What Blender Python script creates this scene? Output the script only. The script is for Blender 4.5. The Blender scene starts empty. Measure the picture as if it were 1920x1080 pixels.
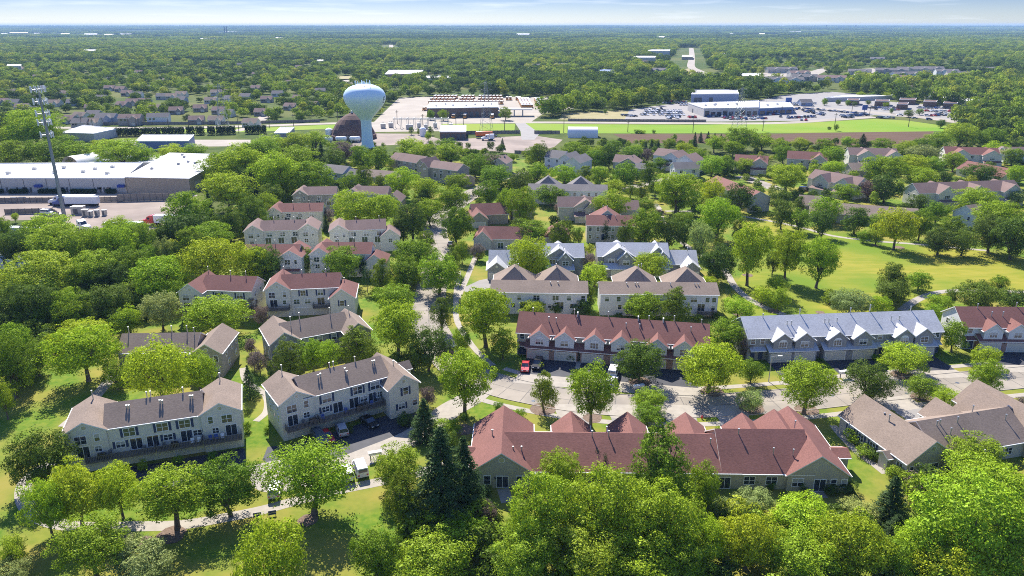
import bpy, math, random
import numpy as np
from mathutils import Vector
from mathutils.geometry import tessellate_polygon

S = bpy.context.scene
COL = S.collection
RND = random.Random(11)

# ------------------------------------------------------------------ camera, sky, sun, exposure
CAM_H = 72.0
FPX = 1400.0                       # focal length in photo pixels (photo is 1920 wide)
PITCH = math.atan2(494.0, FPX)
SP, CP = math.sin(PITCH), math.cos(PITCH)

cam_data = bpy.data.cameras.new('camera')
cam_data.sensor_width = 36.0
cam_data.lens = FPX / 1920.0 * 36.0
cam_data.clip_start = 1.0
cam_data.clip_end = 80000.0
cam = bpy.data.objects.new('camera', cam_data)
cam.location = (0, 0, CAM_H)
cam.rotation_euler = (math.pi / 2 - PITCH, 0, 0)
COL.objects.link(cam)
S.camera = cam

SUN_EL = math.radians(44)
SUN_AZ = math.atan2(-0.30, 0.95)   # measured from +Y towards +X
world = bpy.data.worlds.new('World')
S.world = world
world.use_nodes = True
wn, wl = world.node_tree.nodes, world.node_tree.links
wn.clear()
w_out = wn.new('ShaderNodeOutputWorld')
w_bg = wn.new('ShaderNodeBackground')
w_sky = wn.new('ShaderNodeTexSky')
w_sky.sky_type = 'NISHITA'
w_sky.sun_disc = False
w_sky.sun_elevation = SUN_EL
w_sky.sun_rotation = SUN_AZ
w_sky.air_density = 1.0
w_sky.dust_density = 0.3
w_sky.ozone_density = 2.0
w_sky.altitude = 300
w_bg.inputs['Strength'].default_value = 0.095
# thin streaks of high cloud low over the horizon
w_tc = wn.new('ShaderNodeTexCoord')
w_map = wn.new('ShaderNodeMapping')
w_map.inputs['Scale'].default_value = (3.0, 3.0, 42.0)
w_noi = wn.new('ShaderNodeTexNoise')
w_noi.inputs['Scale'].default_value = 2.6
w_noi.inputs['Detail'].default_value = 6.0
w_noi.inputs['Roughness'].default_value = 0.55
w_rmp = wn.new('ShaderNodeValToRGB')
w_rmp.color_ramp.elements[0].position = 0.54
w_rmp.color_ramp.elements[0].color = (0, 0, 0, 1)
w_rmp.color_ramp.elements[1].position = 0.80
w_rmp.color_ramp.elements[1].color = (0.5, 0.5, 0.5, 1)
w_mix = wn.new('ShaderNodeMixRGB')
w_mix.inputs['Color2'].default_value = (6.2, 6.5, 6.9, 1)
wl.new(w_tc.outputs['Generated'], w_map.inputs['Vector'])
wl.new(w_map.outputs['Vector'], w_noi.inputs['Vector'])
wl.new(w_noi.outputs['Fac'], w_rmp.inputs['Fac'])
wl.new(w_rmp.outputs['Color'], w_mix.inputs['Fac'])
w_tint = wn.new('ShaderNodeMixRGB')           # deeper blue away from the pale horizon
w_tint.blend_type = 'MULTIPLY'
w_tint.inputs['Fac'].default_value = 1.0
w_sep = wn.new('ShaderNodeSeparateXYZ')
wl.new(w_tc.outputs['Generated'], w_sep.inputs[0])
w_el = wn.new('ShaderNodeValToRGB')
w_el.color_ramp.elements[0].position = 0.0
w_el.color_ramp.elements[0].color = (0.475, 0.555, 0.755, 1)
w_el.color_ramp.elements[1].position = 0.036
w_el.color_ramp.elements[1].color = (0.195, 0.285, 0.555, 1)
w_e3 = w_el.color_ramp.elements.new(0.3)
w_e3.color = (0.62, 0.78, 1.18, 1)
wl.new(w_sep.outputs['Z'], w_el.inputs['Fac'])
wl.new(w_el.outputs['Color'], w_tint.inputs['Color2'])
wl.new(w_sky.outputs['Color'], w_tint.inputs['Color1'])
wl.new(w_tint.outputs['Color'], w_mix.inputs['Color1'])
wl.new(w_mix.outputs['Color'], w_bg.inputs['Color'])
wl.new(w_bg.outputs['Background'], w_out.inputs['Surface'])

sun_data = bpy.data.lights.new('sun', 'SUN')
sun_data.energy = 5.0
sun_data.angle = math.radians(0.5)
sun_data.color = (1.0, 0.95, 0.86)
sun = bpy.data.objects.new('sun', sun_data)
sdir = Vector((math.sin(SUN_AZ) * math.cos(SUN_EL), math.cos(SUN_AZ) * math.cos(SUN_EL), math.sin(SUN_EL)))
sun.rotation_euler = (-sdir).to_track_quat('-Z', 'Y').to_euler()
sun.location = (-200, 600, 500)
COL.objects.link(sun)

S.view_settings.view_transform = 'Standard'
S.view_settings.look = 'None'
S.view_settings.gamma = 1.0
S.view_settings.exposure = 1.05
S.render.engine = 'CYCLES'
S.cycles.max_bounces = 6
S.cycles.diffuse_bounces = 3
S.cycles.transmission_bounces = 4
S.cycles.transparent_max_bounces = 4
S.cycles.volume_bounces = 0
S.cycles.use_denoising = False
S.cycles.use_adaptive_sampling = False
S.cycles.filter_width = 1.0
S.cycles.sample_clamp_indirect = 4.0

# ------------------------------------------------------------------ photo pixel -> place on the ground
def depth(py, z=0.0):
    v = (py - 540.0) / FPX
    return (CAM_H - z) / (SP + v * CP)

def P(px, py, z=0.0):
    """World x, y of the point at height z that the photo shows at pixel px, py."""
    v = (py - 540.0) / FPX
    Z = depth(py, z)
    return (px - 960.0) / FPX * Z, Z * (CP - v * SP)

def pix(x, y, z=0.0):
    Zc = y * CP + (CAM_H - z) * SP
    up = y * SP - (CAM_H - z) * CP
    return 960 + x / Zc * FPX, 540 - up / Zc * FPX

def z_at(Y, py):
    """Height at which a post standing at distance Y crosses photo row py."""
    v = (py - 540.0) / FPX
    return CAM_H - Y / (CP - v * SP) * (SP + v * CP)

# ------------------------------------------------------------------ materials
def newmat(name):
    m = bpy.data.materials.new(name)
    m.use_nodes = True
    nt = m.node_tree
    nt.nodes.clear()
    out = nt.nodes.new('ShaderNodeOutputMaterial')
    return m, nt, out

def _pos(nt, obj=True):
    if obj:
        return nt.nodes.new('ShaderNodeTexCoord').outputs['Object']
    return nt.nodes.new('ShaderNodeNewGeometry').outputs['Position']

def surf(name, col, col2=None, scale=1.0, rough=0.8, stretch=(1, 1, 1), spec=0.3, metal=0.0, detail=4.0,
         obj=True, col3=None, scale3=0.05, lo=0.35, hi=0.65, bump=0.0):
    """Principled surface mixing two (or three) real colours with noise."""
    m, nt, out = newmat(name)
    b = nt.nodes.new('ShaderNodeBsdfPrincipled')
    b.inputs['Roughness'].default_value = rough
    b.inputs['Metallic'].default_value = metal
    b.inputs['Specular IOR Level'].default_value = spec
    nt.links.new(b.outputs[0], out.inputs['Surface'])
    if col2 is None:
        b.inputs['Base Color'].default_value = (*col, 1)
        return m
    mp = nt.nodes.new('ShaderNodeMapping')
    mp.inputs['Scale'].default_value = stretch
    nt.links.new(_pos(nt, obj), mp.inputs['Vector'])
    n = nt.nodes.new('ShaderNodeTexNoise')
    n.inputs['Scale'].default_value = scale
    n.inputs['Detail'].default_value = detail
    n.inputs['Roughness'].default_value = 0.6
    nt.links.new(mp.outputs[0], n.inputs['Vector'])
    r = nt.nodes.new('ShaderNodeValToRGB')
    r.color_ramp.elements[0].position = lo
    r.color_ramp.elements[0].color = (*col, 1)
    r.color_ramp.elements[1].position = hi
    r.color_ramp.elements[1].color = (*col2, 1)
    nt.links.new(n.outputs['Fac'], r.inputs['Fac'])
    c = r.outputs['Color']
    if col3 is not None:
        n3 = nt.nodes.new('ShaderNodeTexNoise')
        n3.inputs['Scale'].default_value = scale3
        n3.inputs['Detail'].default_value = 5
        nt.links.new(_pos(nt, obj), n3.inputs['Vector'])
        r3 = nt.nodes.new('ShaderNodeValToRGB')
        r3.color_ramp.elements[0].position = 0.42
        r3.color_ramp.elements[1].position = 0.62
        nt.links.new(n3.outputs['Fac'], r3.inputs['Fac'])
        mx = nt.nodes.new('ShaderNodeMixRGB')
        mx.inputs['Color2'].default_value = (*col3, 1)
        nt.links.new(r3.outputs['Color'], mx.inputs['Fac'])
        nt.links.new(c, mx.inputs['Color1'])
        c = mx.outputs['Color']
    nt.links.new(c, b.inputs['Base Color'])
    if bump:
        bp = nt.nodes.new('ShaderNodeBump')
        bp.inputs['Strength'].default_value = bump
        nt.links.new(n.outputs['Fac'], bp.inputs['Height'])
        nt.links.new(bp.outputs[0], b.inputs['Normal'])
    return m

def leafmat(name, tint=True, col=(0.08, 0.13, 0.02), col2=None, trans=0.24):
    """Leaves: diffuse + light passing through; the colour is the tree's own (object colour) or random per tree."""
    m, nt, out = newmat(name)
    oi = nt.nodes.new('ShaderNodeObjectInfo')
    if tint:
        base = oi.outputs['Color']
    else:
        r = nt.nodes.new('ShaderNodeValToRGB')
        e = r.color_ramp.elements
        e[0].position, e[0].color = 0.0, (*col[0], 1)
        e[1].position, e[1].color = 1.0, (*col[-1], 1)
        for k, c in enumerate(col[1:-1]):
            q = e.new((k + 1) / (len(col) - 1))
            q.color = (*c, 1)
        nt.links.new(oi.outputs['Random'], r.inputs['Fac'])
        base = r.outputs['Color']
    geo = nt.nodes.new('ShaderNodeNewGeometry')
    hsv = nt.nodes.new('ShaderNodeHueSaturation')
    nt.links.new(base, hsv.inputs['Color'])
    # every leaf a little lighter or darker than the next
    mr = nt.nodes.new('ShaderNodeMapRange')
    mr.inputs['To Min'].default_value = 0.62
    mr.inputs['To Max'].default_value = 1.38
    nt.links.new(geo.outputs['Random Per Island'], mr.inputs['Value'])
    nt.links.new(mr.outputs[0], hsv.inputs['Value'])
    d = nt.nodes.new('ShaderNodeBsdfDiffuse')
    t = nt.nodes.new('ShaderNodeBsdfTranslucent')
    g = nt.nodes.new('ShaderNodeBsdfGlossy')
    g.inputs['Roughness'].default_value = 0.5
    g.inputs['Color'].default_value = (0.5, 0.5, 0.5, 1)
    nt.links.new(hsv.outputs[0], d.inputs['Color'])
    h2 = nt.nodes.new('ShaderNodeHueSaturation')
    h2.inputs['Hue'].default_value = 0.497
    h2.inputs['Value'].default_value = 1.5
    nt.links.new(hsv.outputs[0], h2.inputs['Color'])
    nt.links.new(h2.outputs[0], t.inputs['Color'])
    mx = nt.nodes.new('ShaderNodeMixShader')
    mx.inputs[0].default_value = trans
    nt.links.new(d.outputs[0], mx.inputs[1])
    nt.links.new(t.outputs[0], mx.inputs[2])
    m2 = nt.nodes.new('ShaderNodeMixShader')
    m2.inputs[0].default_value = 0.015
    nt.links.new(mx.outputs[0], m2.inputs[1])
    nt.links.new(g.outputs[0], m2.inputs[2])
    nt.links.new(m2.outputs[0], out.inputs['Surface'])
    return m

def siding(name, col):
    """Lap siding: fine level boards, each a touch lighter or darker."""
    m, nt, out = newmat(name)
    b = nt.nodes.new('ShaderNodeBsdfPrincipled')
    b.inputs['Roughness'].default_value = 0.65
    b.inputs['Specular IOR Level'].default_value = 0.3
    pos = _pos(nt)
    w = nt.nodes.new('ShaderNodeTexWave')
    w.wave_type, w.bands_direction, w.wave_profile = 'BANDS', 'Z', 'SAW'
    w.inputs['Scale'].default_value = 1.6
    w.inputs['Distortion'].default_value = 0.0
    nt.links.new(pos, w.inputs['Vector'])
    n = nt.nodes.new('ShaderNodeTexNoise')
    n.inputs['Scale'].default_value = 1.2
    n.inputs['Detail'].default_value = 5
    nt.links.new(pos, n.inputs['Vector'])
    a = nt.nodes.new('ShaderNodeMath'); a.operation = 'MULTIPLY_ADD'
    a.inputs[1].default_value = 0.10
    nt.links.new(w.outputs['Fac'], a.inputs[0])
    a2 = nt.nodes.new('ShaderNodeMath'); a2.operation = 'MULTIPLY_ADD'
    a2.inputs[1].default_value = 0.22
    a2.inputs[2].default_value = 0.84
    nt.links.new(n.outputs['Fac'], a2.inputs[0])
    nt.links.new(a2.outputs[0], a.inputs[2])
    h = nt.nodes.new('ShaderNodeHueSaturation')
    h.inputs['Color'].default_value = (*col, 1)
    nt.links.new(a.outputs[0], h.inputs['Value'])
    nt.links.new(h.outputs[0], b.inputs['Base Color'])
    bp = nt.nodes.new('ShaderNodeBump')
    bp.inputs['Strength'].default_value = 0.4
    bp.inputs['Distance'].default_value = 0.02
    nt.links.new(w.outputs['Fac'], bp.inputs['Height'])
    nt.links.new(bp.outputs[0], b.inputs['Normal'])
    nt.links.new(b.outputs[0], out.inputs['Surface'])
    return m

def shingle(name, col):
    """Asphalt shingles: blotchy tabs in courses, weather streaks."""
    m, nt, out = newmat(name)
    b = nt.nodes.new('ShaderNodeBsdfPrincipled')
    b.inputs['Roughness'].default_value = 0.9
    b.inputs['Specular IOR Level'].default_value = 0.25
    pos = _pos(nt)
    mp = nt.nodes.new('ShaderNodeMapping')
    mp.inputs['Scale'].default_value = (1.1, 1.1, 6.0)
    nt.links.new(pos, mp.inputs['Vector'])
    n = nt.nodes.new('ShaderNodeTexNoise')
    n.inputs['Scale'].default_value = 2.2
    n.inputs['Detail'].default_value = 6
    n.inputs['Roughness'].default_value = 0.75
    nt.links.new(mp.outputs[0], n.inputs['Vector'])
    n2 = nt.nodes.new('ShaderNodeTexNoise')
    n2.inputs['Scale'].default_value = 0.22
    n2.inputs['Detail'].default_value = 4
    nt.links.new(pos, n2.inputs['Vector'])
    a = nt.nodes.new('ShaderNodeMath'); a.operation = 'MULTIPLY_ADD'
    a.inputs[1].default_value = 1.7
    a.inputs[2].default_value = -0.10
    nt.links.new(n.outputs['Fac'], a.inputs[0])
    a2 = nt.nodes.new('ShaderNodeMath'); a2.operation = 'MULTIPLY_ADD'
    a2.inputs[1].default_value = 0.5
    nt.links.new(n2.outputs['Fac'], a2.inputs[0])
    nt.links.new(a.outputs[0], a2.inputs[2])
    h = nt.nodes.new('ShaderNodeHueSaturation')
    h.inputs['Color'].default_value = (*col, 1)
    nt.links.new(a2.outputs[0], h.inputs['Value'])
    nt.links.new(h.outputs[0], b.inputs['Base Color'])
    bp = nt.nodes.new('ShaderNodeBump')
    bp.inputs['Strength'].default_value = 0.5
    bp.inputs['Distance'].default_value = 0.03
    nt.links.new(n.outputs['Fac'], bp.inputs['Height'])
    nt.links.new(bp.outputs[0], b.inputs['Normal'])
    nt.links.new(b.outputs[0], out.inputs['Surface'])
    return m

M = {}
M['cream'] = siding('cream siding', (0.64, 0.61, 0.52))
M['white'] = siding('white siding', (0.66, 0.655, 0.64))
M['taupe'] = siding('taupe siding', (0.36, 0.32, 0.27))
M['grey'] = siding('grey siding', (0.30, 0.29, 0.28))
M['beige'] = siding('beige siding', (0.50, 0.46, 0.38))
M['sage'] = siding('sage siding', (0.44, 0.405, 0.315))
M['blue'] = siding('blue siding', (0.27, 0.32, 0.42))
M['brick'] = surf('brick', (0.30, 0.17, 0.12), (0.42, 0.27, 0.20), 4.0, 0.85, (1, 1, 3))
M['brownbrick'] = surf('brown brick', (0.16, 0.10, 0.075), (0.22, 0.15, 0.11), 2.0, 0.85, (1, 1, 3))
M['red_roof'] = shingle('red shingles', (0.205, 0.093, 0.076))
M['brown_roof'] = shingle('brown shingles', (0.24, 0.182, 0.142))
M['mauve_roof'] = shingle('mauve brown shingles', (0.215, 0.145, 0.125))
M['grey_roof'] = shingle('grey shingles', (0.17, 0.155, 0.15))
M['blue_roof'] = shingle('blue grey shingles', (0.45, 0.45, 0.46))
M['trim'] = surf('white trim', (0.78, 0.77, 0.73), rough=0.5)
M['garage'] = surf('garage door paint', (0.62, 0.58, 0.48), rough=0.5)
M['glass'] = surf('window glass', (0.03, 0.04, 0.055), rough=0.06, spec=0.9)
M['blind'] = surf('window blind behind glass', (0.36, 0.37, 0.37), rough=0.15, spec=0.8)
M['shutter'] = surf('navy shutter', (0.035, 0.055, 0.12), rough=0.6)
M['deckwood'] = surf('weathered deck wood', (0.11, 0.10, 0.09), (0.17, 0.155, 0.14), 3.0)
M['metal'] = surf('galvanised steel', (0.42, 0.43, 0.44), (0.5, 0.5, 0.5), 2.0, 0.45, metal=0.7)
M['polegrey'] = surf('weathered grey steel', (0.24, 0.26, 0.27), (0.29, 0.31, 0.32), 1.0, 0.5, metal=0.4)
M['darkmetal'] = surf('dark steel', (0.10, 0.105, 0.11), rough=0.5)
M['grass'] = surf('lawn grass', (0.075, 0.155, 0.012), (0.165, 0.215, 0.024), 0.75, 0.95, spec=0.1, obj=False,
                  col3=(0.25, 0.22, 0.045), scale3=0.075, detail=9)
M['park'] = surf('mown park grass', (0.20, 0.22, 0.022), (0.30, 0.265, 0.04), 0.25, 0.95, (0.35, 1.6, 1), spec=0.1, obj=False,
                 col3=(0.13, 0.20, 0.018), scale3=0.03, detail=8)
M['field'] = surf('young crop field', (0.14, 0.26, 0.016), (0.18, 0.28, 0.025), 0.06, 0.95, (0.3, 1, 1), spec=0.1, obj=False,
                  col3=(0.22, 0.28, 0.035), scale3=0.012)
M['soil'] = surf('ploughed soil', (0.10, 0.062, 0.042), (0.145, 0.095, 0.066), 0.5, 0.95, (0.06, 1.6, 1), spec=0.05, obj=False)
M['wild'] = surf('rough ground', (0.045, 0.075, 0.015), (0.085, 0.115, 0.025), 0.08, 0.95, spec=0.05, obj=False,
                 col3=(0.12, 0.13, 0.04), scale3=0.01)
M['dry'] = surf('dry grass', (0.25, 0.22, 0.09), (0.33, 0.28, 0.14), 0.1, 0.95, obj=False)
M['concrete'] = surf('street concrete', (0.27, 0.235, 0.19), (0.33, 0.285, 0.23), 0.25, 0.9, obj=False, detail=8,
                     col3=(0.24, 0.21, 0.175), scale3=0.12)
M['walk'] = surf('pale concrete', (0.31, 0.275, 0.23), (0.37, 0.33, 0.275), 0.8, 0.9, obj=False, detail=8)
M['lot'] = surf('pale yard paving', (0.29, 0.25, 0.205), (0.36, 0.315, 0.26), 0.05, 0.9, obj=False, detail=8)
M['gravel'] = surf('pinkish gravel', (0.26, 0.205, 0.17), (0.33, 0.265, 0.22), 0.12, 0.95, obj=False, detail=8,
                   col3=(0.22, 0.175, 0.145), scale3=0.05)
M['asphalt'] = surf('black sealed asphalt', (0.035, 0.036, 0.045), (0.055, 0.055, 0.065), 0.5, 0.75, obj=False, detail=8)
M['oldasphalt'] = surf('worn asphalt', (0.24, 0.225, 0.21), (0.29, 0.27, 0.25), 0.2, 0.9, obj=False, detail=8)
M['seam'] = surf('tarred joint', (0.10, 0.092, 0.082), (0.15, 0.135, 0.12), 1.5, 0.8, obj=False)
M['mulch'] = surf('bark mulch', (0.13, 0.085, 0.06), (0.21, 0.15, 0.11), 3.0, 0.95, obj=False)
M['bark'] = surf('bark', (0.09, 0.07, 0.055), (0.16, 0.13, 0.105), 4.0, 0.95, (1, 1, 0.3))
M['leaf'] = leafmat('leaves')
M['paint'] = surf('white road paint', (0.75, 0.74, 0.70), rough=0.7)
M['membrane'] = surf('white roof membrane', (0.72, 0.69, 0.64), (0.78, 0.76, 0.72), 0.08, 0.7)
M['greyroof'] = surf('grey metal roof', (0.36, 0.345, 0.35), (0.41, 0.395, 0.40), 0.1, 0.6)
M['tilt'] = surf('painted concrete wall', (0.50, 0.475, 0.44), (0.56, 0.53, 0.49), 0.4, 0.8)
M['tan'] = surf('tan block wall', (0.40, 0.32, 0.23), (0.46, 0.37, 0.27), 0.8, 0.85)
M['bluewall'] = surf('blue steel wall', (0.16, 0.22, 0.38), rough=0.5)
M['awning'] = surf('blue awning cloth', (0.03, 0.06, 0.30), rough=0.8)
M['fencewood'] = surf('weathered fence boards', (0.24, 0.20, 0.16), (0.34, 0.29, 0.24), 2.0, 0.9, (3, 3, 0.2))
M['towerwhite'] = surf('pale blue white tank enamel', (0.68, 0.81, 0.88), rough=0.35, spec=0.5)
M['tower_letter'] = surf('dark blue lettering', (0.02, 0.04, 0.12), rough=0.5)
M['dome'] = surf('brown dome shingles', (0.105, 0.062, 0.05), (0.15, 0.09, 0.075), 0.5, 0.9, (1, 1, 4))
M['busyellow'] = surf('school bus paint', (0.62, 0.25, 0.03), rough=0.4, spec=0.5)
M['whitepaint'] = surf('white vehicle paint', (0.80, 0.80, 0.80), rough=0.3, spec=0.6)
M['silverpaint'] = surf('silver vehicle paint', (0.45, 0.46, 0.48), rough=0.3, spec=0.7, metal=0.3)
M['blackpaint'] = surf('black vehicle paint', (0.012, 0.012, 0.014), rough=0.2, spec=0.7)
M['redpaint'] = surf('red vehicle paint', (0.50, 0.02, 0.025), rough=0.25, spec=0.6)
M['bluepaint'] = surf('blue vehicle paint', (0.03, 0.08, 0.30), rough=0.25, spec=0.6)
M['greypaint'] = surf('dark grey vehicle paint', (0.10, 0.11, 0.12), rough=0.3, spec=0.6)
M['orange'] = surf('orange tank paint', (0.62, 0.17, 0.05), rough=0.4)
M['tyre'] = surf('tyre rubber', (0.02, 0.02, 0.02), rough=0.9)
M['lampglass'] = surf('headlight glass', (0.6, 0.6, 0.6), rough=0.1, spec=0.9)
M['tarp'] = surf('white fabric cover', (0.72, 0.70, 0.65), (0.78, 0.76, 0.72), 0.6, 0.7)

# ------------------------------------------------------------------ mesh helpers
class MB:
    """Collects faces and links them as one mesh object."""
    def __init__(s):
        s.v, s.f, s.m = [], [], []
    def face(s, pts, mi=0):
        n = len(s.v)
        s.v += [tuple(p) for p in pts]
        s.f.append(tuple(range(n, n + len(pts))))
        s.m.append(mi)
    def hexa(s, b, t, mi=0):
        """b, t: bottom and top rings of points, counter-clockwise seen from above."""
        n = len(b)
        s.face(list(reversed(b)), mi)
        s.face(t, mi)
        for i in range(n):
            j = (i + 1) % n
            s.face([b[i], b[j], t[j], t[i]], mi)
    def box(s, x0, x1, y0, y1, z0, z1, mi=0):
        b = [(x0, y0, z0), (x1, y0, z0), (x1, y1, z0), (x0, y1, z0)]
        t = [(x0, y0, z1), (x1, y0, z1), (x1, y1, z1), (x0, y1, z1)]
        s.hexa(b, t, mi)
    def cyl(s, c0, c1, r0, r1, n=8, mi=0, caps=True):
        a, b = Vector(c0), Vector(c1)
        d = (b - a).normalized()
        u = d.orthogonal().normalized()
        w = d.cross(u)
        ra = [a + (u * math.cos(2 * math.pi * i / n) + w * math.sin(2 * math.pi * i / n)) * r0 for i in range(n)]
        rb = [b + (u * math.cos(2 * math.pi * i / n) + w * math.sin(2 * math.pi * i / n)) * r1 for i in range(n)]
        for i in range(n):
            j = (i + 1) % n
            s.face([ra[i], ra[j], rb[j], rb[i]], mi)
        if caps:
            s.face(list(reversed(ra)), mi)
            s.face(rb, mi)
    def lathe(s, prof, n=24, mi=0, c=(0, 0, 0)):
        rings = []
        for r, z in prof:
            rings.append([(c[0] + r * math.cos(2 * math.pi * i / n), c[1] + r * math.sin(2 * math.pi * i / n), c[2] + z) for i in range(n)])
        for k in range(len(prof) - 1):
            for i in range(n):
                j = (i + 1) % n
                s.face([rings[k][i], rings[k][j], rings[k + 1][j], rings[k + 1][i]], mi)
    def mesh(s, name, mats, smooth=False):
        me = bpy.data.meshes.new(name)
        me.from_pydata(s.v, [], s.f)
        for m in mats:
            me.materials.append(M[m] if isinstance(m, str) else m)
        me.polygons.foreach_set('material_index', s.m)
        if smooth:
            me.polygons.foreach_set('use_smooth', [True] * len(s.f))
        me.update()
        return me
    def build(s, name, mats, parent=None, smooth=False, weld=False):
        if isinstance(mats, str):
            mats = [mats]
        me = s.mesh(name, mats, smooth)
        if weld or smooth:
            import bmesh
            bm = bmesh.new(); bm.from_mesh(me)
            bmesh.ops.remove_doubles(bm, verts=bm.verts, dist=1e-4)
            bm.to_mesh(me); bm.free()
        o = bpy.data.objects.new(name, me)
        COL.objects.link(o)
        if parent is not None:
            o.parent = parent
        return o

def tag(o, label, cat, group=None, kind=None):
    if label: o['label'] = label
    if cat: o['category'] = cat
    if group: o['group'] = group
    if kind: o['kind'] = kind
    return o

def empty(name, loc, rz=0.0, label=None, cat=None, group=None):
    o = bpy.data.objects.new(name, None)
    o.empty_display_size = 1.0
    o.location = loc
    o.rotation_euler = (0, 0, rz)
    COL.objects.link(o)
    return tag(o, label, cat, group)

def copy_tree(o, parent=None):
    c = o.copy()
    COL.objects.link(c)
    if parent is not None:
        c.parent = parent
    for ch in list(o.children):
        copy_tree(ch, c)
    return c

KEEP_OUT = []       # polygons (numpy, world xy) where the far woods do not grow
def keep_out(poly):
    KEEP_OUT.append(np.array([(p[0], p[1]) for p in poly], dtype=float))

def sheet(name, pix_pts, mat, z, keep=True, world_pts=None):
    pts = world_pts or [P(x, y) for x, y in pix_pts]
    tri = tessellate_polygon([[Vector((a, b, 0)) for a, b in pts]])
    me = bpy.data.meshes.new(name)
    vs = [(a, b, z) for a, b in pts]
    fs = []
    for t in tri:
        a, b, c = [Vector(vs[i]) for i in t]
        fs.append(t if (b - a).cross(c - a).z > 0 else tuple(reversed(t)))
    me.from_pydata(vs, [], fs)
    me.materials.append(M[mat])
    o = bpy.data.objects.new(name, me)
    COL.objects.link(o)
    o['kind'] = 'structure'
    if keep: keep_out(pts)
    return o

def smooth_line(pts, n=6):
    out = []
    for i in range(len(pts) - 1):
        p0 = pts[max(i - 1, 0)]; p1 = pts[i]; p2 = pts[i + 1]; p3 = pts[min(i + 2, len(pts) - 1)]
        for k in range(n):
            t = k / n
            out.append(tuple(0.5 * ((2 * p1[a]) + (-p0[a] + p2[a]) * t + (2 * p0[a] - 5 * p1[a] + 4 * p2[a] - p3[a]) * t * t
                             + (-p0[a] + 3 * p1[a] - 3 * p2[a] + p3[a]) * t ** 3) for a in (0, 1)))
    out.append(tuple(pts[-1]))
    return out

def offset_line(line, d):
    res = []
    for i, p in enumerate(line):
        a = line[max(i - 1, 0)]; b = line[min(i + 1, len(line) - 1)]
        dx, dy = b[0] - a[0], b[1] - a[1]
        L = math.hypot(dx, dy) or 1
        res.append((p[0] - dy / L * d, p[1] + dx / L * d))
    return res

def strip(name, line, d0, d1, mat, z, z1=None, keep=True):
    """A flat band (or a kerb when z1 is given) that follows a line, from offset d0 to d1."""
    a, b = offset_line(line, d0), offset_line(line, d1)
    mb = MB()
    for i in range(len(line) - 1):
        q = [(*b[i], z), (*b[i + 1], z), (*a[i + 1], z), (*a[i], z)]
        q.reverse()
        if z1 is None:
            n = Vector(q[1]) - Vector(q[0]); n = n.cross(Vector(q[2]) - Vector(q[1]))
            mb.face(q if n.z > 0 else list(reversed(q)))
        else:
            mb.hexa(q, [(p[0], p[1], z1) for p in q])
    o = mb.build(name, [mat])
    o['kind'] = 'structure'
    if keep and z1 is None:
        keep_out(a + list(reversed(b)))
    return o

def in_poly(x, y, poly):
    inside = np.zeros(len(x), bool)
    n = len(poly)
    j = n - 1
    for i in range(n):
        xi, yi = poly[i]; xj, yj = poly[j]
        c = ((yi > y) != (yj > y)) & (x < (xj - xi) * (y - yi) / (yj - yi + 1e-12) + xi)
        inside ^= c
        j = i
    return inside

LAND = []           # (short phrase, x, y, radius): what the trees are described by
def landmark(phrase, x, y, r=12):
    LAND.append((phrase, x, y, r))
M['hillwood'] = surf('far wooded ground', (0.022, 0.045, 0.012), (0.055, 0.085, 0.022), 0.012, 0.95, spec=0.05, obj=False, detail=8,
                     col3=(0.035, 0.06, 0.018), scale3=0.002)
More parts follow.
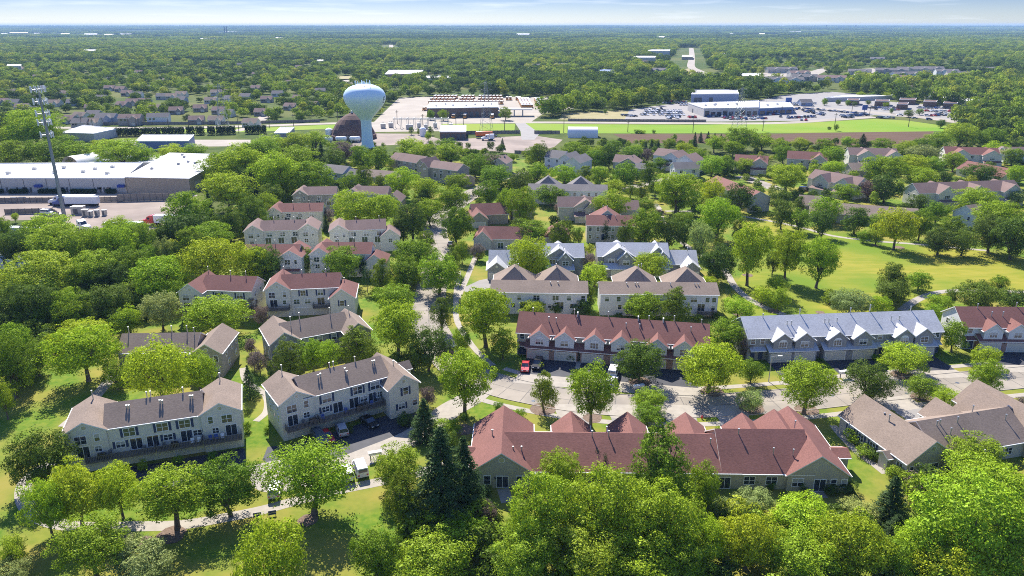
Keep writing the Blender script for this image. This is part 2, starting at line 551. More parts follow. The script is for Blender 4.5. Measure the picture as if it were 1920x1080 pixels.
# ------------------------------------------------------------------ houses
class House:
    """Local frame: x along the ridge, -y the side the photo sees, z up, origin under the middle of the main ridge."""
    def __init__(s, label, phrase, A=None, B=None, hr=8.5, wall='cream', roof='brown_roof', name='townhouse', cat='townhouse',
                 group='townhouses of the estate', trim='trim', at=None, ang=None, lod=0):
        if at is None:
            a, b = P(*A, hr), P(*B, hr)
            s.ang = math.atan2(b[1] - a[1], b[0] - a[0])
            s.x, s.y = (a[0] + b[0]) / 2, (a[1] + b[1]) / 2
            s.L = math.hypot(b[0] - a[0], b[1] - a[1])
        else:
            s.x, s.y = at
            s.ang = math.radians(ang or 0)
            s.L = 0
        s.hr, s.wall, s.roofm, s.trim, s.lod = hr, wall, roof, trim, lod
        s.root = empty(name, (s.x, s.y, 0), s.ang, label, cat, group)
        s.W, s.R, s.G = MB(), MB(), MB()
        s.pipes = []
        s.blocks = []
        s.r = RND
        landmark(phrase, s.x, s.y, 14)

    def world(s, x, y):
        c, n = math.cos(s.ang), math.sin(s.ang)
        return s.x + x * c - y * n, s.y + x * n + y * c

    def block(s, x0, x1, y0, y1, he, hr, ax='x', e='gg', oh=0.35, z0=0.0, wmat=0, hipk=1.0, gut=True):
        """A volume with a gable ('g') or hipped ('h') roof; ax is the ridge direction."""
        s.blocks.append((x0, x1, y0, y1))
        if ax == 'x':
            T = lambda u, v, z: (u, v, z)
            u0, u1, v0, v1 = x0, x1, y0, y1
        else:
            T = lambda u, v, z: (-v, u, z)          # quarter turn keeps the winding
            u0, u1, v0, v1 = y0, y1, -x1, -x0
        vm = (v0 + v1) / 2
        half = (v1 - v0) / 2
        k = (hr - he) / half
        W, R = s.W, s.R
        # walls
        W.face([T(u0, v0, z0), T(u1, v0, z0), T(u1, v0, he), T(u0, v0, he)], wmat)
        W.face([T(u1, v1, z0), T(u0, v1, z0), T(u0, v1, he), T(u1, v1, he)], wmat)
        dl, dr = (half * hipk if e[0] == 'h' else 0), (half * hipk if e[1] == 'h' else 0)
        if e[0] == 'g':
            W.face([T(u0, v1, z0), T(u0, v0, z0), T(u0, v0, he), T(u0, vm, hr), T(u0, v1, he)], wmat)
        else:
            W.face([T(u0, v1, z0), T(u0, v0, z0), T(u0, v0, he), T(u0, v1, he)], wmat)
        if e[1] == 'g':
            W.face([T(u1, v0, z0), T(u1, v1, z0), T(u1, v1, he), T(u1, vm, hr), T(u1, v0, he)], wmat)
        else:
            W.face([T(u1, v0, z0), T(u1, v1, z0), T(u1, v1, he), T(u1, v0, he)], wmat)
        # roof: shingled slopes (0) and white fascia boards (1)
        th = 0.2
        ze = he - k * oh
        U0, U1, V0, V1 = u0 - oh, u1 + oh, v0 - oh, v1 + oh
        rl = U0 + (dl + oh if dl else 0)
        rr = U1 - (dr + oh if dr else 0)
        zt, zr = ze + th + 0.03, hr + th + 0.03
        R.face([T(U0, V0, zt), T(U1, V0, zt), T(rr, vm, zr), T(rl, vm, zr)], 0)
        R.face([T(U1, V1, zt), T(U0, V1, zt), T(rl, vm, zr), T(rr, vm, zr)], 0)
        R.face([T(U0, V0, zt - th), T(U1, V0, zt - th), T(U1, V0, zt), T(U0, V0, zt)], 1)
        R.face([T(U1, V1, zt - th), T(U0, V1, zt - th), T(U0, V1, zt), T(U1, V1, zt)], 1)
        for e_, U, r_, sg in ((e[0], U0, rl, -1), (e[1], U1, rr, 1)):
            if e_ == 'h':
                q = [T(U, V1, zt), T(U, V0, zt), T(r_, vm, zr)]
                R.face(q if sg < 0 else list(reversed(q)), 0)
                q = [T(U, V1, zt - th), T(U, V0, zt - th), T(U, V0, zt), T(U, V1, zt)]
                R.face(q if sg < 0 else list(reversed(q)), 1)
            else:
                for va, vb, za, zb in ((V0, vm, zt, zr), (vm, V1, zr, zt)):
                    q = [T(U, va, za - th), T(U, vb, zb - th), T(U, vb, zb), T(U, va, za)]
                    R.face(q if sg > 0 else list(reversed(q)), 1)
        # soffits
        R.face([T(U0, V0, zt - th), T(rl, vm, zr - th), T(rr, vm, zr - th), T(U1, V0, zt - th)], 1)
        R.face([T(U0, V1, zt - th), T(U1, V1, zt - th), T(rr, vm, zr - th), T(rl, vm, zr - th)], 1)
        if s.lod == 0 and gut:
            for V, sg in ((V0, -1), (V1, 1)):
                a, b = V, V + sg * 0.14
                lo, hi = min(a, b), max(a, b)
                p = [T(U0 + .05, lo, zt - .17), T(U1 - .05, lo, zt - .17), T(U1 - .05, hi, zt - .17), T(U0 + .05, hi, zt - .17)]
                s.G.hexa(p, [(q[0], q[1], zt - .04) for q in p])

    def skirt(s, x0, x1, y0, y1, z0, z1, mat=0):
        """A lean-to strip of roof that falls towards -y (y0 < y1)."""
        th = 0.18
        s.R.face([(x0, y0, z0), (x1, y0, z0), (x1, y1, z1), (x0, y1, z1)], mat)
        s.R.face([(x0, y0, z0 - th), (x1, y0, z0 - th), (x1, y0, z0), (x0, y0, z0)], 1)
        s.R.face([(x0, y1, z1 - th), (x0, y0, z0 - th), (x0, y0, z0), (x0, y1, z1)], 1)
        s.R.face([(x1, y0, z0 - th), (x1, y1, z1 - th), (x1, y1, z1), (x1, y0, z0)], 1)

    @staticmethod
    def _pt(side, val):
        if side == 'f': return lambda u, d, z: (u, val - d, z)
        if side == 'b': return lambda u, d, z: (-u, val + d, z)
        if side == 'l': return lambda u, d, z: (val - d, -u, z)
        return lambda u, d, z: (val + d, u, z)

    def _ub(s, mb, side, val, u0, u1, z0, z1, d0, d1, mi=0):
        T = s._pt(side, val)
        b = [T(u0, d1, z0), T(u1, d1, z0), T(u1, d0, z0), T(u0, d0, z0)]
        t = [T(u0, d1, z1), T(u1, d1, z1), T(u1, d0, z1), T(u0, d0, z1)]
        mb.hexa(b, t, mi)

    def win(s, side, val, u, z, w, h, sh=False, n=1, arch=False, name='window', blind=None):
        """A window (or glazed door) at height z (centre) on a wall plane."""
        fr, pn = MB(), MB()
        f = 0.12
        u0, u1, z0, z1 = u - w / 2, u + w / 2, z - h / 2, z + h / 2
        B = lambda mb, a, b, c, d, e, g, mi=0: s._ub(mb, side, val, a, b, c, d, e, g, mi)
        B(fr, u0 - f, u0, z0 - f, z1 + f, 0, .07); B(fr, u1, u1 + f, z0 - f, z1 + f, 0, .07)
        B(fr, u0, u1, z1, z1 + f, 0, .075); B(fr, u0, u1, z0 - f, z0, 0, .085)
        for k in range(1, n):
            c = u0 + w * k / n
            B(fr, c - .045, c + .045, z0, z1, 0, .065)
        door = name != 'window'
        if not door:
            B(fr, u0, u1, z - .03, z + .03, 0, .055)
        if arch:
            T = s._pt(side, val)
            m = 8
            ring = [T(u + w / 2 * math.cos(math.pi * i / m), .05, z1 + f + .02 + w / 2 * .55 * math.sin(math.pi * i / m)) for i in range(m + 1)]
            fr.face(ring, 0)
        bl = s.r.random() < 0.45 if blind is None else blind
        B(pn, u0, u1, z0, z if not door else z1, .005, .03, 0)
        if not door:
            B(pn, u0, u1, z, z1, .005, .03, 1 if bl else 0)
        if s.lod:
            n0 = len(fr.v)
            fr.v += pn.v; fr.f += [tuple(i + n0 for i in q) for q in pn.f]; fr.m += [m_ + 1 for m_ in pn.m]
            fr.build(name, [s.trim, 'glass', 'blind'], s.root)
            return
        o = fr.build(name, [s.trim], s.root)
        pn.build('pane', ['glass', 'blind'], o)
        if sh:
            for a, b in ((u0 - f - .42, u0 - f - .02), (u1 + f + .02, u1 + f + .42)):
                q = MB(); B(q, a, b, z0 - f, z1 + f, 0, .05); q.build('shutter', ['shutter'], o)

    def slider(s, side, val, u, zb, w=1.8, h=2.05):
        s.win(side, val, u, zb + h / 2, w, h, n=2, name='sliding_door')

    def door(s, side, val, u, zb, w=.95, h=2.1, m='shutter'):
        mb = MB()
        s._ub(mb, side, val, u - w / 2, u + w / 2, zb, zb + h, 0, .06)
        s._ub(mb, side, val, u - w / 2 - .1, u + w / 2 + .1, zb + h, zb + h + .12, 0, .08, 1)
        mb.build('door', [m, s.trim], s.root)

    def garage(s, side, val, u, w=4.9, h=2.15):
        mb = MB()
        n = 4
        for k in range(n):
            s._ub(mb, side, val, u - w / 2, u + w / 2, h * k / n + .02, h * (k + 1) / n - .01, -.02, .03)
        s._ub(mb, side, val, u - w / 2 - .12, u - w / 2, 0, h + .12, 0, .06, 1)
        s._ub(mb, side, val, u + w / 2, u + w / 2 + .12, 0, h + .12, 0, .06, 1)
        s._ub(mb, side, val, u - w / 2, u + w / 2, h, h + .12, 0, .06, 1)
        mb.build('garage_door', ['garage', s.trim], s.root)

    def vent(s, side, val, u, z, r=.38):
        T = s._pt(side, val)
        mb = MB()
        m = 16
        mb.face([T(u + r * math.cos(2 * math.pi * i / m), .05, z + r * math.sin(2 * math.pi * i / m)) for i in range(m)])
        mb.cyl(T(u, 0, z), T(u, .045, z), r + .08, r + .08, 16, 1)
        mb.build('gable_vent', ['metal', s.trim], s.root)

    def lamp(s, side, val, u, z):
        mb = MB(); s._ub(mb, side, val, u - .1, u + .1, z - .16, z + .16, 0, .18)
        mb.build('wall_lamp', ['darkmetal'], s.root)

    def pipe(s, x, y, zt, h=1.5, r=.09, cap=True):
        s.pipes.append((x, y, zt, h, r, cap))

    def deck(s, x0, x1, yf, z, depth=1.7):
        fl = MB(); fl.box(x0, x1, yf - depth, yf - .01, z - .25, z); o = fl.build('deck', ['deckwood'], s.root)
        rl = MB()
        y = yf - depth
        rl.box(x0, x1, y, y + .09, z + .92, z + 1.0)
        rl.box(x0, x1, y + .01, y + .07, z + .05, z + .12)
        n = int((x1 - x0) / .24)
        for i in range(n + 1):
            c = x0 + (x1 - x0) * i / n
            rl.box(c - .05, c + .05, y + .02, y + .06, z + .13, z + .91)
        for c in (x0, x1 - .09):
            rl.box(c, c + .09, y + .1, yf - .02, z + .921, z + .999)
            m = int(depth / .24)
            for i in range(1, m):
                yy = y + depth * i / m
                rl.box(c + .02, c + .07, yy - .05, yy + .05, z, z + .92)
        rl.build('railing', ['deckwood'], o)

    def plants(s, *a): pass

    def done(s):
        w = s.W.build('wall', [s.wall, 'brick', 'white', 'tilt'], s.root)
        r = s.R.build('roof', [s.roofm, s.trim], s.root)
        if s.G.f:
            s.G.build('gutter', [s.trim], r)
        for x, y, zt, h, rad, cap in s.pipes:
            mb = MB(); mb.cyl((x, y, zt - h), (x, y, zt), rad, rad, 8)
            if cap:
                mb.cyl((x, y, zt), (x, y, zt + .22), rad * 1.7, rad * 1.5, 8)
            mb.build('vent_pipe', ['metal'], r)
        for x0, x1, y0, y1 in s.blocks:
            keep_out([s.world(x0 - 4, y0 - 4), s.world(x1 + 4, y0 - 4), s.world(x1 + 4, y1 + 4), s.world(x0 - 4, y1 + 4)])

# ---- the three storey walk-out rows on the left -------------------------------------------------
def walkout(h, Lm, wings, cols, front=-4.0, he=7.5, hr=10.0, low=True):
    """Main block of half length Lm, gabled wings (x0, x1, y front, y back, eave, ridge), decks over garages."""
    h.block(-Lm, Lm, front, 4.0, he, hr, 'x', 'gg')
    for (x0, x1, yf, yb, e_, r_) in wings:
        h.block(x0, x1, yf, yb, e_, r_, 'y', 'gg', wmat=0)
        xm = (x0 + x1) / 2
        h.vent('f', yf, xm, e_ + (r_ - e_) * .45)
    for x in cols[0]: h.win('f', front, x, 6.15, 1.75, 1.45, True, 2)
    for x in cols[1]: h.slider('f', front, x, 2.75)
    for x in cols[2]: h.win('f', front, x, 4.05, 1.35, 1.05, True, 2)

h = House('cream three storey townhouse row with brown roof and long deck, nearest the lower left corner',
          'the lower left cream townhouse', (160, 764), (412, 729), 10)
walkout(h, 7.55, [(-13.9, -7.45, -4.35, 5.6, 7.5, 9.3), (7.45, 13.9, -4.35, 5.8, 7.5, 9.3)],
        ([-4.1, 1.1, 4.7], [-3.3, -.7, 4.75], [-5.75, 1.75, 6.55]))
for x0, a, b, c in ((-13.9, 2.4, 4.9, 1), (7.45, 4.2, 1.5, 1)):
    h.win('f', -4.35, x0 + a, 6.1, 1.7, 1.45, False, 2)
    h.win('f', -4.35, x0 + b, 6.25, .75, 1.3)
    h.slider('f', -4.35, x0 + (2.5 if a < 3 else 4.7), 2.75)
    h.win('f', -4.35, x0 + (4.8 if a < 3 else 2.1), 4.1, 1.0, 1.0, False, 2)
h.deck(-11.0, -7.5, -4.36, 2.6); h.deck(-7.3, -.35, -4.0, 2.6, 1.9); h.deck(-.15, 7.3, -4.0, 2.6, 1.9); h.deck(7.5, 13.8, -4.36, 2.6)
for x in (-5.0, .2, 5.2): h.garage('f', -4.0, x, 4.6)
for x in (-10.6, 10.9): h.garage('f', -4.35, x, 4.9)
for x in (-2.35, 2.75): h.lamp('f', -4.0, x, 2.15)
for x, y, z in ((-4.3, -1.3, 9.8), (-3.9, -1.4, 9.8), (1.0, -1.3, 9.9), (1.4, -1.4, 9.8), (5.9, -1.2, 9.9), (6.3, -1.3, 9.9)): h.pipe(x, y, z, .9, .12)
for x, y in ((-10.4, 4.3), (-1.2, .6), (-.6, .7), (4.7, .5), (10.7, 4.6)): h.pipe(x, y, 10.9, 1.8)
for y in (-1.5, 2.0): h.win('r', 13.9, y, 6.1, .7, 1.3); h.win('l', -13.9, y, 6.1, .7, 1.3)
h.done(); B1 = h

h = House('cream three storey townhouse row with cars parked on black asphalt before its garages',
          'the cream townhouse by the parked cars', (542, 711), (722, 666), 10)
walkout(h, 8.3, [(-12.9, -6.7, -4.2, 5.6, 7.5, 9.3), (6.8, 13.0, -7.6, 4.4, 6.3, 8.6)],
        ([-4.2, 1.9, 5.5], [-2.2, 1.0, 4.9], [-4.6, 3.0, 6.3]))
h.win('f', -4.2, -10.9, 6.1, 1.75, 1.45, False, 2); h.win('f', -4.2, -8.2, 6.3, .8, 1.3)
h.slider('f', -4.2, -10.9, 2.75); h.win('f', -4.2, -8.3, 4.1, 1.05, 1.0, False, 2)
h.win('f', -7.6, 10.2, 5.2, 1.0, 1.5, True, 1); h.win('f', -7.6, 9.2, 2.2, 1.3, 1.1, True, 2); h.win('f', -7.6, 12.0, 2.2, 1.0, 1.1, False)
h.deck(-12.5, -6.8, -4.21, 2.6); h.deck(-6.4, 3.0, -4.0, 2.6, 1.9); h.deck(3.2, 6.6, -4.0, 2.6, 1.9)
for x in (-4.1, .9, 5.0): h.garage('f', -4.0, x, 4.4 if x < 4 else 3.0)
h.garage('f', -4.2, -9.8, 4.9)
for x, y, z in ((-4.6, -1.3, 9.9), (-4.1, -1.2, 10), (.7, -1.3, 9.9), (.8, -1.9, 9.5), (6.4, -1.2, 9.9), (6.8, -1.2, 9.9)): h.pipe(x, y, z, .9, .12)
for x, y in ((-9.6, 4.6), (-1.6, .6), (-.8, .7), (3.5, .5)): h.pipe(x, y, 10.9, 1.8)
h.pipe(10.2, -2.5, 9.4, 1.8)
for y in (-2.2, .4, 2.6): h.win('l', -12.9, -y, 6.1, .7, 1.3); h.win('l', -12.9, -y, 3.8, .8, 1.6)
h.block(12.7, 15.6, 1.2, 3.8, 5.2, 6.2, 'x', 'gg')
h.done(); B2 = h

h = House('taupe two storey townhouse with brown roof behind a large yellow green locust',
          'the taupe townhouse behind the big locust', (230, 627), (405, 624), 8.2, 'taupe')
h.block(-9.8, 6.4, -4, 4, 5.6, 8.2)
h.block(6.2, 12.4, -5.2, 6.2, 5.6, 7.7, 'y')
h.block(-9.5, -6.2, -4.6, -3.9, 2.6, 2.75, 'x', wmat=0)
for x in (-7.6, -4.6, 0, 3.4): h.win('f', -4, x, 4.3, 1.3, 1.4, False, 2)
for x in (7.6, 9.4, 11.2): h.win('f', -5.2, x, 4.3, .85, 1.35); 
h.win('f', -5.2, 11.2, 1.6, .9, 1.5); h.door('f', -5.2, 8.6, .2)
h.vent('f', -5.2, 9.3, 6.4)
for u in (-2, 2, 5): h.win('r', 12.4, u, 4.3, .8, 1.3)
for u in (-1, 4): h.win('r', 12.4, u, 1.7, .8, 1.3)
for x, y in ((-8.8, .4), (.4, .5), (3.7, .5), (5.6, -.6)): h.pipe(x, y, 9.6, 2.2)
h.skirt(-9.4, -6.3, -5.6, -4, 2.7, 3.3)
h.done(); B3 = h

h = House('grey brown two storey townhouse behind conical trees, below the red hipped wing',
          'the turned grey brown townhouse', (525, 607), (644, 586), 8.2, 'grey')
h.block(-7.2, 7.2, -4, 4, 5.6, 8.2)
h.block(-10.6, -4.4, -4.8, 6.2, 5.6, 7.8, 'y')
h.block(5.6, 11.4, -7.2, 2.8, 5.6, 7.8, 'y')
h.vent('f', -4.8, -7.5, 6.5)
for x in (-9.2, -7.4, -5.8): h.win('f', -4.8, x, 4.3, .9, 1.4)
for x in (-2.8, .4, 3.6): h.win('f', -4, x, 4.3, 1.1, 1.35, x > 3, 1)
for x in (-9.0, -6.0): h.win('f', -4.8, x, 1.6, .9, 1.4)
for u in (-4, 0, 3): h.win('l', -10.6, u, 4.3, .8, 1.3); h.win('l', -10.6, u + 1, 1.6, .8, 1.3)
for x in (6.8, 9.6): h.win('f', -7.2, x, 4.2, .9, 1.4)
for x, y in ((-5.2, -1.2), (-2.8, .6), (4.2, .4), (8.5, -.4)): h.pipe(x, y, 9.7, 2.3)
h.done(); B4 = h

h = House('cream townhouse with faded red roof, half hidden by a round lime green tree',
          'the left red roofed cream townhouse', (376, 516), (470, 519), 10, 'cream', 'red_roof')
h.block(-5, 8.4, -4, 4, 7.5, 10)
h.block(-9.8, -3.6, -6.6, 4.0, 7.5, 9.8, 'y')
h.vent('f', -6.6, -6.7, 8.3)
h.win('f', -6.6, -7.9, 6.1, 1.6, 1.4, False, 2); h.win('f', -6.6, -5.2, 6.2, .8, 1.3); h.slider('f', -6.6, -7.8, 2.75)
for x in (-.6, 5.2): h.win('f', -4, x, 6.1, 1.6, 1.4, True, 2); h.slider('f', -4, x + .6, 2.75)
h.deck(-9.5, -4.2, -6.61, 2.6); h.deck(-3, 8.2, -4.0, 2.6)
for x in (-.4, 5): h.garage('f', -4, x)
for u in (-2, 1.5): h.win('r', 8.4, u, 6.1, .8, 1.3); h.win('r', 8.4, u, 3.8, .8, 1.3)
for x, y in ((-6.4, 3.4), (1.2, .5), (5.4, .4)): h.pipe(x, y, 11.2, 1.8)
h.done(); B5 = h

h = House('cream townhouse with faded red roof and a lower hipped wing at its right end',
          'the cream townhouse with the red hipped wing', (530, 516), (635, 512), 10, 'cream', 'red_roof')
h.block(-7.2, 7.4, -4, 4, 7.5, 10)
h.block(-11.2, -5, -4.5, 5.6, 7.5, 9.7, 'y')
h.block(5.3, 11.5, -7.4, 3.6, 5.6, 8.0, 'y', 'gh')
h.vent('f', -4.5, -8.1, 8.4); h.vent('f', -7.4, 8.4, 6.4, .3)
h.win('f', -4.5, -9.6, 6.1, 1.5, 1.4, False, 2); h.win('f', -4.5, -6.4, 6.2, .8, 1.3); h.slider('f', -4.5, -9.3, 2.75); h.win('f', -4.5, -6.6, 4.1, .9, 1.0)
for x in (-1.8, 2.6): h.win('f', -4, x, 6.2, 1.3, 1.4, True, 2)
for x in (-3.6, -.8): h.win('f', -4, x, 3.9, 1.4, 1.2, False, 2)
h.slider('f', -4, 2.6, 2.75)
h.win('f', -7.4, 8.3, 4.2, 1.0, 1.4, True); h.win('f', -7.4, 7.4, 1.2, 1.4, .9, False, 2)
h.deck(-11, -5.3, -4.51, 2.6); h.deck(.6, 5.1, -4.0, 2.6)
for x in (-2.0, 2.8): h.garage('f', -4, x, 4.6)
h.garage('f', -4.5, -8.2, 4.8)
for x, y in ((-7.6, 4.4), (-2.4, .6), (3.8, .6), (8.6, -1)): h.pipe(x, y, 10.9 if x < 8 else 8.8, 1.8)
h.done(); B6 = h

def pairrow(h, Lm, wings, low=None, he=7.3, hr=9.6, shift=0):
    h.block(-Lm, Lm, -4, 4, he, hr)
    for (x0, x1, yf) in wings:
        h.block(x0, x1, yf, 5.2, he, hr - .3, 'y')
        xm = (x0 + x1) / 2
        h.win('f', yf, xm - .9, he - 1.5, 1.5, 1.4, False, 2); h.win('f', yf, xm + 1.5, he - 1.4, .7, 1.2)
        h.win('f', yf, xm - .8, 3.7, 1.2, 1.2, False, 2); h.vent('f', yf, xm, he + .8, .3)
    free = [x for x in (-4.2, 0, 4.2) if all(not (w[0] - 1 < x < w[1] + 1) for w in wings) and abs(x) < Lm - .8]
    for x in free:
        h.win('f', -4, x, he - 1.4, 1.5, 1.35, True, 2)
        h.slider('f', -4, x - .6, 2.75)
    if low:
        x0, x1, yf, e_, r_ = low
        h.block(x0, x1, yf, 3, e_, r_, 'y', 'gh')
        h.win('f', yf, (x0 + x1) / 2, e_ - 1.4, 1.1, 1.3, False, 2)

h = House('pale cream townhouse with mauve brown roof and gabled ends at both sides', 'the left pale cream townhouse', (482, 415), (580, 412), 9.6, 'cream', 'mauve_roof', lod=1)
pairrow(h, 7, [(-12.3, -6.2, -4.5), (5.4, 11.6, -4.6)]); 
for x in (-3.2, 3.5): h.pipe(x, .5, 10.6, 1.4)
h.done()
h = House('pale cream townhouse with mauve brown roof and a lower gabled wing on its right', 'the right pale cream townhouse', (650, 414), (721, 411), 9.6, 'cream', 'mauve_roof', lod=1)
pairrow(h, 6.4, [(-12, -5.8, -4.5)], (4.6, 11, -6.2, 5.2, 7.6))
for x in (-3.2, 4.5): h.pipe(x, .5, 10.6, 1.4)
h.done()
h = House('white townhouse under a faded red roof with a dark lean-to below its gable', 'the white townhouse with the dark lean-to', (485, 459), (540, 459), 9.6, 'white', 'red_roof', lod=1)
pairrow(h, 8, [(3.0, 9.6, -5.4)]); h.skirt(4, 9, -6.4, -5.4, 3.2, 3.8)
for x in (-5.2, .5): h.pipe(x, .3, 10.8, 1.6)
h.done()
h = House('white townhouse under a faded red roof with a low red wing by tall narrow evergreens', 'the white townhouse with the low red wing', (607, 455), (697, 455), 9.6, 'white', 'red_roof', lod=1)
pairrow(h, 7.4, [(-10.6, -4.6, -5)], (5.6, 12, -5.6, 5.0, 7.4))
for x in (-3, 1.8): h.pipe(x, .3, 10.8, 1.6)
h.done()
h = House('taupe townhouse with mauve brown roof, first of the two furthest up the left side', 'the upper left taupe townhouse', (571, 351), (630, 350), 9.6, 'taupe', 'mauve_roof', lod=1)
pairrow(h, 6.5, [(-10.5, -4.5, -4.6)]); h.done()
h = House('taupe townhouse with mauve brown roof whose small wing stands apart on the right', 'the upper taupe townhouse with the small wing', (665, 349), (730, 350), 9.6, 'taupe', 'mauve_roof', lod=1)
pairrow(h, 7, [(-10, -4.2, -4.6)], (7.4, 13, -7.5, 5.2, 8.2)); h.done()
h = House('small cream townhouse with dark red roof tucked between two rows of mauve roofs', 'the small dark red roofed townhouse', (530, 382), (600, 381), 9, 'cream', 'red_roof', lod=1)
pairrow(h, 8, [(-12, -6.5, -4.8)], None, 6.8, 9)
for x in (-3, 3): h.pipe(x, -.5, 10, 1.5)
h.done()
h = House('low grey roofed house behind dark trees at the top of the left rows', 'the low grey roofed house', (612, 308), (652, 312), 8, 'blue', 'grey_roof', lod=1)
h.block(-7, 7, -5, 5, 5.4, 8); h.block(9, 16, -5, 3, 4.6, 7, 'x')
for x in (-3, 0, 3): h.win('f', -5, x, 4.0, 1.2, 1.3, False, 2)
h.done()
h = House('low taupe house whose brown roof shows between the round trees', 'the low taupe house', (690, 318), (745, 322), 7, 'taupe', 'brown_roof', lod=1)
h.block(-10, 6, -4.5, 4.5, 4.6, 7); h.block(3, 9, -7, 2, 4.4, 6.6, 'y')
h.win('f', -7, 6, 2.4, 1.4, 1.4, False, 2); h.win('f', -4.5, -4, 2.4, 1.4, 1.4, False, 2); h.done()
h = House('long taupe townhouse turned away to the left, with gabled bays and a mauve roof', 'the long taupe townhouse', (752, 287), (800, 294), 10, 'taupe', 'mauve_roof', lod=1)
h.block(-9, 9, -4.5, 4.5, 7.2, 10, 'x'); h.block(8, 13.5, -6, 4.5, 7.2, 9.7, 'y'); h.block(-13, -8, -4.9, 4.6, 7.1, 9.8, 'x', 'gg')
for x in (-6, -2, 2, 6): h.win('f', -4.5, x, 6, 1.4, 1.4, False, 2); h.slider('f', -4.5, x, 2.4)
h.win('f', -6, 10.8, 6, 1.4, 1.3, False, 2); h.win('f', -6, 10.8, 3, 1.4, 1.3, False, 2); h.done()
h = House('taupe townhouse ending in a blue shaded gable, second of the turned pair', 'the turned taupe townhouse', (815, 301), (868, 308), 9.5, 'taupe', 'mauve_roof', lod=1)
h.block(-9, 9, -4.5, 4.5, 7, 9.5, 'x'); h.block(-12.5, -8, -6, 4.4, 7, 9.2, 'y'); h.block(7, 15, -6.5, 1, 3.4, 5.2, 'x')
for x in (-5, -1, 4): h.win('f', -4.5, x, 5.9, 1.4, 1.4, False, 2); h.slider('f', -4.5, x, 2.4)
h.win('f', -6, -10.2, 5.8, 1.4, 1.3, False, 2); h.win('f', -6.5, 12, 1.9, 1.6, 1.2, False, 2); h.done()

# ---- the right hand side ------------------------------------------------------------------------
h = House('long low ranch row with dark red shingle roof in the lower middle',
          'the long red roofed ranch', (940, 812), (1380, 816), 6.5, 'sage', 'red_roof', 'ranch_house', 'ranch house')
h.block(-19, 19.2, -6, 6.0, 3.1, 6.5)
h.block(16.6, 31, -6.02, 6.8, 3.1, 7.3)
h.block(-24.7, -14.6, -6.5, 8.9, 3.1, 6.6, 'y', 'gg')
h.block(26.9, 36.7, -6.5, 9.6, 3.1, 6.6, 'y', 'gg')
for x in (-7.5, 2.7, 13.2, 23.4): h.block(x - 3.2, x + 3.2, 0.5, 8.8, 3.0, 5.6, 'y', 'gg')
h.block(24.4, 33.6, 1.0, 8.6, 3.05, 6.5, 'y', 'gg')
h.block(36.7, 39.0, -.8, 2.2, 2.9, 3.6, 'x', 'gg'); h.block(-26.6, -24.7, -1.6, 1.2, 2.9, 3.6, 'x', 'gg')
h.vent('f', -6.5, -19.6, 5.3, .45)
h.win('f', -6.5, -22.0, 1.55, 1.0, 1.5); h.slider('f', -6.5, -19.5, .15, 1.8, 2.1); h.win('f', -6.5, -16.3, 1.6, 1.8, 1.4, False, 2)
h.win('f', -6, -12.6, 1.6, 1.8, 1.3, False, 2); h.slider('f', -6, 3.5, .1); h.win('f', -6, -4, 1.6, 1.6, 1.3, False, 2)
h.slider('f', -6, 9, .1); h.win('f', -6, 12.2, 1.6, 1.6, 1.3, False, 2)
h.slider('f', -6.02, 16.9, .1); h.win('f', -6.02, 20.9, 1.65, 1.7, 1.4, False, 2); h.win('f', -6.02, 24.5, 1.65, 1.7, 1.4, False, 2)
h.win('f', -6.5, 28.6, 1.65, 1.7, 1.4, False, 2); h.slider('f', -6.5, 32.2, .12, 1.8, 2.1); h.win('f', -6.5, 34.4, 1.6, .85, 1.4); h.win('f', -6.5, 36.1, 1.6, .8, 1.4)
h.lamp('f', -6.5, 33.5, 2.0); h.lamp('f', -6.5, -20.7, 2.0)
for x, y, z in ((-4.5, -.6, 7.3), (-1.7, -.6, 7.3), (-16.4, -3, 5.6), (15.2, -1.6, 6.6), (20.1, -.4, 7.8), (25.2, -3.4, 6.0), (28.4, -3.6, 5.9), (30.4, 2.2, 8), (-1.9, 1.0, 7.2), (-21.4, .6, 6.6), (-17.8, -3.4, 5.8)): h.pipe(x, y, z, 1.3, .1)
h.done(); R1 = h

h = House('pale ranch house with brown grey roof, cut by the right edge',
          'the brown grey roofed ranch', (1716, 792), (1880, 766), 6.5, 'beige', 'brown_roof', 'ranch_house', 'ranch house')
h.block(-9, 10.5, -5.6, 5.6, 3.1, 6.5)
h.block(-15.9, -6.3, -6.2, 10.6, 3.1, 6.55, 'y', 'gg')
h.block(9.4, 19, -6.6, 10, 3.1, 6.6, 'y', 'gg')
h.block(-.7, 5.6, 0, 7.6, 3.0, 5.6, 'y', 'gg'); h.block(7, 16, 1, 7.4, 3.05, 6.45, 'y', 'gg')
h.block(-17.1, -15.9, -3.2, -1.2, 2.5, 3.1, 'x')
h.vent('f', -6.2, -11.1, 5.2, .42)
h.slider('f', -6.2, -10.4, .15, 1.8, 2.1); h.win('f', -6.2, -12.9, 1.6, .9, 1.5); h.win('f', -6.2, -14.9, 1.6, .7, 1.4); h.win('f', -6.2, -7.6, 1.6, .8, 1.4)
for y in (1.8, 4.8, 7.6): h.win('l', -15.9, -y, 1.7, 1.3, 1.3, True, 2)
h.win('l', -15.9, 4.7, 1.6, 1.2, 1.5, False, 2)
h.slider('f', -5.6, -3, .1); h.win('f', -5.6, 1.5, 1.6, 1.6, 1.3, False, 2); h.win('f', -5.6, 6, 1.6, 1.6, 1.3, False, 2); h.win('f', -6.6, 12, 1.6, 2.2, 1.4, False, 2)
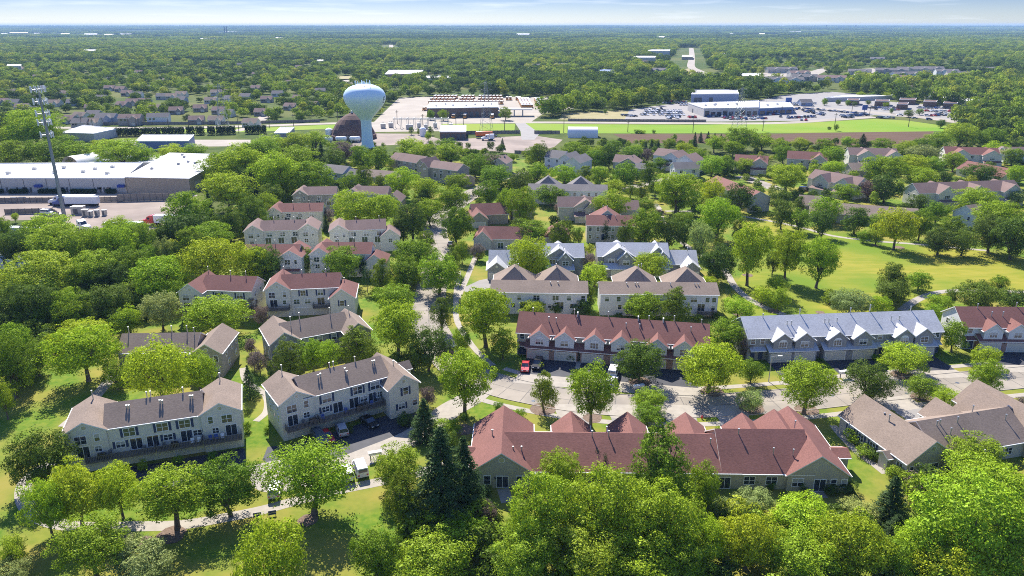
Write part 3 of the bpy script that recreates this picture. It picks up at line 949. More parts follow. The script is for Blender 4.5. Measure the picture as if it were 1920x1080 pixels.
for x, y, z in ((-12.6, 2.6, 6.9), (-12, 4.5, 6.2), (-6.0, -1.2, 6.8), (-5.2, -1.0, 6.8), (-4.4, -2.8, 6), (-1.6, -1.2, 6.9), (8.2, -2, 6.4), (3.6, .8, 7.4)): h.pipe(x, y, z, 1.3, .1)
h.done(); R2 = h

def bayrow(h, pairs, endl, endr, brick=True, wmat=2, he=5.5, hr=8.6, half=(-4.9, 4.9), fy=-6.7, dark=True, sk=True):
    """A long two storey row: garage boxes in front, two gabled bays over each pair of garages, a skirt roof between."""
    h.block(endl, endr, half[0], half[1], he, hr)
    for (xa, xb) in pairs:
        x0, x1 = min(xa, xb) - 3.0, max(xa, xb) + 3.0
        h.W.box(x0, x1, fy, half[0], 0, 2.55, 1 if brick else 0)
        h.skirt(x0 - .3, x1 + .3, fy - .5, half[0] + .1, 2.85, 4.0)
        for i, x in enumerate((xa, xb)):
            h.block(x - 2.15, x + 2.15, fy + .2, -1.0, 5.2, 6.9, 'y', 'gg', .35, 3.0, wmat)
            h.win('f', fy + .2, x, 4.25, 1.7, 1.25, False, 3 if (i == 0) != (len(h.pipes) % 2 == 1) else 2, arch=(i == 0))
            h.garage('f', fy, x + (-.25 if i == 0 else .25), 4.6)
        h.lamp('f', fy, (xa + xb) / 2, 2.3)
    xs = sorted([endl] + [v for p in pairs for v in (min(p) - 3, max(p) + 3)] + [endr])
    for a, b in zip(xs[::2], xs[1::2]):
        if b - a > 2.0:
            n = max(1, int((b - a) / 1.9))
            for k in range(n):
                x = a + (b - a) * (k + .5) / n
                h.win('f', half[0], x, 4.6, .95, 1.2, False, 1)
            h.door('f', half[0], a + (b - a) * .3, .15); h.door('f', half[0], a + (b - a) * .72, .15)
            h.skirt(a + .35, b - .35, half[0] - 1.3, half[0], 2.75, 3.25)

h = House('long townhouse row with a dark red roof and six white gabled bays above brick garages',
          'the red roofed row with white bays', (978, 585), (1330, 609), 8.6, 'beige', 'red_roof')
bayrow(h, [(-16.1, -10.4), (-3.7, 2.2), (10.1, 15.9)], -21.5, 21.1)
for x, y, z in ((-18.7, 0.6, 9.5), (-14.6, -2.0, 8.5), (-12.9, -2.1, 8.4), (-9, 0.3, 9.9), (-1.2, 0.3, 9.9), (3, -2.1, 8.3), (6, -2.1, 8.3), (8, 0.2, 9.6), (13.6, 0.3, 9.9), (17.3, -2.0, 8.4), (19.6, 0.3, 9.5)): h.pipe(x, y, z, 1.5, .11)
for x in (-8.2, 5.6, 11.2): h.W.box(x - .14, x + .14, -.5, .5, 7.9, 9.5, 3)
h.done(); R3 = h

h = House('long townhouse row with blue grey roof, grey gabled bays and pale garage doors',
          'the blue grey roofed row', (1445, 593), (1738, 583), 8.6, 'grey', 'blue_roof')
bayrow(h, [(-18.4, -13.3), (-5.6, .4), (10.2, 15.0)], -25.8, 20.2, False, 0)
for x, y, z in ((-21, -0.4, 9.3), (-16, -2.4, 8.1), (-15, -2.4, 8.1), (-12, 0.2, 9.9), (-7, -2.2, 8.3), (-6, -2.2, 8.3), (-4, -2.1, 8.3), (0, -0.2, 9.9), (5, 0.3, 10.3), (9, -2.2, 8.3), (11, -2.1, 8.3), (15, 0.2, 9.7)): h.pipe(x, y, z, 1.4, .11)
h.done(); R4 = h

h = House('red roofed white townhouse with sunlit left gable wall, cut off by the right edge',
          'the red roofed house at the right edge', (1796, 576), (1920, 577), 8.6, 'white', 'red_roof')
bayrow(h, [(-2.2, 3.4), (11.5, 17)], -8.2, 22, True, 2)
for x, y, z in ((-3.4, -0.4, 9.5), (-1, -2.4, 8.3), (1.6, -2.4, 8.3), (6, 0.2, 9.7)): h.pipe(x, y, z, 1.4, .11)
h.win('l', -8.2, -2.2, 4.4, 1.0, 1.2); h.win('l', -8.2, 1.6, 4.4, .9, 1.1)
h.done(); R5 = h

def backrow(h, x0, x1, hips, wins, sl, he=6.0, hr=7.8):
    h.block(x0, x1, -4.1, 4.1, he, hr)
    for x in hips: h.block(x - 5.6, x + 5.6, -1.0, 10.4, he, 10.4, 'y', 'hh', hipk=.8)
    for x in wins: h.win('f', -4.1, x, 4.6, 1.0 if x % 1 else 1.6, 1.3, False, 1 if x % 1 else 2)
    for x in sl: h.slider('f', -4.1, x, 1.4); h.win('f', -4.1, x + 3.1, 2.4, .9, 1.2); h.win('f', -4.1, x - 2.7, 2.4, .9, 1.2)
h = House('longer white backed townhouse row with grey brown roof and two pyramid roofs behind',
          'the white backed row with pyramid roofs', (1128, 529), (1338, 531), 7.8, 'white', 'brown_roof')
backrow(h, -15.2, 15.2, (-5.1, 8.2), (-13.5, -10.5, -7, 5.5, 9, 12.5, 14.2), (-7.4, 11))
h.deck(-8.6, -4.6, -4.12, 1.2, 1.8); h.deck(10, 14, -4.12, 1.2, 1.8)
for x, y, z in ((-8.2, -1, 7.9), (-6, -1, 7.9), (-5.3, -1, 7.9), (3.2, -1, 7.9), (9.6, -1, 7.9), (10.4, -1.0, 7.9), (-4.6, 4.2, 11.2), (-3.6, 6, 11), (8.8, 5, 11.2)): h.pipe(x, y, z, .9, .11)
h.done(); R6 = h
h = House('shorter white backed townhouse row with grey brown roof behind bright trees',
          'the shorter white backed row', (930, 526), (1097, 528), 7.8, 'white', 'brown_roof')
backrow(h, -12.8, 12.2, (-7.0, 4.4), (-9.5, -5.5, -1, 4, 7.5, 11.2), (-4.4, 5.2))
for x, y, z in ((2.6, -1, 7.9), (4.6, -1, 7.9), (4.2, 4.2, 11.2), (-6, 4, 11.2)): h.pipe(x, y, z, .9, .11)
h.done(); R7 = h

def bluegable(h, x0, x1, gables, he=5.6, hr=8.5):
    h.block(x0, x1, -3.4, 5.4, he, hr)
    for (g0, g1, yf) in gables:
        xm = (g0 + g1) / 2
        h.block(g0, g1, yf + 1.6, 4, he, hr - .1, 'y')
        h.block(xm - .3, g1 - .4, yf, 2, he - .3, he + 1.9, 'y')
        h.W.box(g0 + .2, g1 - .1, yf - 1.6, yf + 1.7, 0, 2.5, 0)
        h.skirt(g0 - .2, g1 + .3, yf - 2.1, yf + 1.4, 2.75, 3.7)
        h.win('f', yf, (xm + g1) / 2 - .3, 4.2, 1.8, 1.3, False, 2); h.win('f', yf + 1.6, (g0 + xm) / 2, 4.2, 1.7, 1.3, False, 2)
        h.garage('f', yf - 1.6, (g0 + g1) / 2, 4.9); h.vent('f', yf, (xm + g1) / 2 - .3, he + .6, .3)
h = House('townhouse with pale blue grey roof, large front gables and low right garage wing',
          'the two gabled blue house', (1118, 457), (1252, 458), 8.5, 'grey', 'blue_roof')
bluegable(h, -10.6, 10.8, [(-8.8, .4, -5.6), (4.6, 10.6, -5.0)])
h.block(10.8, 19.5, -4, 4.8, 3.4, 6.4, 'x'); h.block(14.6, 19.6, -8, 0, 3.2, 5.2, 'y'); h.garage('f', -8, 17.1, 4.2)
for x, y, z in ((-3.4, -1.5, 8.6), (-2.6, -2.2, 8.4), (8, -1, 9), (17, -.3, 7.4)): h.pipe(x, y, z, 1.0, .1)
h.done()
h = House('townhouse with pale blue grey roof behind a bright tree, garage gable at left',
          'the pale blue roofed house behind the tree', (1000, 459), (1088, 459), 8.5, 'grey', 'blue_roof')
bluegable(h, -7, 8.0, [(-3.6, 4.8, -5.4)])
h.block(-20.5, -6.8, -4, 4.8, 3.4, 6.6, 'x'); h.block(-21, -15.4, -8.4, 0, 3.2, 5.4, 'y'); h.garage('f', -8.4, -18.2, 4.6); h.vent('f', -8.4, -18.2, 4.2, .25)
for x, y, z in ((-15.5, -.2, 7.8), (.8, -1.4, 8.6), (2, -2, 8.4)): h.pipe(x, y, z, 1.2, .1)
h.done()
h = House('beige three storey block with red roof, raised red hip and narrow evergreens against it',
          'the beige block with red roof', (1098, 405), (1188, 406), 8.6, 'beige', 'red_roof')
h.block(-8, 8.6, -4.2, 4.4, 6.3, 8.8); h.block(-6, 4.5, 1, 12, 6.3, 10.4, 'y', 'gh', hipk=.8)
for x in (-6.8, -4.2, -.2, 1.0, 4.5): h.win('f', -4.2, x, 5, .9, 1.3); h.win('f', -4.2, x, 2.3, .9, 1.3)
h.door('f', -4.2, -2.4, 1.2)
for x, y, z in ((-1, -1, 8.9), (2, -1, 8.8), (-2, 5, 11), (-.4, 5, 11)): h.pipe(x, y, z, .9, .1)
h.done()
h = House('mauve roofed house with broad front gable over a dark garage',
          'the mauve gabled house', (1055, 370), (1125, 370), 8.6, 'beige', 'mauve_roof', lod=1)
bluegable(h, -9, 10, [(-3, 6, -5.4)]); h.block(10, 22, -4, 4.6, 4.6, 7.2, 'x'); h.done()
h = House('red brown roofed house with a low front wing by the street bend', 'the red brown house by the bend', (890, 383), (940, 381), 7, 'taupe', 'red_roof', lod=1)
h.block(-6.5, 7, -4.5, 5, 3.8, 7); h.block(-8, -1.6, -9.5, 2, 3.4, 6, 'y'); h.garage('f', -9.5, -4.8); h.block(9, 17, -5, 5, 5.2, 8.2); h.win('f', -5, 14, 3.8, 1.9, 1.3, False, 3)
h.block(11.6, 16.6, -6.6, 2, 4.8, 6.8, 'y'); h.win('f', -6.6, 14, 3.8, 2, 1.3, False, 3); h.done()
h = House('dark red hipped house half behind a purplish bush and bright shrubs', 'the dark red hipped house', (917, 423), (975, 424), 7, 'beige', 'red_roof', lod=1)
h.block(-8.5, 9, -4.5, 4.5, 3.6, 6.6); h.block(-10, -4, -6, 4.4, 3.5, 6.4, 'y', 'gh'); h.block(5, 12.5, 0, 9.5, 3.6, 6.8, 'y', 'gh')
h.slider('f', -4.5, -1, .2); h.block(14, 22, -1, 9, 3.6, 7.2, 'y', 'hh', hipk=.9)
h.done()
h = House('long grey roofed row with pale back wall and a line of dark windows', 'the long grey roofed row', (1000, 345), (1125, 347), 7.8, 'white', 'grey_roof', lod=1)
backrow(h, -16, 17, (-8, 6), (-5.5, -2.5, .5, 3.5, 6.5, 9.5, 12.5), (2,)); h.done()

# far estate behind: pale two storey houses with gables
def farhouse(label, phrase, A, B, hr, wall, roof, he=5.8, half=4.5, gables=(), low=None, name='townhouse'):
    h = House(label, phrase, A, B, hr, wall, roof, lod=1, name=name)
    L = h.L / 2
    h.block(-L, L, -half, half, he, hr)
    for (c, w, yf) in gables:
        h.block(c - w / 2, c + w / 2, yf, half - .3, he, hr - .3, 'y')
        h.win('f', yf, c, he - 1.5, 2.2, 1.3, False, 3)
        h.W.box(c - w / 2 + .2, c + w / 2 - .2, yf - 2, yf + .1, 0, 2.4)
        h.skirt(c - w / 2, c + w / 2, yf - 2.4, yf, 2.6, 3.3)
        h.garage('f', yf - 2, c, min(4.6, w - 1))
    n = max(2, int(2 * L / 5))
    for k in range(n):
        x = -L + 2 * L * (k + .5) / n
        if all(abs(x - g[0]) > g[1] / 2 + .8 for g in gables):
            h.win('f', -half, x, he - 1.5, 1.4, 1.3, False, 2)
            if he > 5: h.win('f', -half, x, 1.9, 1.4, 1.4, False, 2)
    for k in range(2):
        h.win('l', -L, (-1.6, 1.8)[k], he - 1.5, .9, 1.3)
    if low:
        h.block(*low)
    h.done()
    return h
farhouse('white house with two shaded gables left of the big oval tree clump, lower end nearest', 'the white twin gabled house', (1030, 281), (1062, 284), 9.5, 'white', 'grey_roof', 6.4, 5, [(8, 8, -7)], (10, 18, -10, 4, 6, 8.6, 'y'))
farhouse('pale house with a grey brown roof beside a lone spire shaped tree', 'the pale house by the spire tree', (1155, 290), (1185, 292), 8.5, 'grey', 'mauve_roof', 5.6, 5, [(4, 9, -7)])
farhouse('white townhouse stepping down towards the viewer at the centre top of the estate', 'the stepped white townhouse', (1235, 278), (1270, 282), 9.5, 'white', 'mauve_roof', 6.6, 5, [(6, 9, -7.4)], (10, 20, -9, 2, 6.2, 9, 'y'))
farhouse('small white cottage with dark roof in front of the stepped white townhouse', 'the small white cottage', (1262, 305), (1308, 304), 6.8, 'white', 'grey_roof', 4.4, 4, [])
farhouse('small grey house with a dark roof between two oval trees in the upper middle', 'the small dark roofed house', (1193, 306), (1212, 307), 6.6, 'grey', 'grey_roof', 4.6, 4, [])
farhouse('mauve roofed house with blue shaded gable beside the yard fence', 'the mauve house by the yard fence', (905, 290), (945, 292), 8.8, 'beige', 'mauve_roof', 6, 4.6, [(5, 8, -7)], (-9, -2, -6, 6, 6, 8.4, 'y'))
farhouse('house with a broad red brown hipped roof deep among trees, left of the white bays', 'the red brown hipped house', (1380, 290), (1440, 293), 8.2, 'beige', 'red_roof', 5.2, 5.5, [(4, 8, -7.5)])
farhouse('red brown roofed house left of a bright round tree, high on the right', 'the upper red brown house', (1478, 283), (1535, 286), 8.2, 'beige', 'red_roof', 5, 5, [(8, 8, -7)])
farhouse('pale house with two window bays facing the viewer and mauve roof below the brown field', 'the pale house below the field', (1590, 277), (1680, 279), 9, 'cream', 'mauve_roof', 6, 5, [(-4, 9, -7.6), (10, 8, -7.6)])
farhouse('red brown roofed house with two pale bays at the upper right', 'the red brown house with pale bays', (1770, 275), (1870, 278), 9, 'cream', 'red_roof', 6, 5, [(-6, 9, -7.6), (9, 9, -7.6)])
farhouse('pale gabled house at the upper right edge behind a hedge', 'the pale gabled house at the edge', (1882, 276), (1935, 276), 7.5, 'white', 'mauve_roof', 4.6, 5, [(-6, 8, -6)])
farhouse('mauve roofed house with white double gables by the parked dark van', 'the mauve house with white gables', (1530, 318), (1620, 334), 9, 'cream', 'mauve_roof', 5.8, 5, [(-4, 8, -7.4), (7, 8, -7)])
farhouse('low taupe ranch with a small white gable, between the mauve gables and leafy trees', 'the low taupe ranch', (1590, 306), (1625, 305), 6.4, 'taupe', 'brown_roof', 3.6, 5, [], None, 'ranch_house')
farhouse('low pink red ranch roof at the right edge behind a round dark tree', 'the pink red ranch at the edge', (1815, 302), (1900, 318), 6.8, 'cream', 'red_roof', 3.4, 6.5, [], None, 'ranch_house')
farhouse('long pale row with mauve roof and three white gables along the right side', 'the long pale row on the right', (1712, 344), (1900, 338), 9, 'cream', 'mauve_roof', 5.8, 5, [(-12, 8, -7), (2, 8, -7.4), (18, 8, -7.4)])
farhouse('ranch with a dull brown roof and two pyramid roofs behind the park trees', 'the brown ranch behind the park', (1520, 378), (1720, 392), 6.2, 'beige', 'brown_roof', 3.4, 6, [], None, 'ranch_house')
farhouse('small white house with a bright blank side wall at the corner of the park', 'the white house by the park', (1812, 386), (1838, 382), 8.6, 'white', 'brown_roof', 5.6, 4.6, [])
farhouse('long red roofed row running away to the right behind the big park trees', 'the long red row behind the park', (1345, 330), (1425, 360), 8.2, 'beige', 'red_roof', 5.8, 5, [])
farhouse('brown roofed house whose ridge peeps between two dark round trees at the park edge', 'the brown roof between dark trees', (1500, 366), (1545, 369), 6.2, 'beige', 'brown_roof', 3.4, 5, [], None, 'ranch_house')

# suburb beyond the far road: single houses scattered among trees (photo pixel of the ridge middle, pixel width)
FARS = [(5, 184, 18), (25, 186, 16), (41, 194, 14), (102, 187, 20), (137, 186, 18), (172, 195, 18), (238, 169, 14), (256, 172, 20), (248, 185, 18), (270, 184, 20), (304, 175, 16),
        (322, 175, 18), (340, 171, 14), (338, 181, 20), (375, 196, 16), (430, 167, 24), (432, 179, 18), (442, 168, 12), (129, 216, 20), (150, 222, 24), (172, 221, 18), (151, 210, 20), (176, 207, 14),
        (201, 217, 38), (245, 219, 40), (297, 217, 38), (368, 217, 24), (117, 153, 14), (33, 151, 18), (175, 139, 12), (313, 147, 14), (455, 152, 14), (226, 162, 14), (411, 200, 24), (425, 205, 22),
        (545, 193, 20), (490, 203, 18), (60, 200, 14), (405, 217, 20), (470, 222, 22), (1510, 186, 20), (1745, 172, 20), (1830, 176, 16), (1460, 106, 10),
        (20, 168, 16), (60, 176, 16), (85, 160, 14), (120, 170, 16), (150, 176, 16), (190, 178, 16), (205, 160, 14), (230, 190, 18), (275, 160, 14), (290, 196, 20), (330, 200, 20), (350, 160, 14), (395, 182, 18), (405, 168, 14), (460, 175, 16), (480, 160, 14), (500, 180, 16), (520, 170, 16), (560, 178, 18), (585, 190, 18), (600, 165, 14), (70, 140, 12), (140, 128, 12), (210, 142, 12), (260, 132, 12), (360, 138, 12), (420, 145, 12), (480, 135, 12), (540, 150, 14), (600, 140, 12), (40, 125, 10), (320, 120, 10), (450, 118, 10), (560, 122, 10), (1700, 160, 16), (1760, 156, 14), (1850, 160, 16), (1900, 150, 14), (1880, 178, 18)]
for i, (x, y, w) in enumerate(FARS):
    X, Y = P(x, y, 6)
    sc = FPX / depth(y, 6)
    half = max(5.5, min(9, w / sc / 2))
    wl_, rf = [('grey', 'mauve_roof'), ('white', 'grey_roof'), ('taupe', 'mauve_roof'), ('blue', 'grey_roof'), ('cream', 'brown_roof'), ('beige', 'grey_roof')][(i * 5 + i // 3) % 6]
    if i == 23: wl_, rf = 'blue', 'grey_roof'
    h = House({'grey': 'grey', 'white': 'white', 'taupe': 'taupe', 'blue': 'blue grey', 'cream': 'cream', 'beige': 'beige'}[wl_] + ' suburban house with ' +
              {'mauve_roof': 'mauve', 'grey_roof': 'grey', 'brown_roof': 'brown'}[rf] + ' roof among trees beyond the far road', 'a far suburban house',
              hr=6.5, wall=wl_, roof=rf, name='suburban_house', cat='house', group='suburban houses beyond the far road', at=(X, Y), ang=RND.choice((-6, 4, 12, -14)), lod=2)
    LAND.pop()
    two = w > 30
    he = 5.4 if two else 3.4
    h.block(-half, half, -4.2, 4.2, he, he + 2.6)
    if i % 3 != 1: h.block(half * .1, half * .8, -6.2, 3, he - .4, he + 1.8, 'y')
    for k in (-.7, -.35):
        mb = MB(); h._ub(mb, 'f', -4.2, half * k - .7, half * k + .7, he - 2, he - .7, 0, .06); mb.build('window', ['glass'], h.root)
    if i % 3 != 1: mb = MB(); h._ub(mb, 'f', -6.2, half * .45 - 1.3, half * .45 + 1.3, .1, 2.2, 0, .06); mb.build('garage_door', ['garage'], h.root)
    h.done()
    keep_out([h.world(-half - 5, -.085 * Y), h.world(half + 5, -.085 * Y), h.world(half + 3, 2), h.world(-half - 3, 2)])

# far apartment blocks on the right
APT = [(1465, 128, 60), (1498, 135, 40), (1508, 142, 46), (1470, 147, 70), (1612, 132, 40), (1620, 140, 34), (1672, 130, 56), (1700, 137, 60), (1715, 128, 60), (1690, 144, 34), (1742, 127, 50), (1775, 132, 40), (1798, 137, 44), (1560, 144, 50),
       (1645, 109, 24), (1000, 122, 30), (1050, 121, 40), (1195, 116, 40), (1240, 130, 34), (1850, 128, 30), (1870, 131, 24)]
for i, (x, y, w) in enumerate(APT):
    X, Y = P(x, y, 7)
    half = max(8, w / (FPX / depth(y, 7)) / 2)
    wl_, rf = [('beige', 'grey_roof'), ('cream', 'mauve_roof'), ('grey', 'grey_roof'), ('white', 'grey_roof')][i % 4]
    h = House({'beige': 'beige', 'cream': 'cream', 'grey': 'grey', 'white': 'white'}[wl_] + ' distant apartment block with ' + {'grey_roof': 'grey', 'mauve_roof': 'mauve'}[rf] + ' roof beyond the car lots', 'a distant apartment block',
              hr=9, wall=wl_, roof=rf, name='apartment_block', cat='apartment block', group='distant apartment blocks', at=(X, Y), ang=RND.choice((-20, -8, 10)), lod=2)
    LAND.pop()
    h.block(-half, half, -6, 6, 6, 9)
    h.block(-half * .6, -half * .1, -7.5, 3, 6, 8.4, 'y'); h.block(half * .3, half * .8, -7.5, 3, 6, 8.4, 'y')
    for k in range(6):
        u = half * (-.9 + .36 * k)
        for z in (1.6, 4.4): mb = MB(); h._ub(mb, 'f', -7.5 if abs(u / half + .35) < .25 or abs(u / half - .55) < .25 else -6, u - .8, u + .8, z, z + 1.2, 0, .08); mb.build('window', ['glass'], h.root)
    h.done()
    keep_out([h.world(-half - 8, -110), h.world(half + 8, -110), h.world(half + 6, 2), h.world(-half - 6, 2)])
# ------------------------------------------------------------------ ground, lawns, streets
def ground():
    mb = MB()
    xs = [-16000, -6000, -2500, -1000, -300, 0, 300, 1000, 2500, 6000, 16000]
    ys = [-80, 60, 300, 700, 1500, 3000, 6000, 10000, 14500]
    for i in range(len(xs) - 1):
        for j in range(len(ys) - 1):
            mb.face([(xs[i], ys[j], 0), (xs[i + 1], ys[j], 0), (xs[i + 1], ys[j + 1], 0), (xs[i], ys[j + 1], 0)])
    o = mb.build('ground', ['wild']); o['kind'] = 'structure'
ground()
# long low rises that make the horizon
for k, (yb, hmax, seed) in enumerate(((9000, 26, 1), (11800, 46, 5), (14300, 66, 9))):
    r = random.Random(seed)
    n = 120
    ph = [(r.uniform(.3, 3.5), r.uniform(0, 6.3), r.uniform(.3, 1)) for _ in range(9)]
    hs = []
    for i in range(n + 1):
        t = i / n * 12
        hs.append(hmax * max(.5, .82 + .05 * sum(a * math.sin(t * f + p) for f, p, a in ph) / 1.6) + r.uniform(-.8, .8))
    mb = MB()
    for i in range(n):
        x0, x1 = -14500 + 29000 * i / n, -14500 + 29000 * (i + 1) / n
        a, b = hs[i], hs[i + 1]
        mb.face([(x0, yb - 1500, .3), (x1, yb - 1500, .3), (x1, yb, b), (x0, yb, a)])
        mb.face([(x0, yb, a), (x1, yb, b), (x1, yb + 150, b * .9), (x0, yb + 150, a * .9)])
    o = mb.build('hills', ['hillwood'] if 'hillwood' in M else ['wild'], smooth=True); o['kind'] = 'structure'

G = lambda name, pts, mat, z, keep=True: sheet(name, pts, mat, z, keep)
# lawns between the houses and the park
G('lawn', [(-300, 1100), (-120, 800), (20, 640), (200, 560), (340, 470), (480, 350), (640, 300), (900, 290), (1300, 330), (1900, 300), (2300, 380), (2300, 1100), (960, 1250)], 'grass', .010, False)
G('park_lawn', [(1375, 418), (1425, 408), (1480, 424), (1560, 436), (1660, 452), (1760, 456), (1960, 490), (2100, 540), (2000, 575), (1880, 560), (1800, 552), (1700, 590), (1560, 590), (1440, 604), (1385, 596), (1362, 560), (1400, 500), (1385, 450)], 'park', .016, False)
G('field', [(828, 232), (966, 232), (964, 249), (824, 249)], 'field', .016)
G('field', [(985, 231), (1090, 233), (1300, 234), (1500, 231), (1640, 223), (1700, 226), (1800, 240), (1770, 246), (1500, 249), (1190, 250), (1010, 250)], 'field', .016)
G('field', [(125, 245), (300, 243), (480, 240), (640, 233), (650, 240), (480, 247), (300, 249), (128, 250)], 'field', .016)
G('ploughed_field', [(1150, 251.5), (1450, 252), (1500, 250), (1752, 246), (1745, 262), (1690, 273), (1480, 270), (1180, 268)], 'soil', .012)
G('meadow', [(1265, 133), (1292, 128), (1302, 147), (1280, 147)], 'dry', .03)
G('sports_field', [(1150, 157), (1205, 152), (1255, 153), (1258, 158), (1180, 160)], 'field', .03)
G('meadow', [(622, 144), (662, 142), (668, 149), (625, 151)], 'dry', .03)
G('car_park', [(625, 148), (668, 148), (670, 156), (640, 158)], 'lot', .03)
# commercial strip
G('yard_pavement', [(702, 228), (748, 183), (850, 180.5), (1080, 183), (1078, 203), (1020, 212), (995, 229), (860, 231), (700, 232)], 'lot', .020)
G('car_lot', [(1178, 206), (1240, 197), (1320, 189), (1420, 189), (1470, 178), (1560, 172), (1625, 178), (1660, 190), (1870, 206), (1850, 213), (1780, 224), (1640, 216), (1530, 226), (1340, 228), (1160, 227)], 'oldasphalt', .020)
G('vacant_lot', [(1046, 224), (1062, 212), (1180, 206), (1170, 226)], 'dry', .022)
G('yard_pavement', [(655, 276), (680, 250), (790, 251), (830, 262), (1000, 254), (1055, 262), (1040, 275), (990, 290), (930, 284), (770, 270)], 'gravel', .018)
G('driveway', [(966, 231), (985, 231), (1012, 250), (1002, 262), (978, 262), (976, 246)], 'oldasphalt', .022)
G('yard_pavement', [(640, 233), (830, 232), (826, 246), (640, 248)], 'lot', .012)
G('gravel_yard', [(-120, 371), (350, 368), (345, 400), (312, 436), (140, 448), (110, 440), (60, 412), (-120, 420)], 'gravel', .018)
G('yard_pavement', [(-160, 362), (365, 359), (372, 368), (-160, 373)], 'lot', .014)
G('gravel_yard', [(-160, 311), (255, 309), (260, 322), (-160, 326)], 'gravel', .018)
G('gravel_yard', [(-120, 498), (55, 488), (60, 505), (20, 525), (-120, 545)], 'gravel', .018)
G('yard_pavement', [(225, 262), (470, 262), (470, 274), (225, 276)], 'lot', .018)
G('car_park', [(1410, 150), (1500, 152), (1530, 142), (1560, 128), (1545, 126), (1500, 140), (1440, 132)], 'lot', .03)
G('car_park', [(1600, 130), (1640, 128), (1648, 146), (1618, 147)], 'lot', .03)
G('car_park', [(1360, 152), (1400, 143), (1452, 146), (1440, 154)], 'lot', .03)

def road(pts, w, mat='concrete', z=.030, kerb=False, name='road', n=6):
    line = smooth_line([P(x, y) for x, y in pts], n)
    strip(name, line, -w / 2, w / 2, mat, z)
    if kerb:
        strip('kerb', line, w / 2, w / 2 + .18, 'walk', .0, .12)
        strip('kerb', line, -w / 2 - .18, -w / 2, 'walk', .0, .12)
    return line
road([(-300, 241), (0, 240), (130, 239.5), (300, 240), (480, 236), (640, 231), (760, 231), (1000, 229.5), (1300, 231), (1450, 231), (1540, 226), (1640, 219)], 11, 'lot', .034)
road([(1455, 196), (1500, 201), (1580, 206), (1660, 213), (1740, 221), (1790, 228), (1850, 237), (1930, 250)], 16, 'lot', .038)
road([(1296, 90), (1297, 100), (1297, 112), (1296, 125), (1310, 133), (1330, 143), (1350, 154)], 14, 'lot', .04)
road([(733, 84), (735, 92), (739, 100)], 14, 'lot', .04)
road([(440, 246), (470, 238), (492, 222), (500, 215)], 9, 'lot', .036)
for pts_, w_ in (([(1296, 90), (1297, 100), (1297, 112), (1296, 125), (1310, 133), (1330, 143), (1350, 154)], 30), ([(733, 84), (735, 92), (739, 100)], 26)):
    l_ = [P(*q) for q in pts_]
    keep_out(offset_line(l_, -w_ - 14) + list(reversed(offset_line(l_, w_))))
# streets of the estate
main_line = road([(862, 694), (890, 708), (950, 727), (1000, 738), (1060, 749), (1130, 757), (1220, 762), (1320, 761), (1420, 755), (1520, 746), (1640, 732), (1780, 720), (1920, 707), (2100, 692)], 9.0, 'concrete', .034, False)
north_line = road([(905, 716), (872, 700), (842, 672), (820, 640), (804, 605), (805, 570), (811, 530), (820, 490), (822, 465), (816, 440), (820, 415), (846, 392), (882, 368), (930, 352)], 8.4, 'concrete', .030, True)
road([(872, 366), (940, 335), (1000, 322), (1035, 315)], 7, 'concrete', .028)
road([(1150, 354), (1200, 348), (1240, 338), (1300, 330)], 6, 'concrete', .028)
road([(1390, 330), (1430, 345), (1460, 356)], 8, 'concrete', .028)
strip('kerb', main_line, 4.5, 4.68, 'walk', 0, .12)
strip('kerb', main_line[4:], -4.68, -4.5, 'walk', 0, .12)
strip('sidewalk', main_line[8:], 6.6, 8.2, 'walk', .042)
strip('sidewalk', main_line[10:], -8.0, -6.4, 'walk', .042)
strip('sidewalk', north_line[6:40], -8.0, -6.5, 'walk', .040)
# slab joints, tar seams and drain covers in the concrete
def joints(line, w, step=4.6):
    mb = MB(); acc = 0.0
    for (ax, ay), (bx, by) in zip(line, line[1:]):
        L = math.hypot(bx - ax, by - ay)
        if L < 1e-6: continue
        ux, uy = (bx - ax) / L, (by - ay) / L
        t = step - acc
        while t < L:
            x, y = ax + ux * t, ay + uy * t; hw = w / 2 - .1; d = .05 + .03 * RND.random()
            mb.face([(x + uy * hw - ux * d, y - ux * hw - uy * d, .0385), (x + uy * hw + ux * d, y - ux * hw + uy * d, .0385), (x - uy * hw + ux * d, y + ux * hw + uy * d, .0385), (x - uy * hw - ux * d, y + ux * hw - uy * d, .0385)])
            t += step
        acc = (acc + L) % step
    o = mb.build('road_joints', ['seam']); o['kind'] = 'structure'
joints(main_line, 9.0); joints(north_line, 8.4)
strip('road_joints', main_line, -.06, .06, 'seam', .0395, None, False); strip('road_joints', north_line, -.06, .06, 'seam', .0345, None, False)
for px_, py_ in ((1102, 772), (1354, 775), (1795, 718), (1250, 748), (1000, 752), (1385, 770), (1560, 742), (1700, 738)):
    X, Y = P(px_, py_); sheet('drain_cover', None, 'greypaint', .0425, False, [(X + .42 * math.cos(k * .52), Y + .42 * math.sin(k * .52)) for k in range(12)])
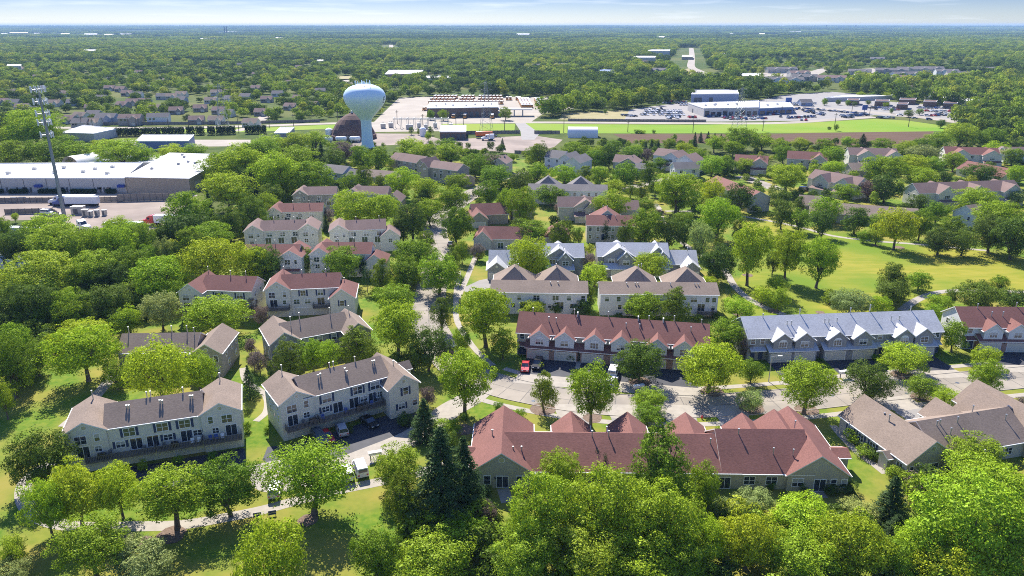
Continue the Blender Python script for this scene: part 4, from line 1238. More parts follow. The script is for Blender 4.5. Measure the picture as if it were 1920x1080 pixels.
# aprons and drives along the street
def quad(name, a, b, c, d, mat, z): sheet(name, None, mat, z, True, [a, b, c, d])
def drive(h, x, w, yf, yl, wl=None, mat='asphalt', z=.046):
    quad('driveway', h.world(x - w / 2, yf), h.world(x + w / 2, yf), h.world(x + (wl or w) / 2, yl), h.world(x - (wl or w) / 2, yl), mat, z)
for a, b in ((-16.1, -10.4), (-3.7, 2.2), (10.1, 15.9)): drive(R3, (a + b) / 2, 11.4, -6.7, -14.8, 12.0); drive(R3, (a + b) / 2, 12.0, -14.8, -19.6, 13.5, 'walk', .050)
for a, b in ((-18.4, -13.3), (-5.6, .4), (10.2, 15.0)): drive(R4, (a + b) / 2, 11.0, -6.7, -13.8, 11.4); drive(R4, (a + b) / 2, 11.4, -13.8, -17.6, 13.5, 'walk', .050)
for a, b in ((-2.2, 3.4), (11.5, 17)): drive(R5, (a + b) / 2, 11.2, -6.7, -13.7, 11.4); drive(R5, (a + b) / 2, 11.4, -13.7, -17.4, 13.5, 'walk', .050)
for x in (-7.5, 2.7, 13.2, 23.4): drive(R1, x + 1.2, 5.6, 11.0, 17.0, 6.0, 'oldasphalt'); drive(R1, x + 1.2, 6.0, 17.0, 22.5, 8.0, 'walk', .050)
for x in (1.5, 11.0): drive(R2, x + 1, 6.0, 9.0, 13.5, 6.4, 'oldasphalt'); drive(R2, x + 1.4, 6.4, 13.5, 19.0, 8.5, 'walk', .050)
for x in (-5.8, -15): quad('walkway', *[R3.world(*q) for q in ((-8.0, -6.0), (-6.6, -6.0), (-6.2, -10.2), (-8.4, -10.2))], 'walk', .044) if x > -10 else None
G('car_park', [(492, 862), (502, 838), (545, 834), (640, 806), (752, 770), (805, 782), (790, 806), (765, 822), (690, 850), (606, 878), (520, 884)], 'asphalt', .036)
G('car_park', [(200, 880), (300, 868), (458, 840), (462, 868), (330, 912), (230, 915)], 'asphalt', .036)
road([(494, 868), (500, 890), (514, 905), (560, 899), (640, 874), (700, 851), (770, 822), (810, 796), (842, 770), (880, 748), (905, 728)], 5.6, 'walk', .040)
strip('path', smooth_line([P(x, y) for x, y in [(95, 868), (58, 893), (44, 915), (48, 945), (78, 973), (140, 987), (230, 987), (330, 985), (410, 973), (490, 957), (560, 938), (640, 918), (705, 905), (780, 888), (850, 868)]]), -1.2, 1.2, 'walk', .030)
strip('path', smooth_line([P(x, y) for x, y in [(120, 800), (160, 765), (195, 725), (215, 700)]]), -1.2, 1.2, 'walk', .030)
strip('path', smooth_line([P(x, y) for x, y in [(480, 790), (500, 770), (497, 740), (462, 715), (455, 690)]]), -.7, .7, 'walk', .032)
strip('path', smooth_line([P(x, y) for x, y in [(1228, 382), (1236, 392), (1240, 408), (1247, 420), (1262, 440), (1300, 470), (1352, 500), (1380, 540), (1420, 570), (1470, 590)]]), -1.1, 1.1, 'walk', .030)
strip('path', smooth_line([P(x, y) for x, y in [(1247, 396), (1275, 396), (1340, 398), (1430, 412), (1500, 426), (1560, 442), (1640, 452), (1720, 458), (1850, 470)]]), -1.0, 1.0, 'walk', .032)
strip('path', smooth_line([P(x, y) for x, y in [(1690, 582), (1720, 562), (1760, 548), (1820, 545), (1920, 548), (2000, 552)]]), -1.2, 1.2, 'walk', .032)
strip('path', smooth_line([P(x, y) for x, y in [(1562, 798), (1580, 820), (1610, 850), (1640, 872), (1660, 888)]]), -.7, .7, 'walk', .032)
strip('path', smooth_line([P(x, y) for x, y in [(858, 560), (876, 520), (888, 490), (900, 462)]]), -.8, .8, 'walk', .034)
G('driveway', [(868, 540), (898, 526), (935, 518), (938, 534), (900, 545), (872, 548)], 'oldasphalt', .032)
G('patio', [(932, 918), (955, 916), (962, 940), (940, 944)], 'walk', .03)
G('patio', [(1515, 914), (1540, 914), (1553, 934), (1520, 933)], 'walk', .03)
for x, y, r in ((321, 1003, 2.2), (232, 1010, 1.6), (272, 1016, 1.4), (578, 975, 1.6), (870, 806, 2.0), (1018, 768, 2.6), (1111, 784, 2.0), (1335, 734, 2.4), (1514, 768, 2.4), (1693, 704, 2.6), (1728, 745, 2.2), (1200, 716, 2.4), (1686, 464, 1.8), (1640, 460, 1.2), (1402, 516, 1.6), (1451, 584, 1.6), (1383, 588, 1.6), (1538, 586, 1.2), (1410, 765, 2.6)):
    X, Y = P(x, y)
    a0 = RND.uniform(0, 6)
    sheet('mulch_bed', None, 'mulch', .055, False, [(X + r * RND.uniform(.85, 1.1) * math.cos(a0 + k * .45), Y + r * RND.uniform(.85, 1.1) * math.sin(a0 + k * .45)) for k in range(14)])

# ------------------------------------------------------------------ commercial buildings
def flat_building(label, phrase, corners, he, wall, roof, name='warehouse', cat='warehouse', parapet=.5, group=None, lean=None):
    """A flat roofed hall standing on the four (or more) ground points, first edge facing the camera."""
    pts = [P(*c) for c in corners]
    cx, cy = sum(p[0] for p in pts) / len(pts), sum(p[1] for p in pts) / len(pts)
    root = empty(name, (cx, cy, 0), 0, label, cat, group)
    loc = [(p[0] - cx, p[1] - cy) for p in pts]
    w, r = MB(), MB()
    n = len(loc)
    for i in range(n):
        a, b = loc[i], loc[(i + 1) % n]
        w.face([(*a, 0), (*b, 0), (*b, he), (*a, he)])
        # coping
        dx, dy = b[0] - a[0], b[1] - a[1]; L = math.hypot(dx, dy)
        nx, ny = dy / L * .15, -dx / L * .15
        q = [(a[0] + nx, a[1] + ny), (b[0] + nx, b[1] + ny), (b[0] - nx, b[1] - ny), (a[0] - nx, a[1] - ny)]
        r.hexa([(x, y, he - .1) for x, y in q], [(x, y, he + parapet) for x, y in q], 1)
    r.face([(*p, he + .1) for p in loc], 0)
    w.build('wall', [wall], root); ro = r.build('roof', [roof, 'trim'], root)
    keep_out([(p[0] * 1.0, p[1] * 1.0) for p in pts])
    landmark(phrase, cx, cy, 15)
    def item(part, u0, u1, z0, z1, mat, edge=0, d=.12, parent=None):
        a, b = loc[edge], loc[(edge + 1) % n]
        dx, dy = b[0] - a[0], b[1] - a[1]; L = math.hypot(dx, dy); ux, uy = dx / L, dy / L
        nx, ny = uy, -ux
        mb = MB()
        q = [(a[0] + ux * u + nx * dd, a[1] + uy * u + ny * dd) for u, dd in ((u0 * L, d), (u1 * L, d), (u1 * L, .0), (u0 * L, .0))]
        mb.hexa([(x, y, z0) for x, y in q], [(x, y, z1) for x, y in q])
        return mb.build(part, [mat], parent or root)
    def unit(fx, fy, s=1.6, h=1.2):
        a, b, d = Vector(loc[0]), Vector(loc[1]), Vector(loc[-1])
        p = a + (b - a) * fx + (d - a) * fy
        mb = MB(); mb.box(p.x - s / 2, p.x + s / 2, p.y - s / 2, p.y + s / 2, he + .1, he + .1 + h)
        mb.box(p.x - s * .3, p.x + s * .3, p.y - s * .3, p.y + s * .3, he + .1 + h, he + .25 + h)
        mb.build('roof_unit', ['metal'], ro)
    return root, item, unit

_, item, unit = flat_building('long low warehouse with white roof, blue awnings and clipped hedges along its pale wall', 'the long white roofed warehouse', [(-150, 361), (238, 361), (272, 329), (-120, 332)], 6.3, 'tilt', 'membrane')
for k in (.04, .165, .285, .40, .51, .62, .73, .845): item('downpipe', k, k + .0015, 0, 6.2, 'darkmetal')
for k in (.42, .47, .535, .66, .71, .87, .89): item('door', k, k + .009, .1, 2.4, 'darkmetal')
for k in (.50, .68, .86, .905): item('window', k, k + .022, 1.4, 2.4, 'glass')
for k in (.566, .965): item('awning', k, k + .034, 2.6, 3.7, 'awning', d=1.5)
for fx, fy in ((.43, .3), (.55, .6), (.66, .35), (.70, .7), (.80, .4), (.86, .6), (.92, .3), (.95, .75)): unit(fx, fy)
_, item, unit = flat_building('large tan hall with a broad grey low-pitched roof beside the pink gravel yard', 'the large grey roofed hall', [(239, 362), (359, 365), (440, 316), (322, 312)], 7.2, 'tan', 'greyroof', parapet=.2)
for e, ks in ((0, (.0, .995)), (1, (.35, .7))):
    for k in ks: item('downpipe', k, k + .005, 0, 7, 'darkmetal', e)
item('loading_door', .1, .24, .1, 4.5, 'tilt', 1)
for fx, fy in ((.2, .3), (.5, .5), (.6, .6), (.4, .8), (.8, .9), (.75, .55), (.3, .9)): unit(fx, fy, 1.1, .9)
_, item, unit = flat_building('low white roofed wing joining the tan hall, trailers parked before it', 'the low white wing', [(262, 322), (306, 322), (318, 309), (278, 309)], 4.5, 'tilt', 'membrane')
_, item, unit = flat_building('low pale building with a big white roof below the far left road', 'the low pale building', [(118, 264), (178, 266), (222, 256), (160, 249)], 5.0, 'tilt', 'membrane')
_, item, unit = flat_building('blue walled shed with white roof edge between the trees on the left', 'the blue walled shed', [(257, 283), (356, 282), (366, 270), (270, 270)], 5.5, 'bluewall', 'membrane')
_, item, unit = flat_building('small grey roofed shed left of the brown dome', 'the small grey roofed shed', [(515, 262), (542, 262), (553, 250), (528, 250)], 4.0, 'grey', 'greyroof', name='shed', cat='shed')
_, item, unit = flat_building('white ribbed roof shed with a dark open front near the orange tank truck', 'the white roofed shed', [(825, 262), (874, 262), (874, 249), (828, 249)], 5.0, 'brownbrick', 'membrane', name='shed', cat='shed')
for k in range(5): item('bay_opening', .06 + .19 * k, .2 + .19 * k, .1, 3.6, 'darkmetal')
_, item, unit = flat_building('brown brick bus depot with flat white roof and dark bay doors', 'the brown bus depot', [(801, 221), (934, 219), (934, 208), (806, 209)], 7.5, 'brownbrick', 'membrane', name='depot_building', cat='depot')
for k in (.46, .53, .60, .68, .78, .86): item('bay_door', k, k + .045, .2, 4.4, 'darkmetal')
for k in (.05, .15, .25): item('window', k, k + .03, 1.2, 2.6, 'glass')
for fx, fy in ((.12, .3), (.25, .6), (.36, .4), (.55, .3), (.68, .5), (.8, .3), (.92, .5)): unit(fx, fy, 1.5, 1.2)
# the open canopy beside the depot
r_ = empty('fuel_canopy', (*P(962, 217), 0), 0, 'open canopy on two posts at the right end of the brown bus depot', 'canopy')
mb = MB(); mb.box(-14, 16, -6, 6, 5.2, 5.9); mb.build('roof', ['greyroof'], r_)
for x in (-8, 1, 8): mb = MB(); mb.box(x - .5, x + .5, -4, -3, 0, 5.2); mb.build('post', ['tilt'], r_)
_, item, unit = flat_building('long white car dealership with glazed front and rows of cars before it', 'the white car dealership', [(1319, 219), (1421, 217), (1421, 203), (1289, 208)], 6.6, 'tilt', 'membrane', name='dealership_building', cat='car dealership')
for k in range(9): item('showroom_window', .02 + .11 * k, .10 + .11 * k, .4, 3.8 if k % 3 else 4.6, 'glass')
for fx, fy in ((.15, .4), (.35, .5), (.4, .6), (.6, .5), (.8, .6)): unit(fx, fy, 2, 1.4)
item('door', .3, .36, .1, 3.4, 'darkmetal', 3)
_, item, unit = flat_building('dealership showroom wing with white roof and blue front', 'the blue fronted showroom', [(1421, 216), (1486, 213), (1478, 202), (1415, 204)], 5.4, 'bluewall', 'membrane', name='dealership_building', cat='car dealership')
for k in range(5): item('showroom_window', .05 + .19 * k, .2 + .19 * k, .4, 3.4, 'glass')
for fx, fy in ((.3, .4), (.6, .5)): unit(fx, fy, 2, 1.2)
_, item, unit = flat_building('pale blue service hall with a rounded roof edge behind the white dealership', 'the blue service hall', [(1295, 193), (1384, 192), (1380, 183), (1300, 184)], 8, 'blue', 'greyroof', name='service_hall', cat='service hall')
for k in (.06, .15, .38): item('bay_door', k, k + .08, .1, 5, 'darkmetal')
_, item, unit = flat_building('flat roofed brown school with a pale roof in the woods behind the water tower', 'the school in the woods', [(722, 151), (790, 149), (794, 142), (730, 142)], 8, 'brownbrick', 'greyroof', name='school_building', cat='school')
_, item, unit = flat_building('low white roofed school wing in front of the brown school', 'the school wing', [(722, 152), (770, 152.5), (772, 149), (724, 149)], 3.6, 'tilt', 'membrane', name='school_building', cat='school')
_, item, unit = flat_building('low pale school annexe stretching right from the brown school', 'the school annexe', [(797, 152.5), (850, 152), (846, 147.5), (800, 148)], 4, 'tilt', 'membrane', name='school_building', cat='school')
_, item, unit = flat_building('dark blue grandstand building beside a sports field in the woods', 'the blue grandstand', [(1112, 149), (1157, 149), (1155, 139), (1118, 139)], 7, 'bluewall', 'bluewall', name='grandstand', cat='grandstand')
WHITES = [(1235, 106, 40, 12), (1205, 117, 46, 9), (1288, 112, 20, 6), (172, 104, 34, 10), (28, 134, 26, 8), (1405, 151, 40, 6), (1350, 108, 16, 6), (1278, 83, 8, 5), (35, 64, 34, 8), (70, 65, 14, 6), (122, 66, 16, 7), (170, 67, 24, 8), (205, 68, 18, 8), (235, 67, 22, 7),
          (258, 61, 10, 7), (8, 66, 12, 6), (390, 76, 30, 5), (438, 62, 34, 5), (525, 74, 18, 5), (320, 71, 8, 5), (1428, 66, 10, 7), (1370, 65, 8, 5), (1490, 62, 22, 6), (1693, 51, 20, 9), (1780, 54, 10, 5), (1850, 59, 30, 4), (980, 67, 24, 8), (1060, 51.5, 10, 10), (1238, 72, 14, 5), (880, 100, 12, 5), (600, 120, 12, 5)]
for i, (x, y, w, hh) in enumerate(WHITES):
    s_ = FPX / depth(y)
    wd = w / s_
    dy = 1.6 + (y - 60) * .03
    a_, b_ = P(x - w / 2, y), P(x + w / 2, y)
    keep_out([(a_[0] - 10, a_[1] * .87), (b_[0] + 10, b_[1] * .87), b_, a_])
    hh = hh * 1.05
    flat_building('distant white roofed commercial building among the woods', 'a distant white building', [(x - w / 2, y), (x + w / 2, y), (x + w / 2 + 1, y - dy), (x - w / 2 + 1, y - dy)], hh, ('tilt', 'beige', 'tan')[i % 3], 'membrane', 'commercial_building', 'commercial building', .3, 'distant white roofed buildings')
    LAND.pop()

flat_building('long low pale roofed sales shed behind the pale car rows', 'the pale sales shed', [(1545, 191), (1655, 187.5), (1700, 184.5), (1575, 186)], 3.6, 'tilt', 'membrane', 'sales_shed', 'shed')
flat_building('long slanting pale roof at the far right end of the car lots', 'the slanting pale shed', [(1735, 191), (1852, 203), (1864, 200), (1748, 186.5)], 4.2, 'tilt', 'membrane', 'sales_shed', 'shed')
for i, (x, y, w) in enumerate(((1598, 197, 22), (1652, 199, 26), (1700, 196, 30), (1742, 200, 24), (1780, 203, 26), (1690, 205, 20))):
    flat_building('low brown roofed shop among the parked cars across the wide road', 'the brown shops', [(x - w / 2, y), (x + w / 2, y + .5), (x + w / 2 + 2, y - 3), (x - w / 2 + 2, y - 3.4)], 4.5, 'brownbrick', 'dome', 'shop_building', 'shop', .3, 'brown shops across the wide road')
# arched fabric shelter and quonset hut
def arch_hut(label, phrase, at, w, L, h, ang, mat, end='darkmetal', name='quonset_hut', cat='hut', open_end=True):
    X, Y = at
    r = empty(name, (X, Y, 0), math.radians(ang), label, cat)
    mb = MB(); n = 16
    pr = [(w / 2 * math.cos(math.pi * i / n), h * math.sin(math.pi * i / n) ** .8) for i in range(n + 1)]
    for i in range(n):
        a, b = pr[i], pr[i + 1]
        mb.face([(a[0], -L / 2, a[1]), (a[0], L / 2, a[1]), (b[0], L / 2, b[1]), (b[0], -L / 2, b[1])][::-1])
    mb.build('cover', [mat], r, smooth=True)
    mb = MB(); mb.face([(x * .98, -L / 2 + (2.5 if open_end else .1), z * .98) for x, z in reversed(pr)])
    mb.face([(x * .98, L / 2 - .1, z * .98) for x, z in pr])
    mb.build('end_wall', [end], r)
    landmark(phrase, X, Y, 8)
    keep_out([(X - w * .6, Y - L * .6), (X + w * .6, Y - L * .6), (X + w * .6, Y + L * .6), (X - w * .6, Y + L * .6)])
arch_hut('white arched fabric shelter open at the near end behind the long warehouse', 'the white arched shelter', P(158, 316), 15, 14, 7.5, -28, 'tarp', 'tan', 'fabric_shelter', 'shelter')
arch_hut('pale ribbed quonset hut at the edge of the bright green field', 'the quonset hut', P(1092, 256), 13, 20, 6.5, 88, 'membrane', 'bluewall')
# brown storage dome
X, Y = P(663, 259)
r_ = empty('storage_dome', (X, Y, 0), 0, 'large brown faceted storage dome behind the water tower', 'storage dome')
mb = MB(); prof = [(15.4, 0), (15.4, 2.6), (14.6, 3.2), (13.2, 6.4), (11.0, 9.8), (8.0, 12.8), (4.4, 15.2), (1.2, 16.6), (0.01, 16.9)]
mb.lathe(prof, 20); mb.build('shell', ['dome'], r_)
mb = MB(); mb.box(-2.4, 2.4, -15.7, -14.9, 0, 3.6); mb.build('door', ['darkmetal'], r_)
mb = MB(); mb.cyl((0, 0, 16.6), (0, 0, 18.0), .8, .6, 10); mb.build('roof_vent', ['metal'], r_)
landmark('the brown dome', X, Y, 16)
keep_out([(X - 18, Y - 18), (X + 18, Y - 18), (X + 18, Y + 18), (X - 18, Y + 18)])
# ------------------------------------------------------------------ water tower
X, Y = P(690, 282)
wt = empty('water_tower', (X, Y, 0), 0, 'tall white single pedestal water tower with dark letters on its bulbous tank', 'water tower')
PROF = [(4.9, 0), (4.3, 1.5), (3.7, 4), (3.35, 8), (3.2, 12), (3.2, 17.6), (3.5, 18.7), (4.4, 20.0), (6.0, 21.8), (8.0, 23.8), (10.0, 26.0), (11.6, 28.4), (12.5, 30.6), (12.75, 32.2), (12.4, 34.0), (11.2, 36.0), (9.2, 37.7), (6.4, 38.9), (3.2, 39.6), (0.02, 39.8)]
k_ = z_at(Y, 157) / 39.8
PROF = [(r * .98, z * k_) for r, z in PROF]
a = MB(); a.lathe(PROF[:7], 48); a.build('pedestal', ['towerwhite'], wt, smooth=True)
a = MB(); a.lathe(PROF[6:], 48); a.build('tank', ['towerwhite'], wt, smooth=True)
def tank_r(z):
    for (r0, z0), (r1, z1) in zip(PROF, PROF[1:]):
        if z0 <= z <= z1: return r0 + (r1 - r0) * (z - z0) / (z1 - z0)
    return 1
STROKES = {'E': [((0, 0), (0, 6)), ((0, 0), (3.4, 0)), ((0, 3), (2.8, 3)), ((0, 6), (3.4, 6))], 'L': [((0, 0), (0, 6)), ((0, 0), (3.4, 0))],
           'G': [((3.4, 5.2), (2.4, 6)), ((2.4, 6), (1, 6)), ((1, 6), (0, 5)), ((0, 5), (0, 1)), ((0, 1), (1, 0)), ((1, 0), (2.6, 0)), ((2.6, 0), (3.4, .8)), ((3.4, .8), (3.4, 2.6)), ((3.4, 2.6), (2, 2.6))],
           'I': [((1.6, 0), (1.6, 6))], 'N': [((0, 0), (0, 6)), ((0, 6), (3.4, 0)), ((3.4, 0), (3.4, 6))]}
def letter(ch, az0, zb, hgt):
    mb = MB(); k = hgt / 6
    for (x0, y0), (x1, y1) in STROKES[ch]:
        L = math.hypot(x1 - x0, y1 - y0); ux, uy = (x1 - x0) / L, (y1 - y0) / L; px, py = -uy * .42, ux * .42
        n = 5
        for i in range(n):
            q = []
            for t, s_ in ((i / n, 1), ((i + 1) / n, 1), ((i + 1) / n, -1), (i / n, -1)):
                e = .42 if L else 0
                tt = -e + (L + 2 * e) * t
                lx, ly = (x0 + ux * tt + px * s_) * k, (y0 + uy * tt + py * s_) * k
                z = zb + ly; r = tank_r(z) + .06
                az = az0 + lx / 12.6
                q.append((r * math.cos(az), r * math.sin(az), z))
            mb.face(q)
    return mb.build('letter', ['tower_letter'], wt)
zb_ = z_at(Y, 191)
# E near the right limb, the word running away round the back to an N at the left limb
for ch, az in (('E', -.30), ('L', .62), ('G', 1.5), ('I', 2.35), ('N', 3.18)):
    letter(ch, az, zb_, 3.1)
mb = MB()
for k in range(9):
    a_ = k * .7
    rr = 3.2 + (k % 3) * .9
    x, y = rr * math.cos(a_), rr * math.sin(a_)
    z0 = PROF[-2][1] - .6
    mb.cyl((x, y, z0), (x, y, z0 + 1.6 + (k % 3) * .7), .12, .12, 6)
    if k % 2: mb.box(x - .25, x + .25, y - .2, y + .2, z0 + 1.3, z0 + 2.6)
mb.cyl((0, 0, PROF[-1][1] - .2), (0, 0, PROF[-1][1] + 1.2), .6, .6, 10)
mb.build('antenna', ['towerwhite'], wt)
mb = MB()
for k in range(24):
    a0, a1 = k * math.pi / 12, (k + 1) * math.pi / 12
    z0 = PROF[-2][1] + .5
    mb.cyl((4 * math.cos(a0), 4 * math.sin(a0), z0), (4 * math.cos(a1), 4 * math.sin(a1), z0), .06, .06, 4)
    mb.cyl((4 * math.cos(a0), 4 * math.sin(a0), z0 - 1.1), (4 * math.cos(a0), 4 * math.sin(a0), z0), .05, .05, 4)
mb.build('railing', ['towerwhite'], wt)
landmark('the water tower', X, Y, 9)
# ------------------------------------------------------------------ cell tower
X, Y = P(122, 412)
ct = empty('cell_tower', (X, Y, 0), .4, 'tall grey monopole cell tower with five rings of white antennas', 'cell tower')
top = z_at(Y, 162)
mb = MB(); mb.cyl((0, 0, 0), (0, 0, top * .5), .78, .56, 14); mb.cyl((0, 0, top * .5), (0, 0, top - 2), .55, .32, 14); mb.build('pole', ['polegrey'], ct)
for py, rad, n in ((167, 1.8, 3), (190, 1.7, 3), (212, 1.6, 2), (229, 1.6, 3), (252, 1.4, 2)):
    z = z_at(Y, py)
    p = MB(); q = MB()
    for s3 in range(3):
        a = s3 * 2.094 + .3
        d = Vector((math.cos(a), math.sin(a), 0)); t = Vector((-math.sin(a), math.cos(a), 0))
        for sg in (-1, 1):
            p.cyl(Vector((0, 0, z)), d * rad + t * (sg * 1.3) + Vector((0, 0, z)), .07, .07, 5)
        for zz in (-.5, .6):
            p.cyl(d * rad - t * 1.9 + Vector((0, 0, z + zz)), d * rad + t * 1.9 + Vector((0, 0, z + zz)), .06, .06, 5)
        for i in range(n):
            c = d * (rad + .2) + t * (-1.7 + 3.4 * i / max(1, n - 1)) + Vector((0, 0, z))
            q.cyl(c - Vector((0, 0, 1.15)), c + Vector((0, 0, 1.15)), .19, .19, 6)
            q.box(c.x - .2 - d.x * .5, c.x + .2 - d.x * .5, c.y - .2 - d.y * .5, c.y + .2 - d.y * .5, z - .5, z + .3, 1)
    o = p.build('antenna_mount', ['metal'], ct)
    q.build('antenna_panel', ['whitepaint', 'metal'], o)
landmark('the cell tower', X, Y, 5)
# equipment compound
X0, Y0 = P(152, 405)
for i, (dx, dy, w, d, h_) in enumerate(((-3, 4, 4.5, 3, 3.0), (2, 0, 2.2, 1.6, 2.6), (4.6, -1, 1.4, 1.2, 2.2), (6.6, 0, 1.6, 1.2, 2.4), (9, 1, 1.5, 1.3, 2.2), (-8, -2, 3, 2, 1.4))):
    o = empty('equipment_cabinet', (X0 + dx, Y0 + dy, 0), 0, ['grey equipment shelter with pale flat roof at the cell tower foot', 'grey equipment cabinet standing in the compound by the cell tower'][i > 0], 'equipment cabinet', 'cabinets in the cell tower compound')
    mb = MB(); mb.box(-w / 2, w / 2, -d / 2, d / 2, .15, h_); mb.box(-w / 2 - .15, w / 2 + .15, -d / 2 - .15, d / 2 + .15, 0, .15)
    mb.build('cabinet_body', ['metal'], o)
    mb = MB(); mb.box(-w / 2 - .12, w / 2 + .12, -d / 2 - .12, d / 2 + .12, h_, h_ + .14); mb.build('roof', ['membrane'], o)
    mb = MB(); mb.box(-w * .3, w * .1, -d / 2 - .05, -d / 2 + .01, .3, min(2.2, h_ - .3)); mb.build('door', ['greypaint'], o)

# ------------------------------------------------------------------ fences
def fence(pts, h, mat, label, closed=False, name='fence', post=2.6, cat='fence'):
    line = [P(*p) for p in pts]
    c = line[0]
    r = empty(name, (c[0], c[1], 0), 0, label, cat)
    b, q = MB(), MB()
    for (ax, ay), (bx, by) in zip(line, line[1:]):
        L = math.hypot(bx - ax, by - ay); n = max(1, int(L / post)); ux, uy = (bx - ax) / L, (by - ay) / L
        for i in range(n):
            t0, t1 = L * i / n + .05, L * (i + 1) / n - .05
            hh = h * RND.uniform(.96, 1.02)
            p = [(ax - c[0] + ux * t - uy * s_ * .05, ay - c[1] + uy * t + ux * s_ * .05) for t, s_ in ((t0, -1), (t1, -1), (t1, 1), (t0, 1))]
            b.hexa([(x, y, .06) for x, y in p], [(x, y, hh) for x, y in p])
            x, y = ax - c[0] + ux * L * i / n, ay - c[1] + uy * L * i / n
            q.box(x - .09, x + .09, y - .09, y + .09, 0, h + .12)
    b.build('board_panel', [mat], r); q.build('post', ['deckwood'], r)
fence([(-60, 381), (232, 378)], 2.2, 'fencewood', 'long weathered board fence behind the parked semi trailer')
fence([(222, 378), (342, 375)], 3.2, 'fencewood', 'tall pale panel fence in front of the tan hall')
fence([(10, 402), (100, 400), (112, 408), (28, 437)], 2.2, 'fencewood', 'board fence round the scrap corner by the cell tower')
fence([(1065, 227), (1200, 228.3), (1324, 229)], 2.0, 'fencewood', 'brown board fence along the far road before the car lot')
fence([(136, 235), (300, 234), (430, 233), (600, 229)], 2.2, 'fencewood', 'dark board fence behind the far left houses')
fence([(870, 252), (975, 250.5)], 2.4, 'fencewood', 'grey fence left of the yard gate by the green field')
fence([(1002, 251), (1050, 251)], 2.4, 'fencewood', 'grey fence right of the yard gate by the green field')
fence([(965, 288), (1012, 290), (1030, 292)], 2.0, 'fencewood', 'pale wooden fence between the gravel yard and the estate')

# ------------------------------------------------------------------ poles, pylons, lamps
def pole_mesh(h):
    mb = MB(); mb.cyl((0, 0, 0), (0, 0, h), .22, .14, 8)
    o = mb.build('pole', ['bark'])
    return o
def utility_pole(px, base, top, label=None):
    X, Y = P(px, base); h = max(8, z_at(Y, top))
    r = empty('utility_pole', (X, Y, 0), RND.uniform(-.2, .2), label or 'tall dark wooden utility pole beside the far road', 'utility pole', 'utility poles along the far road')
    mb = MB(); mb.cyl((0, 0, 0), (0, 0, h), .26, .16, 8); mb.build('pole', ['bark'], r)
    mb = MB(); mb.box(-1.3, 1.3, -.07, .07, h - 1.2, h - 1.0); mb.box(-1, 1, -.07, .07, h - 2.2, h - 2.05)
    o = mb.build('crossarm', ['bark'], r)
    mb = MB()
    for x in (-1.2, -.5, .5, 1.2): mb.cyl((x, 0, h - 1.0), (x, 0, h - .7), .07, .05, 6)
    mb.build('insulator', ['trim'], o)
for px, b_, t_ in ((1057, 249, 212), (1177, 248, 224), (1299, 249, 215), (1430, 246, 226), (1565, 236, 212), (1703, 238, 215), (946, 248, 226), (869, 243, 212), (840, 236, 206), (855, 234, 213), (793, 234, 216), (745, 232, 206), (634, 232, 208), (551, 238, 214), (505, 238, 218),
                   (317, 246, 222), (354, 238, 222), (241, 238, 222), (256, 237, 225), (175, 244, 224), (154, 238, 220), (448, 247, 222), (1810, 214, 184), (1848, 210, 180), (1630, 217, 203), (1597, 210, 197), (1465, 215, 198)):
    utility_pole(px, b_, t_)
def pylon(px, base, top, label):
    X, Y = P(px, base); h = z_at(Y, top)
    r = empty('transmission_tower', (X, Y, 0), .25, label, 'transmission tower', 'steel lattice towers')
    def leg(sx, sy, z):
        w = 3.6 * (1 - z / h) ** 1.1 + .55
        return Vector((sx * w, sy * w, z))
    mb = MB(); zs = [h * t for t in (0, .12, .24, .36, .48, .58, .68, .77, .85, .92, 1)]
    cs = ((-1, -1), (1, -1), (1, 1), (-1, 1))
    for a, b in zip(zs, zs[1:]):
        for i in range(4):
            c0, c1 = cs[i], cs[(i + 1) % 4]
            mb.cyl(leg(*c0, a), leg(*c0, b), .11, .11, 4, 0, False)
            mb.cyl(leg(*c0, a), leg(*c1, b), .045, .045, 4, 0, False)
            mb.cyl(leg(*c1, a), leg(*c0, b), .045, .045, 4, 0, False)
            mb.cyl(leg(*c0, b), leg(*c1, b), .045, .045, 4, 0, False)
    mb.build('lattice_mast', ['polegrey'], r)
    for t, w in ((.70, 5.0), (.82, 4.4), (.94, 3.6)):
        mb = MB(); z = h * t
        for s_ in (-1, 1):
            mb.cyl((0, .4, z), (s_ * w, 0, z + .2), .09, .07, 4); mb.cyl((0, -.4, z), (s_ * w, 0, z + .2), .09, .07, 4); mb.cyl((0, 0, z + 1.4), (s_ * w, 0, z + .2), .07, .07, 4)
            mb.cyl((s_ * w, 0, z + .2), (s_ * w, 0, z - 1.3), .1, .1, 5)
        mb.build('crossarm', ['polegrey'], r)
pylon(912, 246, 152, 'steel lattice transmission tower before the brown bus depot')
pylon(1385, 244, 164, 'steel lattice transmission tower in the green field before the car dealership')
pylon(420, 243, 157, 'faint steel lattice transmission tower beyond the left road')
def street_lamp(px, base, top, label, group=None):
    X, Y = P(px, base); h = max(5, z_at(Y, top))
    r = empty('street_lamp', (X, Y, 0), 0, label, 'street lamp', group)
    mb = MB(); mb.cyl((0, 0, 0), (0, 0, h), .12, .07, 8); mb.cyl((0, 0, h - .1), (1.4, -.3, h + .25), .06, .05, 6); mb.build('pole', ['metal'], r)
    mb = MB(); mb.box(1.2, 2.1, -.45, -.15, h + .16, h + .32); mb.build('lamp_head', ['trim'], r)
street_lamp(1441, 716, 668, 'grey street lamp with curved arm at the left end of the blue grey roofed row')
street_lamp(1912, 384, 374, 'grey street lamp arching over trees at the right edge of the estate')
for px, b_, t_ in ((1132, 206, 194), (1142, 208, 196), (1150, 207, 200), (1187, 212, 197), (1230, 206, 191), (1436, 196, 184), (1475, 205, 195)):
    street_lamp(px, b_, t_, 'thin lot lamp post among the cars by the dealership', 'lamp posts in the car lots')
